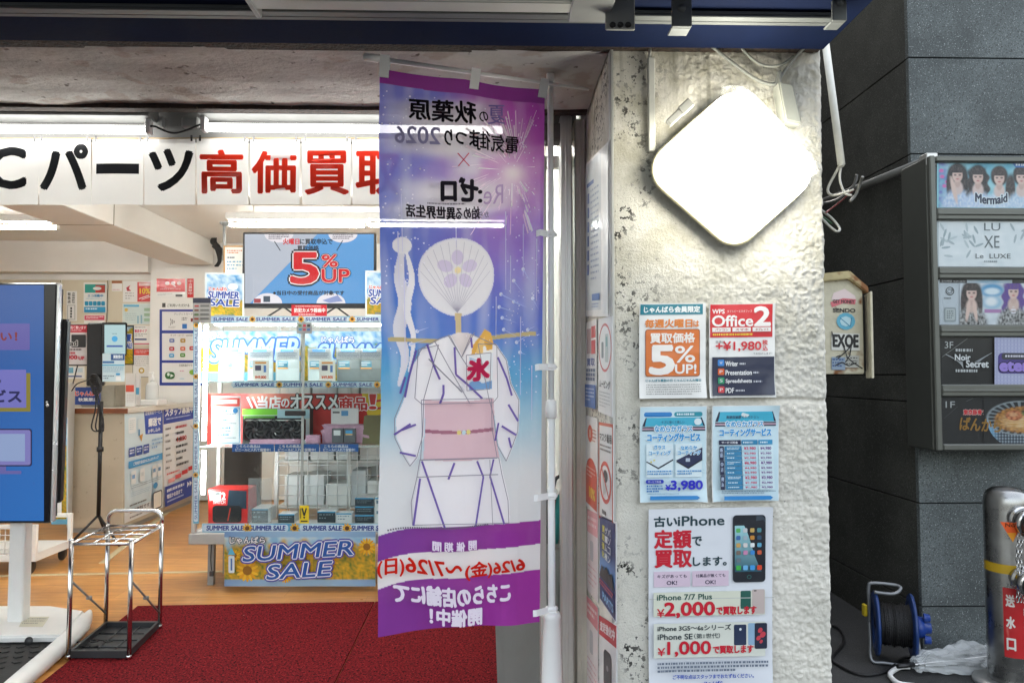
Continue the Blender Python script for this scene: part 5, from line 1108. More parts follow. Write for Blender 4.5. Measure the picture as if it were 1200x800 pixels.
bmesh.ops.delete(bm, geom=[f for f in bm.faces if all(v.co.z > zt2 - .01 for v in f.verts)], context='FACES')
m_.bm(bm); m_.build('body', mat('grey bin plastic', (.27, .28, .26), .45, var=.12, vscale=6), BN)
m_ = MB(); m_.tube([(cxb - wx, BB, zt2), (cxb + wx, BB, zt2), (cxb + wx, BB + .32, zt2), (cxb - wx, BB + .32, zt2)], .011, 8, closed=True); m_.build('rim', MATS['grey bin plastic'], BN)
TEAL = mat('teal cloth', (.02, .30, .28), .5, var=.25, vscale=10)
for i, (pxa, pya, pxb, pyb, mm, r0, lb) in enumerate(((640, 640, 657, 580, TEAL, .022, 'teal folded umbrella sticking out of the grey bin'), (628, 640, 648, 575, mat('dark umbrella cloth', (.02, .02, .022), .6), .028, 'black folded umbrella leaning in the grey bin'), (612, 640, 636, 590, mat('pale vinyl', (.62, .66, .66), .3), .026, 'pale vinyl umbrella leaning in the grey bin'))):
    a = onY(pxa, pya + 40, BB + .2); b = onY(pxb, pyb, BB + .1); n_ = 10
    U = thing('folded_umbrella', a, lb, 'umbrella'); m_ = MB(); pts = [a.lerp(b, k / n_) for k in range(n_ + 1)]
    m_.tube(pts, [r0 * (.55 + .6 * math.sin(3.0 * k / n_)) * (1 + .12 * (k % 2)) for k in range(n_ + 1)], 9); m_.build('canopy', mm, U)
    d = (b - a).normalized(); m_ = MB(); m_.tube([b - d * .02, b + d * .05] + arc(b + d * .05 + Vector((.025, 0, 0)), Vector((-1, 0, 0)), d, .025, .2, 2.8, 8), .009, 8); m_.build('handle', BLACK_P if i != 2 else WHITE_P, U)

# ================================================================== THE HANGING BANNER
yT = lambda x: 82 + (x - 446) * (24 / 192); yB = lambda x: 744 - 16 * sm(446, 545, x) + 5 * sm(540, 636, x) - 2 * math.sin((x - 446) / 190 * 6.28)
bTL, bTR = onY(446, 82, 2.335), onY(638.5, 106, 2.535); bBL, bBR = onY(450, 738, 2.375), onY(632.5, 728, 2.525)
LEFT = lambda v: 446.5 - 2.5 * v; RIGHT = lambda v: 638.5 - 6 * v
def banner_pt(x, y):
    """a point of the printed cloth: x, y run over the print; the cloth sags, folds and flares a little at its free lower left corner"""
    v = (y - 82) / (744 - 82); u = (x - 446) / 190
    vv = (y - yT(x)) / (yB(x) - yT(x)); uu = (x - LEFT(vv)) / (RIGHT(vv) - LEFT(vv))
    p = (bTL * (1 - uu) + bTR * uu) * (1 - vv) + (bBL * (1 - uu) + bBR * uu) * vv
    dz = -(yB(x) - (744 + (728 - 744) * uu)) * .0027 * vv ** 4
    fold = .012 * math.sin(uu * 7 + vv * 2.2) * (.35 + vv) + .006 * math.sin(uu * 15 - vv * 5) * vv + .008 * math.sin(vv * 9 + uu * 2) * (1 - uu)
    fold += .0075 * (abs(((uu * 4) % 1) - .5) + abs(((vv * 9) % 1) - .5))
    fold *= min(1, 6 * (1 - uu) + .15)
    p = p + Vector((-.3, -.9, 0)) * fold - Vector((0, .035, 0)) * (1 - uu) ** 2 * vv ** 3
    p.z += .006 * math.sin(uu * math.pi * 2) ** 2 * max(0, 1 - vv * 6) * -1
    return p
s = Sheet(banner_pt, Vector((-.3, -.95, 0)).normalized(), .0004, k=1.0)
rb = random.Random(11)
streaks = []
for k in range(70):
    a = rb.uniform(0, 6.28); r0 = rb.uniform(14, 40); r1 = r0 + rb.uniform(12, 60); streaks.append((598 + r0 * math.cos(a), 207 + r0 * math.sin(a) * .8, 598 + r1 * math.cos(a), 207 + r1 * math.sin(a) * .8 + r1 * .15, rb.uniform(.7, 2.0)))
for k in range(26):
    a = rb.uniform(3.3, 5.2); r0 = rb.uniform(10, 30); r1 = r0 + rb.uniform(15, 46); streaks.append((604 + r0 * math.cos(a), 190 + r0 * math.sin(a), 604 + r1 * math.cos(a), 190 + r1 * math.sin(a), rb.uniform(.6, 1.5)))
dots = [(rb.uniform(449, 500), rb.uniform(100, 340), rb.uniform(.5, 1.3)) for k in range(90)] + [(rb.uniform(590, 632), rb.uniform(120, 470), rb.uniform(.4, 1.1)) for k in range(110)] + [(rb.uniform(450, 630), rb.uniform(96, 450), rb.uniform(.4, .9)) for k in range(60)]
def nz(x, y, s_, o): return mnoise.noise((x * s_, y * s_, o))
def bcol(x, y):
    yy = y + (0 if y > 600 else 0); t = yT(x)
    if y < t + 17: return hx('8d2f93')
    u = (x - 446) / 190
    q = nz(x, y, .012, 1); q2 = nz(x, y, .045, 3)
    top = mixc(hx('7a7edc'), hx('b44cb8'), sm(.2, .8, u + .3 * q)); mid = mixc(hx('6078d4'), hx('9070cc'), sm(.2, .9, u + .25 * q)); low = mixc(hx('4a80d6'), hx('5a70d0'), u)
    c = mixc(top, mid, sm(160, 290, y)); c = mixc(c, low, sm(290, 390, y)); c = mixc(c, hx('5fabdc'), sm(385, 450, y)); c = mixc(c, hx('a9d0e4'), sm(440, 510, y)); c = mixc(c, hx('e6e8ec'), sm(490, 570, y + 14 * q))
    pk = math.exp(-(((x - 575) / 70) ** 2 + ((y - 215) / 46) ** 2)); c = mixc(c, hx('e6b2dc'), pk * (.7 + .5 * q2))
    hot = math.exp(-(((x - 598) / 15) ** 2 + ((y - 206) / 11) ** 2)); c = mixc(c, hx('fbf0f4'), hot * .9)
    for (gx, gy, wx_, wy_, a) in ((518, 138, 62, 20, .85), (548, 168, 56, 20, .8), (503, 168, 50, 16, .6), (536, 232, 70, 20, .85), (510, 254, 58, 13, .8), (545, 196, 16, 12, .6)):
        e = ((x - gx) / wx_) ** 4 + ((y - gy) / wy_) ** 4
        if e < 4: c = mixc(c, hx('f3eef4'), a * math.exp(-e * 1.3))
    if 100 < y < 520: c = mixc(c, hx('eef2fa'), .55 * max(0, nz(x, y * .12, .06, 9)))            # falling light
    return mixc(c, hx('ffffff'), .05 * max(0, q2))
s.grid(445, 79, 640, 621, 98, 270, bcol) if 0 else None
FILLS = []
def fill(pts, c): FILLS.append((min(p[0] for p in pts), max(p[0] for p in pts), min(p[1] for p in pts), max(p[1] for p in pts), pts, hx(c, 1.04)))
def inside(x, y, pts):
    r = False; j = len(pts) - 1
    for i in range(len(pts)):
        (xi, yi), (xj, yj) = pts[i], pts[j]
        if (yi > y) != (yj > y) and x < (xj - xi) * (y - yi) / (yj - yi) + xi: r = not r
        j = i
    return r
OUTL = []
LATER = []
def fell(cx, cy, rx, ry, c, n=24, rot=0):
    fill([(cx + rx * math.cos(a) * math.cos(rot) - ry * math.sin(a) * math.sin(rot), cy + rx * math.cos(a) * math.sin(rot) + ry * math.sin(a) * math.cos(rot)) for a in [2 * math.pi * i / n for i in range(n)]], c)
# plain stand-in for the drawn figure: a round paper fan, pale streamers and a festival robe hung on a bamboo pole, about the same size and colours
fell(531, 326, 44, 46, 'd9d7e2', 48); fell(531, 326, 42, 44, 'e2e0e6', 48)
for k in range(-6, 7): LATER.append(([(531, 368), (531 + 41 * math.sin(k * .23), 326 - 42 * math.cos(k * .23) + abs(k) * .6)], .5, 'b9b6c6'))
for k in range(5): fell(531 + 15 * math.cos(k * 1.257 - 1.57), 318 + 15 * math.sin(k * 1.257 - 1.57), 9, 7, 'cfc4de', 14, rot=k * 1.257 - 1.57)
fell(531, 318, 4, 4, 'e8d8a8', 12)
fill([(527, 368), (535, 368), (534, 393), (528, 393)], 'c9b48a')
def ribbon(pts, ws, c):
    q = spline([Vector((a, b, 0)) for a, b in pts], 8); k = len(q) - 1
    L_, R_ = [], []
    for i, p in enumerate(q):
        t = (q[min(k, i + 1)] - q[max(0, i - 1)]).normalized(); w_ = ws[0] + (ws[1] - ws[0]) * i / k; w_ *= math.sin(math.pi * (.08 + .84 * i / k)); L_.append(p + Vector((-t.y, t.x, 0)) * w_); R_.append(p - Vector((-t.y, t.x, 0)) * w_)
    fill([tuple(p.xy) for p in L_] + [tuple(p.xy) for p in R_[::-1]], c)
ribbon([(470, 296), (466, 330), (472, 360), (465, 392), (471, 424), (464, 458)], (9, 6), 'd8d6e0'); fell(470, 292, 11, 10, 'e2e0e6', 20)
ribbon([(475, 300), (480, 330), (474, 366), (481, 400), (475, 440)], (5, 3), 'e6e4ea')
fill([(452, 401), (628, 396), (628, 401), (452, 406)], 'b9a878')
robe = 'e3e1e8'; ol = '8d8a98'; pu = '6f5aa8'
def outlined(pts, c, lw=.9): fill(pts, c); LATER.append((pts + [pts[0]], lw, ol))
outlined([(510, 406), (492, 412), (480, 432), (472, 466), (461, 496), (462, 518), (470, 536), (478, 549), (486, 538), (493, 512), (494, 470)], robe)
outlined([(556, 406), (578, 408), (592, 428), (598, 456), (608, 476), (607, 512), (600, 530), (593, 545), (582, 526), (576, 490), (570, 470)], robe)
outlined([(512, 398), (522, 394), (536, 420), (548, 394), (556, 398), (580, 410), (582, 470), (576, 476), (492, 476), (484, 470), (488, 414)], 'e9e7ec')
fill([(522, 394), (530, 391), (541, 391), (549, 394), (536, 420)], 'd8cfd0'); LATER.append(([(521, 395), (536, 420), (552, 392)], 1, ol)); LATER.append(([(506, 402), (522, 432), (546, 474)], 1, ol)); LATER.append(([(536, 420), (548, 438)], 1, ol))
outlined([(490, 540), (584, 540), (588, 560), (596, 590), (597, 616), (481, 616), (480, 590), (486, 562)], 'e5e3e9')
for a in ([(498, 406), (506, 432), (512, 446)], [(486, 414), (478, 446), (473, 470)], [(528, 408), (530, 440), (544, 452), (562, 470)], [(548, 398), (549, 410)], [(516, 452), (516, 462), (512, 474)], [(474, 446), (468, 466)], [(582, 424), (594, 450), (600, 470)], [(470, 508), (486, 500)], [(462, 514), (480, 500)], [(468, 534), (486, 536)], [(588, 504), (606, 516)], [(597, 518), (600, 530)], [(596, 480), (608, 500)], [(584, 500), (580, 520)],
          [(493, 541), (518, 616)], [(529, 541), (522, 560)], [(556, 541), (564, 560), (554, 616)], [(578, 541), (573, 560), (592, 616)], [(491, 561), (483, 616)]): LATER.append((a, 2.4, pu))
LATER.append(([(487, 560), (584, 559)], 1, ol)); LATER.append(([(573, 541), (577, 616)], .8, ol))
outlined([(493, 471), (575, 471), (576, 506), (583, 540), (492, 540), (494, 506)], 'd3b4bf', .9); fill([(494, 505), (575, 505), (575, 509), (494, 509)], '9a6478')
for k, c in enumerate(('d8c878', 'b4cfd8', 'd8c878')): fell(532 + 5.5 * k, 507, 2.6, 2.8, c, 12)
outlined([(543, 418), (574, 418), (573, 460), (544, 459)], 'e2e8ee'); fill([(543.5, 450), (552, 446), (560, 452), (573, 450), (573, 459.5), (544, 458.5)], '6f9ccc'); fill([(544, 420), (553, 424), (548, 428), (544, 428)], 'a8c0d8')
fill([(546, 417), (548, 406), (556, 398), (563, 389), (571, 394), (574, 406), (572, 417)], 'dda94c'); fill([(551, 417), (556, 402), (563, 398), (562, 417)], 'e8c27a'); fill([(561, 417), (561, 409), (564, 409), (565, 414), (573, 414), (574, 417)], 'f0ece8')
LATER.append(([(501, 423), (538, 460)], 1.4, '84828e')); fell(534, 457, 3, 5.5, 'c9c8d0', 14, rot=-.7)

# cloth grid that follows the hem exactly
def cloth_grid(n, mrows, fn):
    s.l += 1; base = len(s.mb.v); cols = []
    for j in range(mrows + 1):
        vv = j / mrows
        for i in range(n + 1):
            uu = i / n; x = LEFT(vv) + (RIGHT(vv) - LEFT(vv)) * uu; y = yT(x) + (yB(x) - yT(x)) * vv
            s.mb.v.append(s.P(x, y)); cols.append(fn(x, y))
    for j in range(mrows):
        for i in range(n):
            a = j * (n + 1) + i; q = (a, a + 1, a + n + 2, a + n + 1); s.mb.face([base + t for t in q], [cols[t] for t in q], True)
wv = lambda x: 622 - 5 + 14 * math.exp(-((x - 446) / 42)) - 2 * math.sin((x - 470) / 30)         # the printed bands bend with the flare
b1, b2_, b3 = (lambda x: wv(x) - 2), (lambda x: wv(x) + 27 - .01 * (x - 446)), (lambda x: wv(x) + 58 - .02 * (x - 446))
def fullcol(x, y):
    if y > b3(x): return mixc(hx('86409c'), hx('a63aa4'), sm(446, 640, x))
    if y > b2_(x): return hx('efecee')
    if y > b1(x): return mixc(hx('7f3f9e'), hx('9c3aa0'), sm(446, 640, x))
    c = bcol(x, y)
    for (xa, xb, ya, yb, pts, fc) in FILLS:
        if xa <= x <= xb and ya <= y <= yb and inside(x, y, pts): c = fc
    return c
cloth_grid(230, 760, fullcol)
# fireworks
for (xa, ya, xb, yb, w_) in streaks:
    if ya > yT(xa) + 19 and yb > yT(xb) + 19 and xa < 632 and xb < 632 and xa > 450 and xb > 450: s.poly([(xa - w_ * .3, ya), (xa + w_ * .3, ya), (xb + w_, yb), (xb - w_ * .2, yb + w_)], rb.choice(['ffffff', 'fff2fa', 'f8e0f2'])); s.l -= .97
for (x, y, r_) in dots:
    if y > yT(x) + 20: s.ell(x, y, r_, r_, 'eceaf6', 8); s.l -= .97
for (x, y0, y1) in ((471, 232, 300), (530, 268, 292), (590, 252, 345), (596, 305, 350), (612, 268, 330), (629, 286, 360), (609, 378, 470), (623, 436, 500), (472, 330, 430), (466, 276, 340), (578, 352, 400)):
    s.poly([(x - .7, y0), (x + .7, y0), (x + .35, y1), (x - .35, y1)], 'd6d4ee'); s.l -= .95
for (x, y, dx, dy) in ((582, 365, 22, 8), (586, 378, 20, 8), (588, 392, 18, 10), (600, 360, 18, 8), (584, 350, 26, 14), (612, 322, 10, 16), (600, 335, 14, 18), (624, 357, 8, 14), (478, 408, 20, -8), (486, 392, 14, -6), (604, 408, 16, -8), (618, 394, 10, -4), (608, 420, 8, 3)):
    s.poly([(x, y - 1.2), (x + 1.2, y), (x, y + 1.2), (x - 1.2, y)], 'ffffff'); s.ell(x, y, 2.2, 2.2, 'f4f4fc', 10); s.poly([(x, y - .8), (x + dx, y + dy), (x, y + .8)], 'b9c8f0'); s.l -= 2.9
s.l += 3
for args in LATER: s.line(*args)
s.l += 2; s.text('氷', 545, 424, 572, 448, 'd0305c', b=.07)
# lettering, seen from the back of the cloth and so reversed
dk = '201c26'; sl_ = lambda x: 0
rs = 24
def bt(t, x0, y0, x1, y1, c, b=0, **k): s.text(t, x0, y0, x1, y1, c, b=b, mir=True, **k)
bt('秋葉原', 483, 119, 557, 144, dk, .03, rise=5); bt('の', 561, 134, 571, 146, dk, .02); bt('夏', 571, 126, 592, 149, '7f70b4', .006)
bt('電気', 575, 161, 608, 182, dk, .02, rise=4); bt('街', 557, 158, 574, 180, dk, .015); bt('ま', 550, 157, 560, 176, dk, .03) ; bt('つり', 522, 157, 547, 175, dk, .03); bt('2026', 468, 154, 517, 174, '9d97c0', .02)
s.line([(536.5, 184), (549.5, 199)], 1.2, 'c0385a'); s.line([(549.5, 184), (537, 199)], 1.2, 'c0385a')
bt('ゼロ', 518, 213, 559, 240, '2b2730', .05); bt(':', 560, 228, 564, 242, '2b2730', .05); bt('Re', 566, 222, 590, 245, 'b49ac4', .0)
bt('から', 560, 253, 572, 260, '6a6472', .02); bt('始める', 534, 247, 561, 261, '3a3442', .03); bt('異世界生活', 480, 246, 533, 260, '2b2730', .04, rise=1); s.dash(503, 242.5, 570, 244.4, 1, '6a6472', .9)
for k, t in enumerate('開催期間'): x = 506 + (3 - k) * 13.8; bt(t, x, 630, x + 9.4, 640, 'f2e8f4', .04, rise=.6)
bt('6/26(金)', 544, 655, 618, 674, 'd8271c', .035, rise=-1); bt('〜', 521, 656, 540, 664, 'd8271c', .08); bt('7/26', 477, 651, 519, 667, 'd8271c', .04, rise=1); bt('(日)', 450, 655, 475, 675, 'd8271c', .03, rise=-3)
bt('こちらの店舗にて', 465, 681, 601, 702, 'f4ecf6', .05, rise=0); bt('開催中！', 502, 705, 564, 723, 'f4ecf6', .05, rise=1)
for i in range(46): x = 459 + i * 2.5; s.rect(x, 612.5 + 8 * math.exp(-(x - 459) / 26), x + 1.6, 614.5 + 8 * math.exp(-(x - 459) / 26), '6a6670'); s.l -= .98
NB = thing('hanging_banner', (bTR.x, bTR.y, bBR.z), 'tall purple and blue festival banner seen from behind, its writing reversed', 'banner')
s.done('cloth', CLOTH, parent=NB)
# loops of the banner
TAPE = mat('white strap', (.88, .88, .88), .55, var=.05)
m_loops = []
barL, barR = onY(436, 68, 2.325), onY(690, 105, 2.595)
def on_bar(px): return barL.lerp(barR, (px - 436) / 254)
for px in (450, 551, 634):
    p = on_bar(px); q = banner_pt(px + 1, yT(px) + 10); h_ = .016; dx = (barR - barL).normalized() * h_; m_ = MB()
    for off in (-.011, .011):
        n_ = Vector((0, off, 0)); m_.poly([p - dx + n_ + Vector((0, 0, .012)), p + dx + n_ + Vector((0, 0, .012)), q + dx + n_ * .25, q - dx + n_ * .25])
    m_.poly([p - dx + Vector((0, -.011, .012)), p + dx + Vector((0, -.011, .012)), p + dx + Vector((0, .011, .012)), p - dx + Vector((0, .011, .012))]); m_.build('loop', TAPE, NB)
pb, pt_ = onY(642, 780, 2.56), onY(649.5, 90, 2.56); pxm = (pb.x + pt_.x) / 2
for py in (279, 438, 590, 722):
    v = (py - 82) / 662; q = banner_pt(RIGHT(v) - 4, py); zz = q.z; m_ = MB(); c = Vector((pxm, 2.56, zz))
    m_.tube([c + Vector((.0165 * math.cos(a), .0165 * math.sin(a), 0)) for a in [i * math.pi / 10 for i in range(20)]], .006, 6, closed=True)
    vs0 = len(m_.v)
    for d in (-.011, .011): m_.v += [q + Vector((-.018, -.004, d - .004)), q + Vector((.0, -.012, d)), c + Vector((-.012, -.017, d)), c + Vector((.014, -.017, d))]
    for i in range(3): m_.face((vs0 + i, vs0 + i + 1, vs0 + 5 + i, vs0 + 4 + i))
    m_.build('loop', TAPE, NB)
FP = thing('banner_pole', (pxm, 2.56, .006), 'white telescopic pole in a white foot, holding the hanging banner', 'pole')
POLE = mat('pale pole enamel', (.80, .82, .82), .25, var=.06)
zj = onY(646, 480, 2.56).z; ztop = pt_.z
m_ = MB(); m_.tube([(pxm, 2.56, .3), (pxm, 2.56, zj)], .0125, 14); m_.tube([(pxm, 2.56, zj), (pxm, 2.56, ztop)], .0105, 14); m_.build('pole', POLE, FP)
m_ = MB(); m_.lathe([(.0126, -.03), (.019, -.028), (.020, .0), (.018, .03), (.0107, .036)], (pxm, 2.56, zj), n=18); m_.build('collar', WHITE_P, FP); m_ = MB(); m_.lathe([(.0107, -.02), (.014, -.018), (.014, .022), (0, .024)], (pxm, 2.56, ztop), n=16); m_.build('collar', WHITE_P, FP)
m_ = MB(); m_.tube([barL, barR], [.0085, .0045], 10); m_.lathe([(0, -.03), (.012, -.026), (.013, .02), (.009, .024)], barL, (barR - barL).normalized(), 14); m_.build('cross_bar', WHITE_P, FP)
zc = onY(642, 716, 2.56).z
m_ = MB(); m_.lathe([(.014, 0), (.026, -.002), (.029, -.008), (.031, -.02), (.029, -.025), (.034, -.2), (.042, -zc + .12), (.20, -zc + .10), (.22, -zc + .02), (.20, -zc + .008), (0, -zc + .008)], (pxm, 2.56, zc), n=28); m_.build('foot', WHITE_P, FP)
C.objects.unlink(_tob); C.objects.link(_tob)

# ================================================================== POSTERS ON THE PILLAR
PF = FD - .014
def poster(a, b, c2_, d2, shear, fn, label, mm=LAM, body='f3f4f3', t=.003, D=PF):
    ph_ = a * .7
    def mp(x, y):
        u, v = (x - a) / (c2_ - a) * 2 - 1, (y - b) / (d2 - b) * 2 - 1; lift = .010 * max(0, abs(u) - .45) ** 2 * max(0, abs(v) - .45) ** 2 * 7 * (1.3 + math.sin(ph_ + 2 * (u > 0) + 3.1 * (v > 0))) + .0006 * math.sin(u * 2.6 + ph_) * math.sin(v * 3.3 + 1)
        return onY(x, y + shear * (x - a), D - .0015) - Vector((0, lift, 0))
    s = Sheet(mp, (0, -1, 0), eps=.00022); s.bend = True; s.l = -9; s.grid(a, b, c2_, d2, 14, 18, lambda x, y: 'c9c9c6'); s.l = -1; s.grid(a, b, c2_, d2, 14, 18, lambda x, y: body); s.l = 3; fn(s); return s.done('wall_poster', mm, label, 'poster')
def po1(s):
    s.rect(750, 357, 823.5, 369, '1b8296'); s.text('じゃんばら会員限定', 754.5, 359.5, 820, 366.5, 'f6fbfb', b=.05)
    s.text('毎週火曜日', 756, 374.5, 811, 384, 'e8852e', b=.05); s.text('は', 812.5, 376.5, 819, 383.5, 'e8852e', b=.04)
    s.rrect(756, 386, 820, 441.5, 3, 'a85a22'); s.rrect(757, 387, 819, 440.5, 2.5, 'e2772c')
    s.text('買取価格', 762, 390.5, 814, 402, 'fbf6f0', b=.04); s.text('5', 762, 406, 789, 438, 'fdfaf6', b=.06); s.text('%', 791, 406, 814, 425, 'fdfaf6', b=.02); s.text('UP!', 791, 427.5, 815.5, 438, 'fdfaf6', b=.04)
    s.text('じゃんぱら買取の日 じゃんじゃん火曜日', 756.5, 444.5, 821, 447.5, '1b8296', b=.03); s.dash(757, 450.5, 821, 464, 5, '8a8c8c', .3)
poster(749, 356, 827, 467, -.012, po1, 'white poster with a teal heading and orange five percent panel on the pillar')
def po2(s):
    s.rect(832, 357, 905, 395.5, 'd8222c'); s.text('WPS', 834.5, 362.5, 849, 367.5, 'fbf4f2', b=.04); s.text('ダブルピーエスオフィス', 852, 363.5, 881, 366.5, 'f4d8d4'); s.text('Office', 834.5, 370, 882, 382.5, 'fdf8f6', b=.035); s.text('2', 884, 360.5, 902, 382, 'fdf8f6', b=.05)
    for k, t in enumerate(('パソコン', 'スマホ', 'タブレット')): s.rect(834.5 + 23.5 * k, 384, 856 + 23.5 * k, 389, 'f4f1ee'); s.text(t, 838 + 23.5 * k, 385, 853 + 23.5 * k, 388, 'c8242c', b=.03)
    s.dash(835, 391, 903, 393.5, 1, 'f2ce3a', .95)
    s.text('本体に', 838, 399, 849, 402.5, '33343a'); s.text('+¥1,980', 838.5, 400.5, 891.5, 412, 'd4182c', b=.03); s.text('税込', 893, 399.5, 899, 411.5, 'd4182c', b=.01) if 0 else (s.text('税', 893, 399, 899, 404.8, 'd4182c', b=.03), s.text('込', 893, 405.6, 899, 411.4, 'd4182c', b=.03)); s.text('でお付けします！', 882, 413.5, 904, 416, '33343a')
    s.rect(834, 418.5, 906.5, 463.5, '1c2645')
    for k, (t, c, x1) in enumerate((('Writer', '2f86d8', 864), ('Presentation', 'e0622c', 880), ('Spreadsheets', '1f9a6c', 880), ('PDF', 'd0303c', 859))):
        y = 421.5 + 10.4 * k; s.rrect(840.5, y, 848, y + 7.4, 1.2, c); s.text('WPSP'[k], 842.5, y + 2, 846, y + 5.4, 'f4f4f4'); s.text(t, 849.5, y + 2, x1, y + 7.6, 'f4f5f8', b=.03); s.dash(x1 + 2, y + 4, x1 + 14, y + 6.6, 1, 'c8ccd8', .8)
poster(831, 356.5, 908, 466, -.012, po2, 'red white and navy office software poster, upper right on the pillar')
def lozenge(s, x0, x1, y0, y1):
    s.poly([(x0 + 4, y0), (x1 - 4, y0), (x1, y1), (x0, y1)], '3fb4d4'); s.poly([(x0 + 4, y0), (x0 + 7, y0), (x0 + 3, y1), (x0, y1)], '1c2440'); s.poly([(x1 - 5.5, y0), (x1 - 4, y0), (x1, y1), (x1 - 2, y1)], '1c2440')
    for k, c in ((1.5, '2a3048'), (3.2, 'c89ab0'), (4.9, '2a3048')): s.rect(x0, y1 + k - .8, x1, y1 + k + .6, c)
def po3(s):
    s.rect(750, 477, 827.5, 588, 'cfe8f2'); s.rrect(754.5, 483, 787.5, 488.5, 2.5, '1f7fc8'); s.rrect(790, 483, 823, 488.5, 2.5, '1f93a8'); s.dash(758, 484.6, 785, 487, 1, 'e4f2fa', .9); s.dash(793, 484.6, 820, 487, 1, 'e4f2fa', .9)
    lozenge(s, 752.5, 826, 489.5, 499.5); s.text('キズに強くて美しい', 775, 493, 802, 496.5, '2a4a6a'); s.ell(817.5, 494.5, 4.4, 4, 'e4f2f8'); s.text('なめらかガラス', 767, 499, 811, 506, '2f9fdc', b=.04, out=('eef8fc', .12)); s.text('コーティングサービス', 758.5, 508, 820, 517, '1f96dc', b=.06, out=('eef8fc', .06))
    for x in (757, 791): s.rect(x, 520, x + 31, 559, 'dff0f6')
    s.poly([(756.5, 541), (771, 549.5), (788.5, 539.5), (788.5, 524.5)], '202a3a'); s.poly([(756.5, 539.5), (771, 547.5), (788.5, 537.5), (788.5, 524.5)], 'd6e6ee'); s.poly([(791.5, 541), (806, 549.5), (822.5, 539.5), (822.5, 524.5)], '141a30'); s.poly([(791.5, 539.5), (806, 547.5), (822.5, 537.5), (822.5, 524.5)], '1f2a52')
    s.ell(762.5, 541, 1, 1, 'e0d23a'); s.ell(766, 539, 1, 1, 'e0d23a'); s.rect(803, 537, 808, 541, 'b9c6da'); s.text('ガラス', 765.5, 521.5, 779, 526, '2f9fdc', b=.05, out=('eef8fc', .12)); s.text('コーティング', 760, 528, 785, 533, '2f9fdc', b=.05, out=('eef8fc', .1)); s.text('なめらか', 797, 522.5, 816, 527, '2f9fdc', b=.05, out=('eef8fc', .12)); s.text('コーティング', 793.5, 528, 820, 533, '2f9fdc', b=.05, out=('eef8fc', .1))
    s.dash(758, 551, 787, 557, 2, '3f90d0', .5); s.dash(793, 551, 821, 557, 2, '3f90d0', .5)
    s.rrect(756, 561.5, 777, 566, 2, '1f35b4'); s.text('サービス料金', 758.5, 562.7, 774, 565.2, 'eef2ff'); s.dash(757, 568, 776, 577, 3, '2f78c0', .6); s.text('¥', 779, 567.5, 785, 574, '1f22c4', b=.05); s.text('3,980', 785.5, 563, 822, 574.5, '1f22c4', b=.05); s.dash(758, 577.5, 822, 579, 1, '6f9ab8', .6)
    s.poly([(761, 580.5), (816, 580.5), (819, 582.8), (816, 585), (761, 585)], '1f85cc'); s.dash(765, 581.8, 813, 583.8, 1, 'dcecf8', .95)
poster(749.5, 476.5, 828, 588.5, -.012, po3, 'pale blue coating poster with two drawn phones and a navy price on the pillar')
def po4(s):
    s.rect(835, 476, 912, 587, 'cfe8f2'); lozenge(s, 838, 909, 482.5, 494); s.text('高硬度被膜でキズからガード', 851, 487, 896, 490.5, '2a5a7a', b=.02); s.ell(873, 486, 4.6, 3, 'd8e2e4'); s.text('高硬度被膜でキズからガード', 851, 487, 896, 490.5, '2a4a6a'); s.text('なめらかガラス', 850, 493.5, 894, 500, '2f9fdc', b=.04, out=('eef8fc', .12)); s.text('コーティングサービス', 843, 502.5, 903, 511, '1f96dc', b=.06, out=('eef8fc', .06))
    s.rect(842, 515.5, 867.5, 521, '1a2347'); s.rect(868.5, 515.5, 887, 521, '2a86b4'); s.rect(888, 515.5, 904.5, 521, '2f93c4'); s.text('サービス料金', 845, 517, 864, 519.7, 'eef2fa', b=.03); s.dash(870, 517.5, 885, 519.5, 1, 'dff0f8', .9); s.dash(890, 517.5, 902, 519.5, 1, 'dff0f8', .9)
    pr = (('3,980', '4,980'), ('2,980', '3,980'), ('2,980', '3,980'), ('6,980', '7,980'), ('4,980', '5,980'), ('2,980', '3,980'), ('2,980', '3,980'), ('1,980', '2,980'), ('1,980', '2,980'))
    y = 522.5
    for k, (p, q) in enumerate(pr):
        h_ = 6.4 if k % 3 == 0 else 5.2
        if k % 3 == 0: s.rect(842.5, y, 847.5, y + 16.6, '1a2347'); vchars(s, ('新品', '中古', '持込')[k // 3], 843.4, y + 2, y + 14, 3, 'b8cbe6')
        s.rect(848.5, y, 868, y + h_ - .5, '2a82b0'); s.dash(851, y + 1.4, 866, y + h_ - 1.6, 2 if k % 3 == 0 else 1, 'd8ecf6', .6); s.rect(868.6, y, 887, y + h_ - .5, 'bfe0ee'); s.rect(888, y, 905, y + h_ - .5, 'd9eef5'); s.text('¥' + p, 871, y + 1, 884.5, y + h_ - 1.6, 'c8285a', b=.04); s.text('¥' + q, 890, y + 1, 902.5, y + h_ - 1.6, '6a3a8a', b=.04); y += h_
    s.dash(843, 574, 906, 578, 2, '5a7a94', .45); s.poly([(846, 579.8), (900, 579.8), (903, 582), (900, 584.5), (846, 584.5)], '1f85cc'); s.dash(850, 581, 896, 583, 1, 'dcecf8', .95)
poster(834, 475.5, 912.5, 587.5, -.012, po4, 'pale blue coating price table poster, right of the two phone poster')
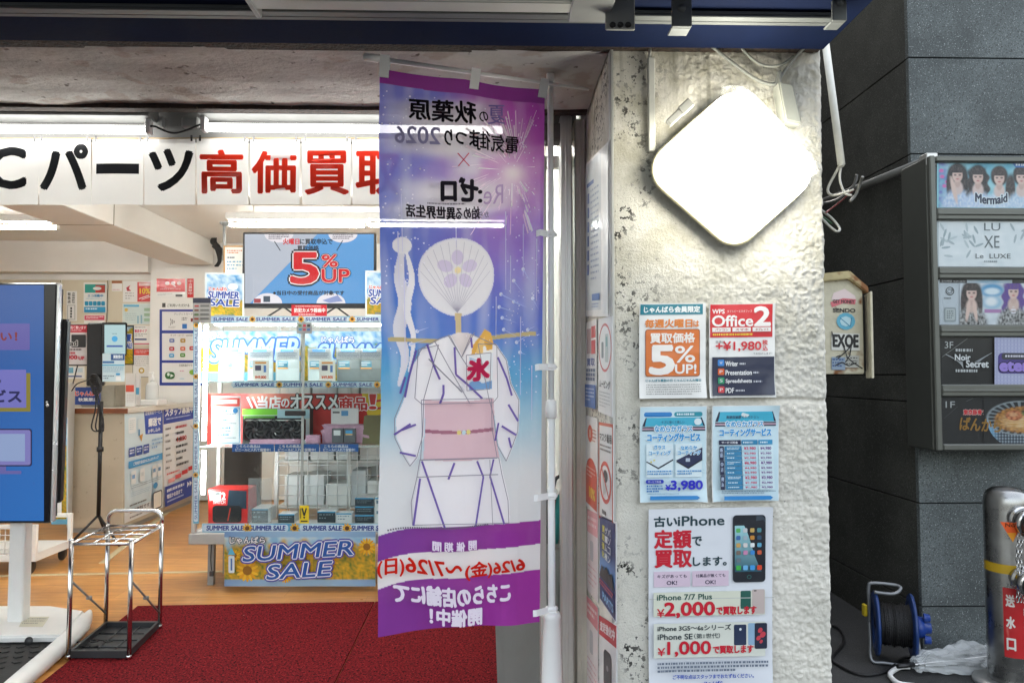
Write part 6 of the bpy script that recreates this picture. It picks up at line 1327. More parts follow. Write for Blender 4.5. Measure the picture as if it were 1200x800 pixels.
def phone(s, x0, y0, x1, y1, sk=0):
    s.rrect(x0 - .4, y0 - .4, x1 + .4, y1 + .4, 4.4, '6a7480'); s.rrect(x0, y0, x1, y1, 4, '141b26'); w_ = x1 - x0
    s.grid(x0 + 2, y0 + 12, x1 - 2, y1 - 12, 6, 20, lambda x, y: mixc(hx('9fd4dc'), hx('2a5a6c'), (y - y0 - 12) / (y1 - y0 - 24))); s.poly([(x0 + w_ * .48, y0 + 1), (x1 - 4, y0 + .6), (x1 - .6, y0 + 4), (x1 - .6, y0 + 12), (x0 + w_ * .55, y0 + 12)], '3a4652'); s.ell(x0 + w_ / 2, y0 + 7, 1.6, .5, '0a0d12'); s.ell(x0 + w_ / 2, y1 - 6, 2.6, 2.4, '2f6a68'); s.ell(x0 + w_ / 2, y1 - 6, 1.9, 1.7, '172028')
    cc = ['58b060', 'c8ccd0', 'c8a860', '4f8a94', '3a6aa8', 'a0b4c0', 'c88a3a', '30506a', 'c8a05a', 'd8d2d0', 'e8ecee', '5fa8c8', '7a6a60', 'c88ab0', '3a8ad0', 'c85a3a']
    for k in range(16): s.rrect(x0 + 3.4 + (k % 4) * (w_ - 5) / 4, y0 + 15 + (k // 4) * 8.6, x0 + 3.4 + (k % 4) * (w_ - 5) / 4 + 5, y0 + 20 + (k // 4) * 8.6, 1.2, cc[k])
    s.rrect(x0 + 3.4, y0 + 49.5, x0 + 8.4, y0 + 54.5, 1.2, '6a7a84')
    for k, c in enumerate(('3fae4a', '6fb4e4', '3f9ae0', 'd8482c')): s.rrect(x0 + 3 + k * (w_ - 5) / 4, y1 - 20, x0 + 8.6 + k * (w_ - 5) / 4, y1 - 14.4, 1.2, c)
def po5(s):
    s.text('古い', 766.5, 605.5, 793, 617, '183a44', b=.05); s.text('iPhone', 794.5, 605.5, 848.5, 616.5, '183a44', b=.035)
    s.text('定額', 767, 621.5, 809.5, 642, 'c8102e', b=.045); s.text('で', 811, 629.5, 822, 640, '183a44', b=.04); s.text('買取', 767.5, 645, 810, 664.5, 'c8102e', b=.045); s.text('します。', 812, 653.5, 851, 663.5, '183a44', b=.04)
    for x0, x1, t in ((766, 808.5, 'キズがあっても'), (811, 853.5, '付属品が無くても')): s.rect(x0, 669.5, x1, 687.5, 'd9c4d6'); s.text(t, x0 + 4, 673, x1 - 4, 677, '1f2440', b=.02); s.text('OK!', x0 + 15, 680.5, x1 - 15.5, 685, '1f2440', b=.03)
    phone(s, 858.5, 605.5, 896, 683.5)
    s.rect(765, 693, 895, 721, 'd9dccb'); s.line([(760, 700.5), (906, 701.5)], .8, 'c3c6c4'); s.rrect(866.5, 693, 878.5, 714, 1.5, '1f5a50'); s.rrect(880, 691.5, 894.5, 720, 1.5, 'c3b4b0'); s.rect(882, 692.5, 885, 693.8, '2a2a2a'); s.text('iPhone 7/7 Plus', 769, 695.5, 833, 702, '1f5048', b=.03); s.text('¥', 769, 712, 777.5, 721.5, 'c8102e', b=.02); s.text('2,000', 778, 705, 836, 722.5, 'c8102e', b=.045); s.text('で買取します', 838.5, 711, 884.5, 720, 'c8102e', b=.05)
    s.rect(765, 729, 895, 769, 'd9dcd2')
    s.rrect(858.5, 732, 873, 756, 1.5, '22304e'); s.ell(866, 737.5, 1.4, 1.6, 'd8e2ea'); s.rrect(875, 730.5, 884, 756, 1.5, '8fb0cc'); s.rrect(882.5, 730.5, 897, 760.5, 1.8, '23293e')
    for x, y, r_ in ((889, 739, 2.6), (892, 744, 3), (887, 748, 2.4), (890, 752, 1.8)): s.ell(x, y, r_, r_ * 1.3, 'c8404e', 10, rot=.6)
    s.text('iPhone 3GS〜6sシリーズ', 769.5, 731, 855, 737.5, '1f3038', b=.025); s.text('iPhone SE', 769.5, 741, 810, 747.5, '1f3038', b=.025); s.text('（第1世代）', 812, 741, 842, 747, '1f3038', b=.01)
    s.text('¥', 769.5, 757, 778, 766, 'c8102e', b=.02); s.text('1,000', 781, 750, 831, 767, 'c8102e', b=.035); s.text('で買取します', 834, 756, 880.5, 764.5, 'c8102e', b=.05)
    s.dash(769, 774, 898, 787, 3, '6a7688', .55); s.text('ご不明な点はスタッフまでおたずねください。', 787, 788.5, 881, 793.5, '1f4fb8', b=.03); s.text('じゃんぱら', 824, 796.5, 845, 802, '1f4fb8', b=.05)
poster(760, 596.5, 905, 812, -.022, po5, 'tall pale poster about buying old smartphones, lowest on the pillar', body='dfe3ea')

# ---------------- notices on the pillar's inner side, seen at a slant
def on_side(px, py): return onX(px, py, PX0 - .006)
def slant(x0, x1, ytl, ybl, ytr, ybr, W, Hh, fn, label, body='f1f2f2', mm=LAM, cat='notice', eps=.00022):
    s = quad([on_side(x0, ytl), on_side(x1, ytr), on_side(x1, ybr), on_side(x0, ybl)], W, Hh, (-1, 0, 0), eps=eps); s.body(0, 0, W, Hh, .003, body); fn(s); return s.done('side_notice', mm, label, cat)
slant(686, 714.5, 193, 371, 164, 371, 100, 240, lambda s: (s.rect(4, 4, 70, 230, 'd3dce2'), s.rect(8, 34, 40, 40, '2f5fae'), [s.rect(12, 50 + 22 * k, 20, 66 + 22 * k, '2f5fae') for k in range(6)], s.dash(28, 48, 62, 190, 16, '8aa0c0', .35), s.rect(34, 206, 66, 216, '2f6fc4'), s.dash(34, 220, 62, 228, 2, '6f8cc0', .5), s.rect(78, 4, 98, 236, 'dfe3e4')), 'tall glossy document sleeve with blue printing at the top of the pillar side', mm=LAM)
slant(686.5, 699, 378, 476, 374, 479, 100, 240, lambda s: (s.rect(10, 20, 52, 90, 'b9a0a4'), s.rect(55, 16, 92, 48, 'd23038'), s.rect(55, 54, 92, 92, 'd23038'), s.text('買取', 14, 104, 86, 124, '2f4fa0', b=.04), [s.rect(8 + 22 * (k % 4), 132 + 12 * (k // 4), 26 + 22 * (k % 4), 141 + 12 * (k // 4), '5a6a90') for k in range(12)], s.rect(0, 176, 100, 240, '2a62b4'), s.dash(10, 186, 88, 226, 4, 'dfe8f8', .4)), 'narrow red and blue notice on the pillar side, left of the round sign')
slant(701, 717.5, 374, 482, 370, 489, 100, 200, lambda s: (s.ring(50, 62, 46, 5, 'cc4a50', ky=1.1), s.rrect(26, 50, 42, 84, 4, '7a8488'), s.rrect(54, 34, 74, 92, 4, 'b8c6c4'), s.rect(58, 40, 70, 60, '6fa8a8'), s.text('ムービング', 12, 130, 88, 146, '333338', b=.03), s.dash(12, 154, 88, 190, 5, 'b0b4b6', .35)), 'white notice with a thin red circle on the pillar side')
slant(686.5, 700, 486, 592, 490, 606, 100, 240, lambda s: (s.ell(40, 44, 22, 22, 'e0542c'), s.rect(36, 34, 44, 54, 'f4e8e2'), s.dash(60, 30, 92, 66, 4, 'c86a50', .4), s.ell(50, 150, 48, 44, 'dc4a2c'), s.rect(2, 150, 98, 228, 'dc4a2c'), s.dash(14, 130, 86, 160, 3, 'f6dcd0', .4), s.text('10%', 36, 180, 84, 206, 'f2d03a', b=.06)), 'white and orange notice with yellow figures on the pillar side')
slant(701.5, 718.5, 494, 606, 497, 622, 100, 190, lambda s: (s.frame(0, 0, 100, 190, 6, 'd4502c'), s.text('マスク着用', 10, 20, 90, 36, '33302e', b=.04), s.dash(12, 42, 88, 58, 2, '6a6664', .45), s.ring(50, 112, 40, 8, 'd8442c', ky=1), s.ell(52, 100, 15, 12, '2c2a2c'), s.poly([(30, 98), (48, 104), (58, 128), (38, 140)], 'c9cbc8'), s.line([(22, 84), (78, 140)], 5, 'd8442c'), s.dash(30, 166, 70, 178, 1, '44403e', .7)), 'orange framed warning notice with a red circle on the pillar side')
slant(688, 700.5, 596, 690, 602, 706, 100, 220, lambda s: (s.rect(0, 0, 100, 60, 'e8a4ac'), s.dash(10, 16, 90, 48, 2, 'f8e8ea', .5), s.rrect(32, 78, 62, 130, 8, 'b9bcc4'), s.dash(10, 145, 90, 205, 4, 'd8a8b0', .3)), 'faded pink notice with a grey device on the pillar side', 'e9dfe2')
slant(702.5, 722, 603, 701, 612, 730, 100, 200, lambda s: (s.rect(3, 3, 97, 197, '1c2f7c'), s.grid(4, 4, 96, 196, 10, 20, lambda x, y: mixc(hx('16246a'), hx('6f9cd8'), sm(70, 110, y) * (1 - sm(125, 150, y)) + .15 * mnoise.noise((x * .1, y * .1, 1)))), [vchars(s, t, 20 + 20 * k, 20, 96, 15, c) for k, (t, c) in enumerate((('買取強化', 'f2e23a'), ('ゲーム機', 'f4f6fa'), ('パソコン', 'f4f6fa')))], s.poly([(8, 140), (24, 108), (38, 118), (52, 104), (68, 116), (84, 108), (94, 140)], '12141e'), s.dash(8, 146, 92, 160, 2, 'd84a5a', .6), s.text('PARTS', 30, 168, 92, 184, '8fc8f4', b=.06)), 'dark blue poster with white upright characters on the pillar side', cat='poster')
slant(687.5, 700.5, 697, 800, 712, 824, 100, 220, lambda s: (s.rect(0, 0, 100, 54, 'e0808a'), s.dash(10, 14, 90, 44, 2, 'f8e8ea', .5), s.rrect(30, 72, 60, 128, 8, 'b9bcc4'), s.dash(10, 145, 90, 205, 4, 'd8a8b0', .3)), 'faded pink notice with a grey device, lowest on the pillar side', 'ebe3e5')
slant(702, 722.5, 720, 824, 733, 858, 100, 170, lambda s: (s.rect(0, 0, 100, 36, 'cc2a38'), s.text('査定強化中', 8, 9, 92, 26, 'f8eeee', b=.05), s.rrect(30, 54, 76, 122, 12, '2a2c30'), s.rrect(34, 60, 72, 116, 9, '3c3f44'), s.ell(53, 84, 6, 5, '9a9ca0'), s.rect(0, 140, 100, 170, 'cc2a38')), 'white notice with a red heading and dark mouse shaped device on the pillar side')

# ---------------- conduits and loose cables round the pillar
CABLE = mat('grey cable', (.30, .31, .28), .5, var=.2, vscale=30); PVC = mat('aged white conduit', (.66, .66, .60), .4, var=.15, vscale=20)
m_ = MB(); m_.tube([onY(762, 56, FD - .02), onY(761, 72, FD - .02)], .005, 8); m_.box(onY(757.5, 100, FD).x, onY(765.5, 100, FD).x, FD - .028, FD - .010, onY(761, 180, FD).z, onY(761, 71, FD).z, .003); tag(m_.build('cable_duct', PVC), 'short white cable duct on the pillar left of the glowing sign', 'conduit')
m_ = MB(); m_.tube(spline([onY(832, 53, FD - .03), onY(860, 75, FD - .03), onY(886, 93, FD - .03), onY(905, 99, FD - .03), onY(913, 92, FD - .03), onY(928, 72, FD - .03), onY(944, 54, FD - .03)], 8), .0055, 8)
m_.tube(spline([onY(866, 53, FD - .025), onY(880, 68, FD - .025), onY(896, 77, FD - .025), onY(916, 76, FD - .025), onY(930, 66, FD - .025)], 8), .0045, 8); m_.tube(spline([onY(909, 98, FD - .03), onY(914, 84, FD - .035), onY(913, 104, FD - .05)], 6), .005, 8)
tag(m_.build('sagging_cable', CABLE), 'grey cables sagging across the pillar above the glowing sign', 'cable')
x0, x1, z0, z1 = rct(907, 105, 929, 150, FD - .03)
m_ = MB(); m_.prism([(x0, FD - .07, z1 + .01), (x1 - .012, FD - .07, z1), (x1 + .014, FD - .07, z0), (x0 + .02, FD - .07, z0 + .01)], (0, .06, 0), bev=.004); tag(m_.build('junction_cover', mat('dull cover enamel', (.34, .35, .31), .45, var=.2, vscale=14)), 'white metal cover behind the glowing sign, under the sagging cables', 'cover')
m_ = MB(); a, b = onY(967, 48, 2.5), onY(986, 193, 2.42); m_.tube([a, b], .0125, 12); m_.tube([b, b + (b - a).normalized() * .006], .009, 10); tag(m_.build('conduit_pipe', PVC), 'white pipe slanting down past the pillar edge under the awning end', 'conduit')
WR = [('c8c6ba', [(985, 192), (978, 205), (970, 222), (976, 229), (990, 226), (1000, 222)], .0045), ('d8d6cc', [(986, 193), (984, 210), (990, 226), (998, 229)], .004), ('3a3a38', [(1004, 205), (1000, 218), (985, 232), (968, 238), (955, 236)], .005), ('8f3a3a', [(1001, 222), (985, 236), (972, 246), (968, 249)], .0025), ('b8b8b0', [(962, 246), (975, 256), (984, 268), (980, 271), (970, 263), (958, 250)], .004), ('2f5a38', [(940, 236), (950, 244), (958, 250), (975, 262)], .003), ('7a7a74', [(1011, 207), (1008, 215), (1003, 228), (996, 236)], .005)]
for i, (c, pts, r_) in enumerate(WR):
    m_ = MB(); m_.tube(spline([onY(x, y, 2.42 + .02 * math.sin(i * 2 + k)) for k, (x, y) in enumerate(pts)], 6), r_, 7)
    tag(m_.build('loose_wire', mat('wire ' + c, hx(c, .7), .4)), ['pale wire curling from the pipe end towards the pillar edge', 'white wire dropping straight from the pipe end', 'thick black cable running from the wire knot to the pillar edge', 'thin red wire in the knot beside the pillar edge', 'pale cable end looped back below the wire knot', 'thin green wire leaving the glowing sign', 'grey cable crossing the wire knot'][i], 'wire', 'loose wires beside the pillar')
m_ = MB(); a = onX(1086, 188, XN - .03); b = onX(1003, 221, XN - .03); m_.tube([a, b, b + (b - a) * .8], .022, 10); tag(m_.build('wall_trunking', mat('grey trunking', (.19, .19, .175), .5, var=.2, vscale=8)), 'grey pipe along the shaded granite wall ending at the sign cabinet', 'pipe')
m_ = MB(); p = onX(1086, 189, XN - .03); m_.box(p.x - .03, p.x + .03, p.y - .05, p.y + .02, p.z - .035, p.z + .03, .004); tag(m_.build('pipe_clamp', ALU), 'small pale clamp where the grey pipe meets the sign cabinet', 'clamp')

# ---------------- rusty box beside the pillar
RB_ = mat('rusty cream enamel', (.62, .58, .44), .5, var=.25, vscale=14, bump=.2, speck=[((.20, .075, .02), 9, .60), ((.10, .04, .015), 30, .68)])
MD = 2.56; x0, x1, z0, z1 = rct(966, 340, 1013, 438, MD); x0 = PX1 + .012
MX = thing('rusty_meter_box', ((x0 + x1) / 2, MD + .06, z0), 'rusty cream metal box with gabled lid, stickers and black scrawl beside the pillar', 'meter box')
m_ = MB(); zt3 = onY(990, 322, MD).z; xm = onY(993, 320, MD).x
m_.prism([(x0, MD, z0), (x1, MD, z0), (x1, MD, z1), (xm, MD, z1 + .045), (x0, MD, z1 + .03)], (0, .12, 0), bev=.003); m_.build('body', RB_, MX)
m_ = MB(); e = .012
m_.prism([(x0 - .004, MD - .02, z1 + .022), (xm, MD - .02, z1 + .038), (x1 + e, MD - .02, z1 - .012), (x1 + e, MD - .02, z1 + .010), (xm, MD - .02, zt3 + .012), (x0 - .004, MD - .02, z1 + .05)], (0, .16, 0), bev=.003); m_.build('lid', mat('rusty yellow lid', (.50, .42, .22), .5, var=.3, vscale=12, speck=[((.2, .08, .02), 12, .58)]), MX)
m_ = MB(); M = Matrix.Translation((x1 + .02, MD, 0)) @ Matrix.Rotation(R(-19), 4, 'Z'); m_.box(-.004, .004, -.06, .07, z0 - .015, z1 - .01, .002, M=M); m_.build('open_door', RB_, MX)
m_ = MB(); m_.box(x1 + .002, x1 + .012, MD + .01, MD + .11, z0 + .01, z1 - .02); m_.build('gap_darkness', BLACK_P, MX)  # black slab added as the darkness of the gap by the open door
s = flat(MD - .001, eps=.0003, shear=.02, x0=970); s.poly([(974, 351), (977, 343), (990, 338), (1002, 346), (1004, 354), (990, 352)], 'e9d4d4'); s.poly([(973, 354), (988, 349), (1003, 350), (1002, 356), (988, 355), (975, 360)], 'd8707a'); s.text('GET MONEY', 976, 351, 1001, 355, '3a2a2c', b=.04)
s.text('SENDO', 976, 361, 1002, 365.5, '2a2a2a', b=.05); s.ell(991, 376, 11, 10, '5fb0cc', 14); s.ell(991, 376, 7, 6, 'b8dce6', 8); s.line([(984, 372), (996, 382), (998, 371)], 1, '3f88a8'); s.rect(974, 390, 1007, 410, 'd8d8d2'); s.text('EXOE', 976, 392, 1005, 406, '1a1a1c', b=.06); s.rect(974, 418, 990, 433, '8a9cb0'); s.dash(975, 420, 988, 431, 3, '3f5a88', .5); s.rect(990, 416, 1006, 430, 'b8b8b0'); s.dash(991, 418, 1004, 428, 3, '5a5a58', .4)
for pts in ([(974, 388), (977, 402)], [(981, 420), (990, 412), (997, 404), (995, 416), (990, 424)], [(988, 405), (992, 418), (999, 424), (1010, 431)], [(979, 418), (984, 416)], [(978, 428), (986, 424), (994, 428), (1003, 424)]): s.line(pts, 1.3, '141416')
s.done('stickers', PAPER, parent=MX)

# ---------------- tenant sign cabinet
TD3 = 3.66; FR = mat('bronze grey frame', (.13, .135, .12), .38, metal=.55, var=.12, vscale=7)
x0, x1, z0, z1 = rct(1090, 182, 1262, 528, TD3); x0 = onY(1093.5, 350, TD3).x
TC = thing('tenant_sign_cabinet', ((x0 + x1) / 2, (TD3 + DN) / 2, z0), 'grey metal tenant sign cabinet with five printed panels on the granite front', 'sign')
m_ = MB(); m_.box(x0, x1, TD3 + .03, DN - .003, z0, z1, .006); m_.build('housing', FR, TC)
rowsy = [(190, 243), (258, 312), (327, 380), (395, 450), (465, 520)]
zr = [(onY(1150, b, TD3).z, onY(1150, a, TD3).z) for a, b in rowsy]; fx = onY(1101, 350, TD3).x
m_ = MB(); bars = [z1] + [q for a, b in zr for q in (b, a)] + [z0]
m_.box(x0, fx, TD3, TD3 + .0295, z0, z1, .006); m_.box(x1 - .03, x1, TD3, TD3 + .0295, z0, z1, .006)
for k in range(0, len(bars), 2): m_.box(fx + .001, x1 - .031, TD3 + .002, TD3 + .0295, bars[k + 1] + .001, bars[k] - .001, .007); m_.box(fx + .002, x1 - .032, TD3 - .006, TD3 + .0015, (bars[k] + bars[k + 1]) / 2 - .006, (bars[k] + bars[k + 1]) / 2 + .006, .003) if 0 < k < 10 else None
m_.build('frame', FR, TC)
def tpanel(i, fn, c, mm=PAPER):
    a, b = rowsy[i]; s = flat(TD3 + .022, eps=.00035, shear=.006, x0=1100); s.body(1098, a - 2, 1256, b + 2, .004, c); fn(s, a, b); s.done('panel', mm, parent=TC)
def soft(c, col, x, y, cx, cy, rx, ry, e=.25, k=1.0):
    d = math.hypot((x - cx) / rx, (y - cy) / ry); return mixc(c, col, k * (1 - sm(1 - e, 1 + e, d))) if d < 1 + e else c
def portrait(c, x, y, px, py, h, hair, top, skin='e6c8bc', wave=0, tail=0):
    """colour of a small printed half-length photograph of a person at x, y"""
    if abs(x - px) > h * .62 or y < py - h * .1: return c
    r = h * .155; hc = hx(hair); sk = hx(skin); tc = hx(top); n = mnoise.noise((x * .45, y * .3, px)); hl = mixc(hc, hx('8a7070'), .10 + .3 * n)
    wv_ = math.sin(y * .45 + px) * wave
    if tail: c = soft(c, hl, x, y, px + tail * r * 1.6, py + r * 3.4, r * .55, r * 2.2)
    else:
        c = soft(c, hl, x, y, px - r * 1.0 + wv_, py + r * 3.0, r * .62, r * 2.6); c = soft(c, hl, x, y, px + r * 1.0 + wv_, py + r * 3.0, r * .62, r * 2.6)
    c = soft(c, hc, x, y, px, py + r * 1.35, r * 1.25, r * 1.5, .15)
    c = soft(c, mixc(tc, hx('ffffff'), .25 + .5 * n), x, y, px, py + h * .98, h * .36, h * .40, .2)
    c = soft(c, mixc(sk, tc, .12), x, y, px, py + r * 3.5, r * .8, r * 1.0); c = soft(c, mixc(sk, hx('a88078'), .4), x, y, px, py + r * 2.75, r * .42, r * .7)
    c = soft(c, mixc(sk, hx('c89a90'), .35 * sm(px - r, px + r, x)), x, y, px, py + r * 1.65, r * .74, r * 1.02, .14)
    for d in (-.34, .34): c = soft(c, hx('3c2a2c'), x, y, px + d * r, py + r * 1.62, r * .20, r * .13, .5, .85)
    c = soft(c, hx('c0606c'), x, y, px, py + r * 2.2, r * .22, r * .10, .6, .9); c = soft(c, hx('c8a096'), x, y, px + r * .05, py + r * 1.9, r * .1, r * .08, .8, .6)
    if y < py + r * 1.32: c = soft(c, hl, x, y, px - r * .1, py + r * .85, r * 1.0, r * .72, .18)
    return c
def tp1(s, a, b):
    def col(x, y):
        c = mixc(mixc(hx('2f9fc0'), hx('b4e4ea'), .5 + .6 * mnoise.noise((x * .06, y * .08, 3))), hx('6a50c0'), .9 * sm(1122, 1100, x) * (.5 + .7 * mnoise.noise((x * .2, y * .2, 5))))
        for (qx, qy) in ((1104, 207), (1107, 218), (1103, 200), (1110, 213)): c = soft(c, hx('e070b8'), x, y, qx, qy, 2.6, 2.0, .5)
        for (qx, qy, hair, top, wv_, tl) in ((1122, 192, '140e12', 'a9c4e8', 0, 0), (1146, 194, '120e14', 'b8d0f0', 1.6, 0), (1171, 195, '2a1814', 'c0d6f0', 0, .9), (1197, 194, '1c1214', 'b0cce8', 0, -.9), (1222, 195, '141014', 'b8d0f0', 1, 0)): c = portrait(c, x, y, qx, qy, 52, hair, top, wave=wv_, tail=tl)
        return soft(c, hx('e6c8bc'), x, y, 1114 + (y - 205) * .22, 222, 2.6, 16, .4) if 1108 < x < 1126 and y > 206 else c
    s.grid(1100, a, 1256, b, 300, 100, col)
    s.text('Mermaid', 1143, 226, 1180, 236, '1c2a4a', b=.05, out=('e8f2f8', .1), curve=lambda u: 3 * math.sin(u * 3.14)); s.poly([(1185, a), (1256, a), (1256, 196), (1190, 196)], '2f6ab4'); s.dash(1190, 191.5, 1215, 194.5, 1, 'dfeaf6', .8)
tpanel(0, tp1, '8fcfdc')
def tp2(s, a, b):
    s.grid(1100, a, 1256, b, 40, 14, lambda x, y: mixc(hx('dde6ea'), hx('f4f8fa'), .5 + .7 * mnoise.noise((x * .09, y * .12, 2))))
    rr2 = random.Random(4)
    for k in range(26):
        x, y = rr2.choice((1112, 1140, 1195)) + rr2.uniform(-9, 9), rr2.uniform(a + 6, b - 12); an = rr2.uniform(0, 6.28); s.ell(x, y, 5.5, 1.4, rr2.choice(('a9b8be', 'b3c0c6', 'c6d2d6')), 10, rot=an); s.l -= .95
    s.l += 1; s.text('LU', 1153, 261, 1172, 270, '6a7478'); s.text('XE', 1153, 276, 1171, 290, '6a7478'); s.text('Le  LUXE', 1143, 297, 1184, 302.5, '4a5256'); s.dash(1153, 305, 1180, 307.5, 1, '9aa6aa', .8)
tpanel(1, tp2, 'c6d0d4')
def tp3(s, a, b):
    s.grid(1101, a, 1256, b, 50, 16, lambda x, y: mixc(hx('c3ccd4'), hx('7fb4d4'), math.exp(-((x - 1162) / 18) ** 2) * (.6 + .5 * mnoise.noise((x * .1, y * .15, 8))))); s.rect(1101, a, 1133, a + 4.5, '1c1c20'); s.text('受付時間 16:00-23:00', 1103, a + 1, 1131, a + 3.6, 'd0d0d2'); s.rect(1186, a, 1256, a + 4.5, '1c1c20')
    s.ring(1113, 341, 5, 1, '3a4046'); s.text('CP', 1110, 338.5, 1116.5, 344, '3a4046'); s.dash(1106, 348.5, 1122, 350.5, 1, '6a7278', .8); s.rrect(1106, 360, 1120, 377, 2, '9aa4a8'); s.rrect(1107.5, 362, 1118.5, 375, 1.5, 'b9c2c4'); s.dash(1109, 364, 1117, 374, 4, '6a7478', .5)
    def col(x, y):
        c = mixc(hx('c6cfd8'), hx('e6ebf0'), .5 + .5 * mnoise.noise((x * .1, y * .15, 8)))
        c = soft(c, hx('4f9ccc'), x, y, 1162, 340, 14, 8, .3); c = soft(c, hx('e2f0f8'), x, y, 1162, 341, 9, 4, .4); c = soft(c, hx('9fc4dc'), x, y, 1162, 354, 12, 8, .3); c = soft(c, hx('f0f4f8'), x, y, 1161, 353, 7, 5, .5)
        if 362 < y < 366 and 1153 < x < 1173: c = hx('b080b4')
        for (qx, qy, hair, top, wv_) in ((1138, 330, '1a1014', '121116', 0), (1187, 328, '5a3696', '14121a', 1.4), (1222, 330, '3a2a2c', 'b8a0c0', 1)): c = portrait(c, x, y, qx, qy, 52, hair, top, wave=wv_)
        for qx in (1132, 1144): c = soft(c, hx('e6c8bc'), x, y, qx + (1138 - qx) * (376 - y) / 40, 364, 2.2, 12, .3)
        return soft(c, hx('e8e6ee'), x, y, 1187, 364, 3, 5, .3) if abs(x - 1187) < 6 and int(y * .6) % 2 else c
    s.grid(1124, a + 4.5, 1250, b, 250, 90, col)
tpanel(2, tp3, 'c3ccd4')
def tp4(s, a, b):
    s.rect(1103, a, 1163, b, '0e0e10'); s.text('3F', 1107, 400, 1117, 408, 'b9bcbc'); s.line([(1104, 418), (1134, 396)], .5, '8a8c8c')
    for k in range(7): s.line([(1108 + 3 * k, 415 + 1.6 * k), (1128, 424 + 1.2 * k)], .7, 'b9bcc0'); s.line([(1162 - 3 * k, 413 + 1.6 * k), (1142, 424 + 1.2 * k)], .7, 'a0a4aa')
    s.dash(1119, 408.5, 1150, 412, 1, 'c8cacc', .9); s.dash(1119, 432.5, 1150, 436, 1, 'c8cacc', .9); s.text('Noir', 1118, 415, 1136, 422, 'e4e6e8', b=.04, out=('0e0e10', .1)); s.text('Secret', 1131, 422, 1157, 430, 'e4e6e8', b=.04, out=('0e0e10', .1)); s.l += 1
    s.rect(1164, a, 1256, b, 'b9bcd8')
    for k in range(24): s.rect(1166 + 4 * k, a, 1167.6 + 4 * k, b, 'a6aace'); s.l -= .97
    for k in range(13): s.rect(1164, a + 1 + 4.2 * k, 1256, a + 2.4 + 4.2 * k, 'adb1d2'); s.l -= .97
    s.l += 2; s.rrect(1168, 413, 1232, 437, 5, '4a3a86'); s.rrect(1172, 413, 1222, 421, 3, '3a3a44'); s.text('eternal', 1170, 421, 1226, 434, '8f7ac8', b=.08, out=('1c1630', .08)); s.dash(1176, 415.5, 1216, 418.5, 1, 'c8c8d4', .8)
tpanel(3, tp4, '0e0e10')
def tp5(s, a, b):
    s.rect(1103, a, 1256, b, '0c0c0e'); s.text('1F', 1108, 470, 1119, 477.5, 'b9bcbc'); s.text('東京豚骨ラーメン', 1129, 479.5, 1172, 485.5, 'd0202c', b=.05, out=('e8d8d0', .05))
    s.line([(1106, 490), (1122, 476)], .3, '5a5a5c'); s.line([(1132, 470), (1140, 466)], .4, '6a6a6c')
    def col(x, y):
        c = hx('0c0c0e'); n = mnoise.noise((x * .3, y * .5, 2)); n2 = mnoise.noise((x * .12, y * .9, 6)); bx2 = (x - 1196) / 40
        if abs(bx2) < 1 and y > 489: 
            lim = 489 + 36 * math.sqrt(1 - bx2 * bx2)
            if y < lim: c = mixc(hx('39424e'), hx('8e9aa4'), sm(-.1, .4, math.sin((x + y) * .9) * math.sin((x - y) * .9)))
            if y < lim and x < 1172: c = mixc(c, hx('7fb4d8'), sm(1172, 1160, x) * .8)
        c = soft(c, hx('a4adb2'), x, y, 1196, 489, 40, 20, .05); c = soft(c, mixc(hx('14181e'), hx('7a848a'), sm(0, .5, math.sin(math.atan2(y - 489, (x - 1196) * .5) * 26))), x, y, 1196, 489, 38.5, 19, .05)
        c = soft(c, mixc(hx('6a3a14'), hx('c88a3c'), .5 + n), x, y, 1198, 491, 33, 15.5, .08); c = soft(c, mixc(hx('d09a50'), hx('f0d0a0'), .5 + 1.2 * n2), x, y, 1196, 493, 22, 9, .5, .8)
        c = soft(c, mixc(hx('8a3c20'), hx('d88858'), .5 + n), x, y, 1188, 486, 10, 6, .15); c = soft(c, hx('e0b080'), x, y, 1187, 485, 5, 2.4, .5, .7); return soft(c, mixc(hx('2c3a1c'), hx('6a8a3c'), .5 + n), x, y, 1205, 483, 8, 4.5, .3)
    s.grid(1152, a + 1, 1250, b, 200, 110, col); s.l += 1
    s.text('ばんから', 1124, 488, 1172, 503, '9a6e24', b=.03, rise=3, sl=.1)
tpanel(4, tp5, '0c0c0e')
m_ = MB()
m_.box(fx - .004, x1 - .028, TD3 + .010, TD3 + .013, zr[-1][0] - .004, zr[0][1] + .004); m_.build('cover_glass', glass_mat('panel glass', (.96, .97, .97), .2, .06), TC)
for py, ln in ((262, 10), (300, 60), (410, 90)):
    pass

# ---------------- fire department standpipe
SD_ = 3.5; p = onY(1183, 795, SD_); PXc, r_ = p.x + .012, .098
ST = thing('standpipe', (PXc, SD_, 0), 'polished steel fire standpipe with two capped outlets, red label and orange tag', 'standpipe')
ztp = onY(1180, 570, SD_ - .02).z
m_ = MB(); m_.lathe([(r_, .02), (r_, ztp - .075), (r_ * .97, ztp - .05), (r_ * .86, ztp - .024), (r_ * .6, ztp - .007), (.0, ztp)], (PXc, SD_, 0), n=40); m_.build('pipe', mat('worn stainless steel', (.40, .40, .39), .2, metal=1, var=.3, vscale=9, rvar=.9, bump=.03, bscale=20), ST)
m_ = MB(); m_.lathe([(r_, .026), (r_ + .06, .022), (r_ + .064, .012), (r_ + .064, .001)], (PXc, SD_, 0), n=40); m_.build('base_flange', mat('dull steel flange', (.45, .45, .44), .35, metal=.8, var=.2), ST)
d = Vector((-.08, -1, -.10)).normalized()
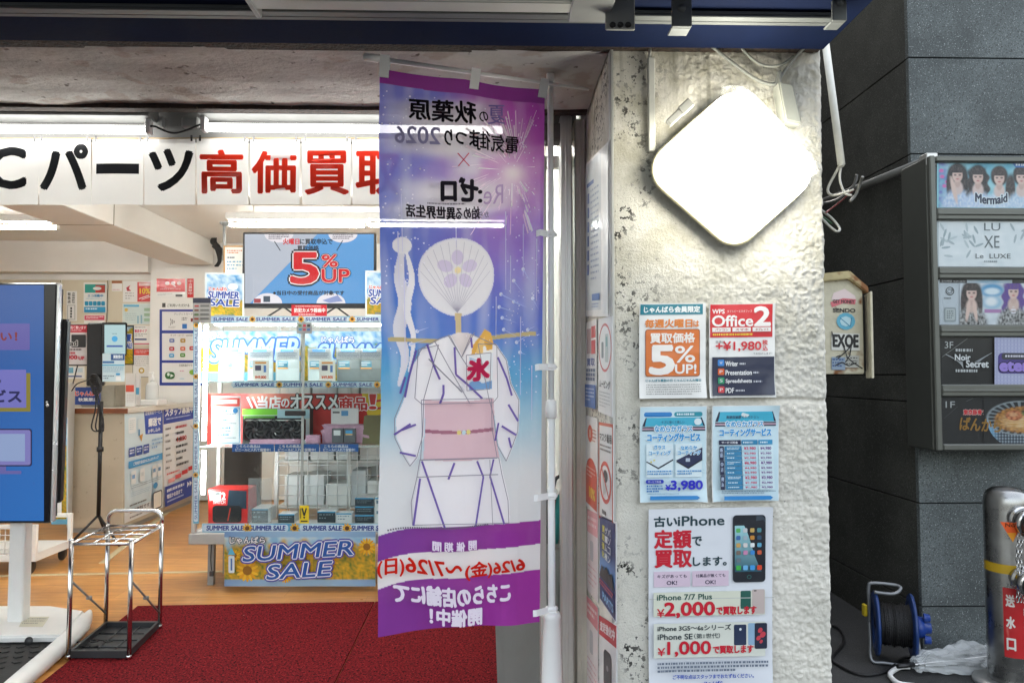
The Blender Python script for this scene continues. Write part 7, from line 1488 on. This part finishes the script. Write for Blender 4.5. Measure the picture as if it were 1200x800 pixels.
for py in (600, 668):
    z = onY(1180, py, SD_).z; b0 = Vector((PXc, SD_, z)) + d * (r_ * .55)
    m_ = MB(); m_.lathe([(.052, 0), (.052, .05), (.060, .052), (.060, .068), (.048, .07), (.048, .09), (.064, .092), (.066, .125), (.060, .135), (.05, .138), (.05, .16), (.0, .162)], b0, d, n=28)
    o = m_.build('outlet', CHROME, ST); m_ = MB(); m_.lathe([(.051, .1385), (.057, .139), (.057, .175), (.045, .184), (0, .186)], b0, d, n=20)
    for k in range(3):
        a = k * 2.094; u = d.orthogonal().normalized(); v_ = d.cross(u); c = b0 + d * .155 + (u * math.cos(a) + v_ * math.sin(a)) * .06; m_.tube([c - d * .014, c + d * .014], .010, 8)
    m_.build('cap', mat('dark cap', (.09, .09, .09), .35, metal=.6), o)
def on_pipe(cx_deg, z, rr=.0015): a = R(cx_deg); return Vector((PXc + (r_ + rr) * math.sin(a), SD_ - (r_ + rr) * math.cos(a), z))
def pipe_sheet(a0, a1, z1_, z0_, W, Hh):
    return Sheet(lambda x, y: on_pipe(a0 + (a1 - a0) * x / W, z1_ + (z0_ - z1_) * y / Hh), (0, 0, 0), eps=0)
za, zb3 = onY(1180, 690, SD_ - r_).z, onY(1180, 772, SD_ - r_).z
def ps(a0, a1, z1_, z0_, W, Hh):
    def mp(x, y, _l=[0]): return on_pipe(a0 + (a1 - a0) * x / W, z1_ + (z0_ - z1_) * y / Hh)
    s = Sheet(mp, (0, 0, 0), eps=1)
    s.P = lambda x, y, l=None: on_pipe(a0 + (a1 - a0) * x / W, z1_ + (z0_ - z1_) * y / Hh, .0012 + .0004 * s.l); return s
s = ps(-50, 18, za, zb3, 40, 80); s.grid(0, 0, 40, 80, 16, 8, lambda x, y: hx('c01c22') if mnoise.noise((x * .5, y * .4, 3)) < .42 else hx('d86a62'))
for t, y in (('送', 8), ('水', 33), ('口', 58)): s.text(t, 4, y, 15, y + 13, 'e9e2dc', b=.05)
for k, t in enumerate('連結送水管'): s.text(t, 27, 6 + 14 * k, 35, 16 + 14 * k, 'd8cfc8', b=.03)
s.done('red_label', LAM, parent=ST)
s = ps(-118, 62, onY(1180, 663, SD_ - r_).z, onY(1180, 674, SD_ - r_).z, 60, 10); s.grid(0, 0, 60, 10, 30, 1, lambda x, y: 'd0a81c'); s.done('yellow_tape', LAM, parent=ST)
s = ps(-33, 20, onY(1180, 677, SD_ - r_).z, onY(1180, 687, SD_ - r_).z, 30, 12); s.grid(0, 0, 30, 12, 10, 1, lambda x, y: '23262a'); s.rect(3, 3, 9, 9, 'b9b9b9'); s.rect(12, 3, 18, 9, '9a9a9a'); s.rect(20, 3, 27, 5, 'b9b9b9'); s.done('small_plate', LAM, parent=ST)
s = flat(SD_ - r_ - .05, eps=.0005); s.mb.poly([s.P(1172, 611), s.P(1198, 613), s.P(1187, 635)], hx('f0622a')); s.poly([(1180, 624), (1191, 624), (1187, 635)], 'f2a02c'); s.text('No.1', 1178, 612.5, 1194, 617, '5a2a10', b=.03); s.done('orange_tag', PAPER, parent=ST)
m_ = MB()
for x0_ in (1193, 1197):
    for k in range(16):
        c = onY(x0_ + math.sin(k * .7), 612 + k * 6, SD_ - r_ - .06); u = Vector((1, 0, 0)) if k % 2 else Vector((0, 1, 0)); m_.tube([c + u * .006 * math.cos(t) + Vector((0, 0, .015 * math.sin(t))) for t in [i * math.pi / 5 for i in range(10)]], .0022, 5, closed=True)
    if x0_ == 1193: m_.build('chain', CHROME, ST); m_ = MB()
m_.build('chain', CHROME, ST)

# ---------------- blue cable reel
BLUE = mat('blue steel', (.02, .055, .20), .35, var=.3, vscale=14, speck=[((.12, .12, .14), 40, .68)])
ca = onZ(1032, 774, 0); RR = .155; rc = Vector((ca.x - .01, ca.y + .02, RR + .03)); ax = Vector((.93, -.36, 0)).normalized()
CR = thing('cable_reel', (rc.x + .08, rc.y, 0), 'blue cable reel with black cable, standing by the shaded granite wall', 'cable reel')
rc2 = rc + ax * .165
for c, sg in ((rc, -1), (rc2, 1)):
    m_ = MB(); m_.lathe([(.03, -.004), (RR * .62, -.004), (RR * .66, -.012), (RR * .9, -.012), (RR * .96, -.006), (RR, -.008), (RR + .004, 0), (RR, .008), (RR * .96, .004), (RR * .66, .004), (.03, .004)], c, ax, 40); m_.build('flange', BLUE, CR)
m_ = MB(); rnd = random.Random(2)
prof = [(.02, .012)]
k = .014
while k < .153: prof += [(.098 + rnd.uniform(-.006, .004), k), (.106 + rnd.uniform(-.006, .004), k + .004), (.098, k + .008)]; k += .0085
prof += [(.02, .153)]; m_.lathe(prof, rc, ax, 32); m_.build('wound_cable', mat('black cable', (.014, .014, .015), .45, var=.4, vscale=60, bump=.5, bscale=150), CR)
m_ = MB(); m_.lathe([(0, .09), (.025, .085), (.03, .06), (.05, .05), (.055, .01), (.04, .009)], rc2, ax, 20)
u = Vector((0, 0, 1)); v_ = ax.cross(u)
for k in range(3): a = k * 2.1 + .4; c = rc2 + ax * .05 + (u * math.cos(a) + v_ * math.sin(a)) * .06; m_.lathe([(0, .03), (.018, .028), (.022, 0)], c, ax, 12)
m_.build('socket_hub', mat('blue plastic', (.015, .05, .26), .35), CR)
m_ = MB(); f = -ax.cross(Vector((0, 0, 1))); f = Vector((-.36, -.93, 0)).normalized() if f.y > 0 else f
l0 = rc - ax * .03; l1 = rc2 + ax * .02; zt4 = onZ(1028, 690, 0) if 0 else None; hz2 = RR * 2 + .075
m_.tube(spline([l0 + Vector((0, 0, -.0)), l0 + Vector((0, 0, .09)) - f * .0, Vector((l0.x, l0.y, hz2 - .02)), Vector((l0.x, l0.y, hz2)) + ax * .02, Vector((l0.x, l0.y, hz2)) + ax * .12, Vector((l0.x, l0.y, hz2 - .01)) + ax * .145 + f * .02, Vector((l0.x, l0.y, hz2 - .035)) + ax * .11 + f * .04, Vector((l0.x, l0.y, hz2 - .035)) + ax * .02 + f * .04], 6), .0085, 10); m_.build('handle', mat('grey tube', (.22, .23, .24), .35, metal=.5), CR)
m_ = MB(); m_.tube(spline([l0, Vector((l0.x, l0.y, .10)) + f * .03, Vector((l0.x, l0.y, .018)) + f * .07, Vector((l0.x, l0.y, .012)) + f * .07 + ax * .06, Vector((l1.x, l1.y, .012)) + f * .07 - ax * .06, Vector((l1.x, l1.y, .03)) + f * .06, l1], 6), .0085, 10); m_.build('stand', MATS['grey tube'], CR)
m_ = MB(); c = onZ(1019, 720, .0); m_.box(l0.x - .03, l0.x - .012, l0.y - .01, l0.y + .02, RR + .06, RR + .12, .004); m_.build('yellow_clip', mat('yellow plastic', (.55, .40, .02), .4), CR)
m_ = MB(); m_.tube(spline([onZ(966, 730, .012), onZ(983, 736, .010), onZ(989, 752, .010), onZ(975, 770, .010), onZ(985, 780, .010), onZ(1010, 790, .010), onZ(1038, 786, .010), onZ(1062, 770, .012), Vector((rc2.x, rc2.y - .10, .03))], 8), .0075, 8); tag(m_.build('floor_cable', MATS['black cable']), 'black cable lying on the pavement from the pillar to the blue reel', 'cable')

# ---------------- clear vinyl umbrella lying on the pavement
ua, ub = onZ(1072, 778, .05), onZ(1215, 762, .05); dv = (ub - ua).normalized(); sv = Vector((-dv.y, dv.x, 0))
UM = thing('vinyl_umbrella', (ua + ub) / 2 * 1.0 - Vector((0, 0, .05)), 'clear vinyl umbrella with white hook handle lying on the pavement by the standpipe', 'umbrella')
m_ = MB(); n_, mq = 60, 40; Lg = (ub - ua).length
for i in range(n_ + 1):
    t = i / n_; rr3 = .016 + .050 * math.sin(min(1, t * 1.25) * math.pi * .80) * (1 - .55 * sm(.4, .7, t)) + .008 * (1 if t < .05 else 0)
    for j in range(mq):
        a = 2 * math.pi * j / mq; k = 1 + .42 * mnoise.noise((math.cos(a) * 2.2, math.sin(a) * 2.2, t * 6)) + .30 * abs(math.sin(a * 4 + t * 7)) - .15 + .22 * mnoise.noise((math.cos(a) * 5, math.sin(a) * 5, t * 16))
        q = ua + dv * (t * Lg) + sv * (math.cos(a) * rr3 * k * 1.15) + Vector((0, 0, max(-.046, math.sin(a) * rr3 * k) - .0 + (.03 * math.exp(-((t - .09) / .05) ** 2) if math.sin(a) > .3 else 0))); m_.v.append(q)
for i in range(n_):
    for j in range(mq): a = i * mq; b = a + mq; m_.face((a + j, a + (j + 1) % mq, b + (j + 1) % mq, b + j), None, False)
VIN = mat('crumpled vinyl', (.70, .73, .74), .10, alpha=.42, spec=1.0, bump=.6, bscale=40)
m_.build('canopy', VIN, UM)
m_ = MB(); m_.tube([ua - dv * .1, ub], .005, 8); m_.build('shaft', CHROME, UM)
hp = ua - dv * .10; g2 = Vector((0, 0, 1))
m_ = MB(); m_.tube([ua - dv * .005, hp], .011, 10); m_.build('ferrule', BLACK_P, UM)
hk = [onZ(1066, 781, .02), onZ(1056, 781, .018), onZ(1047, 785, .016), onZ(1043, 790, .016), onZ(1047, 796, .016), onZ(1056, 801, .016), onZ(1072, 803, .016)]
m_ = MB(); m_.tube(spline(hk, 6), .012, 12); m_.build('handle', WHITE_P, UM)

bpy.data.objects.remove(_tob); bpy.data.curves.remove(_tcu)
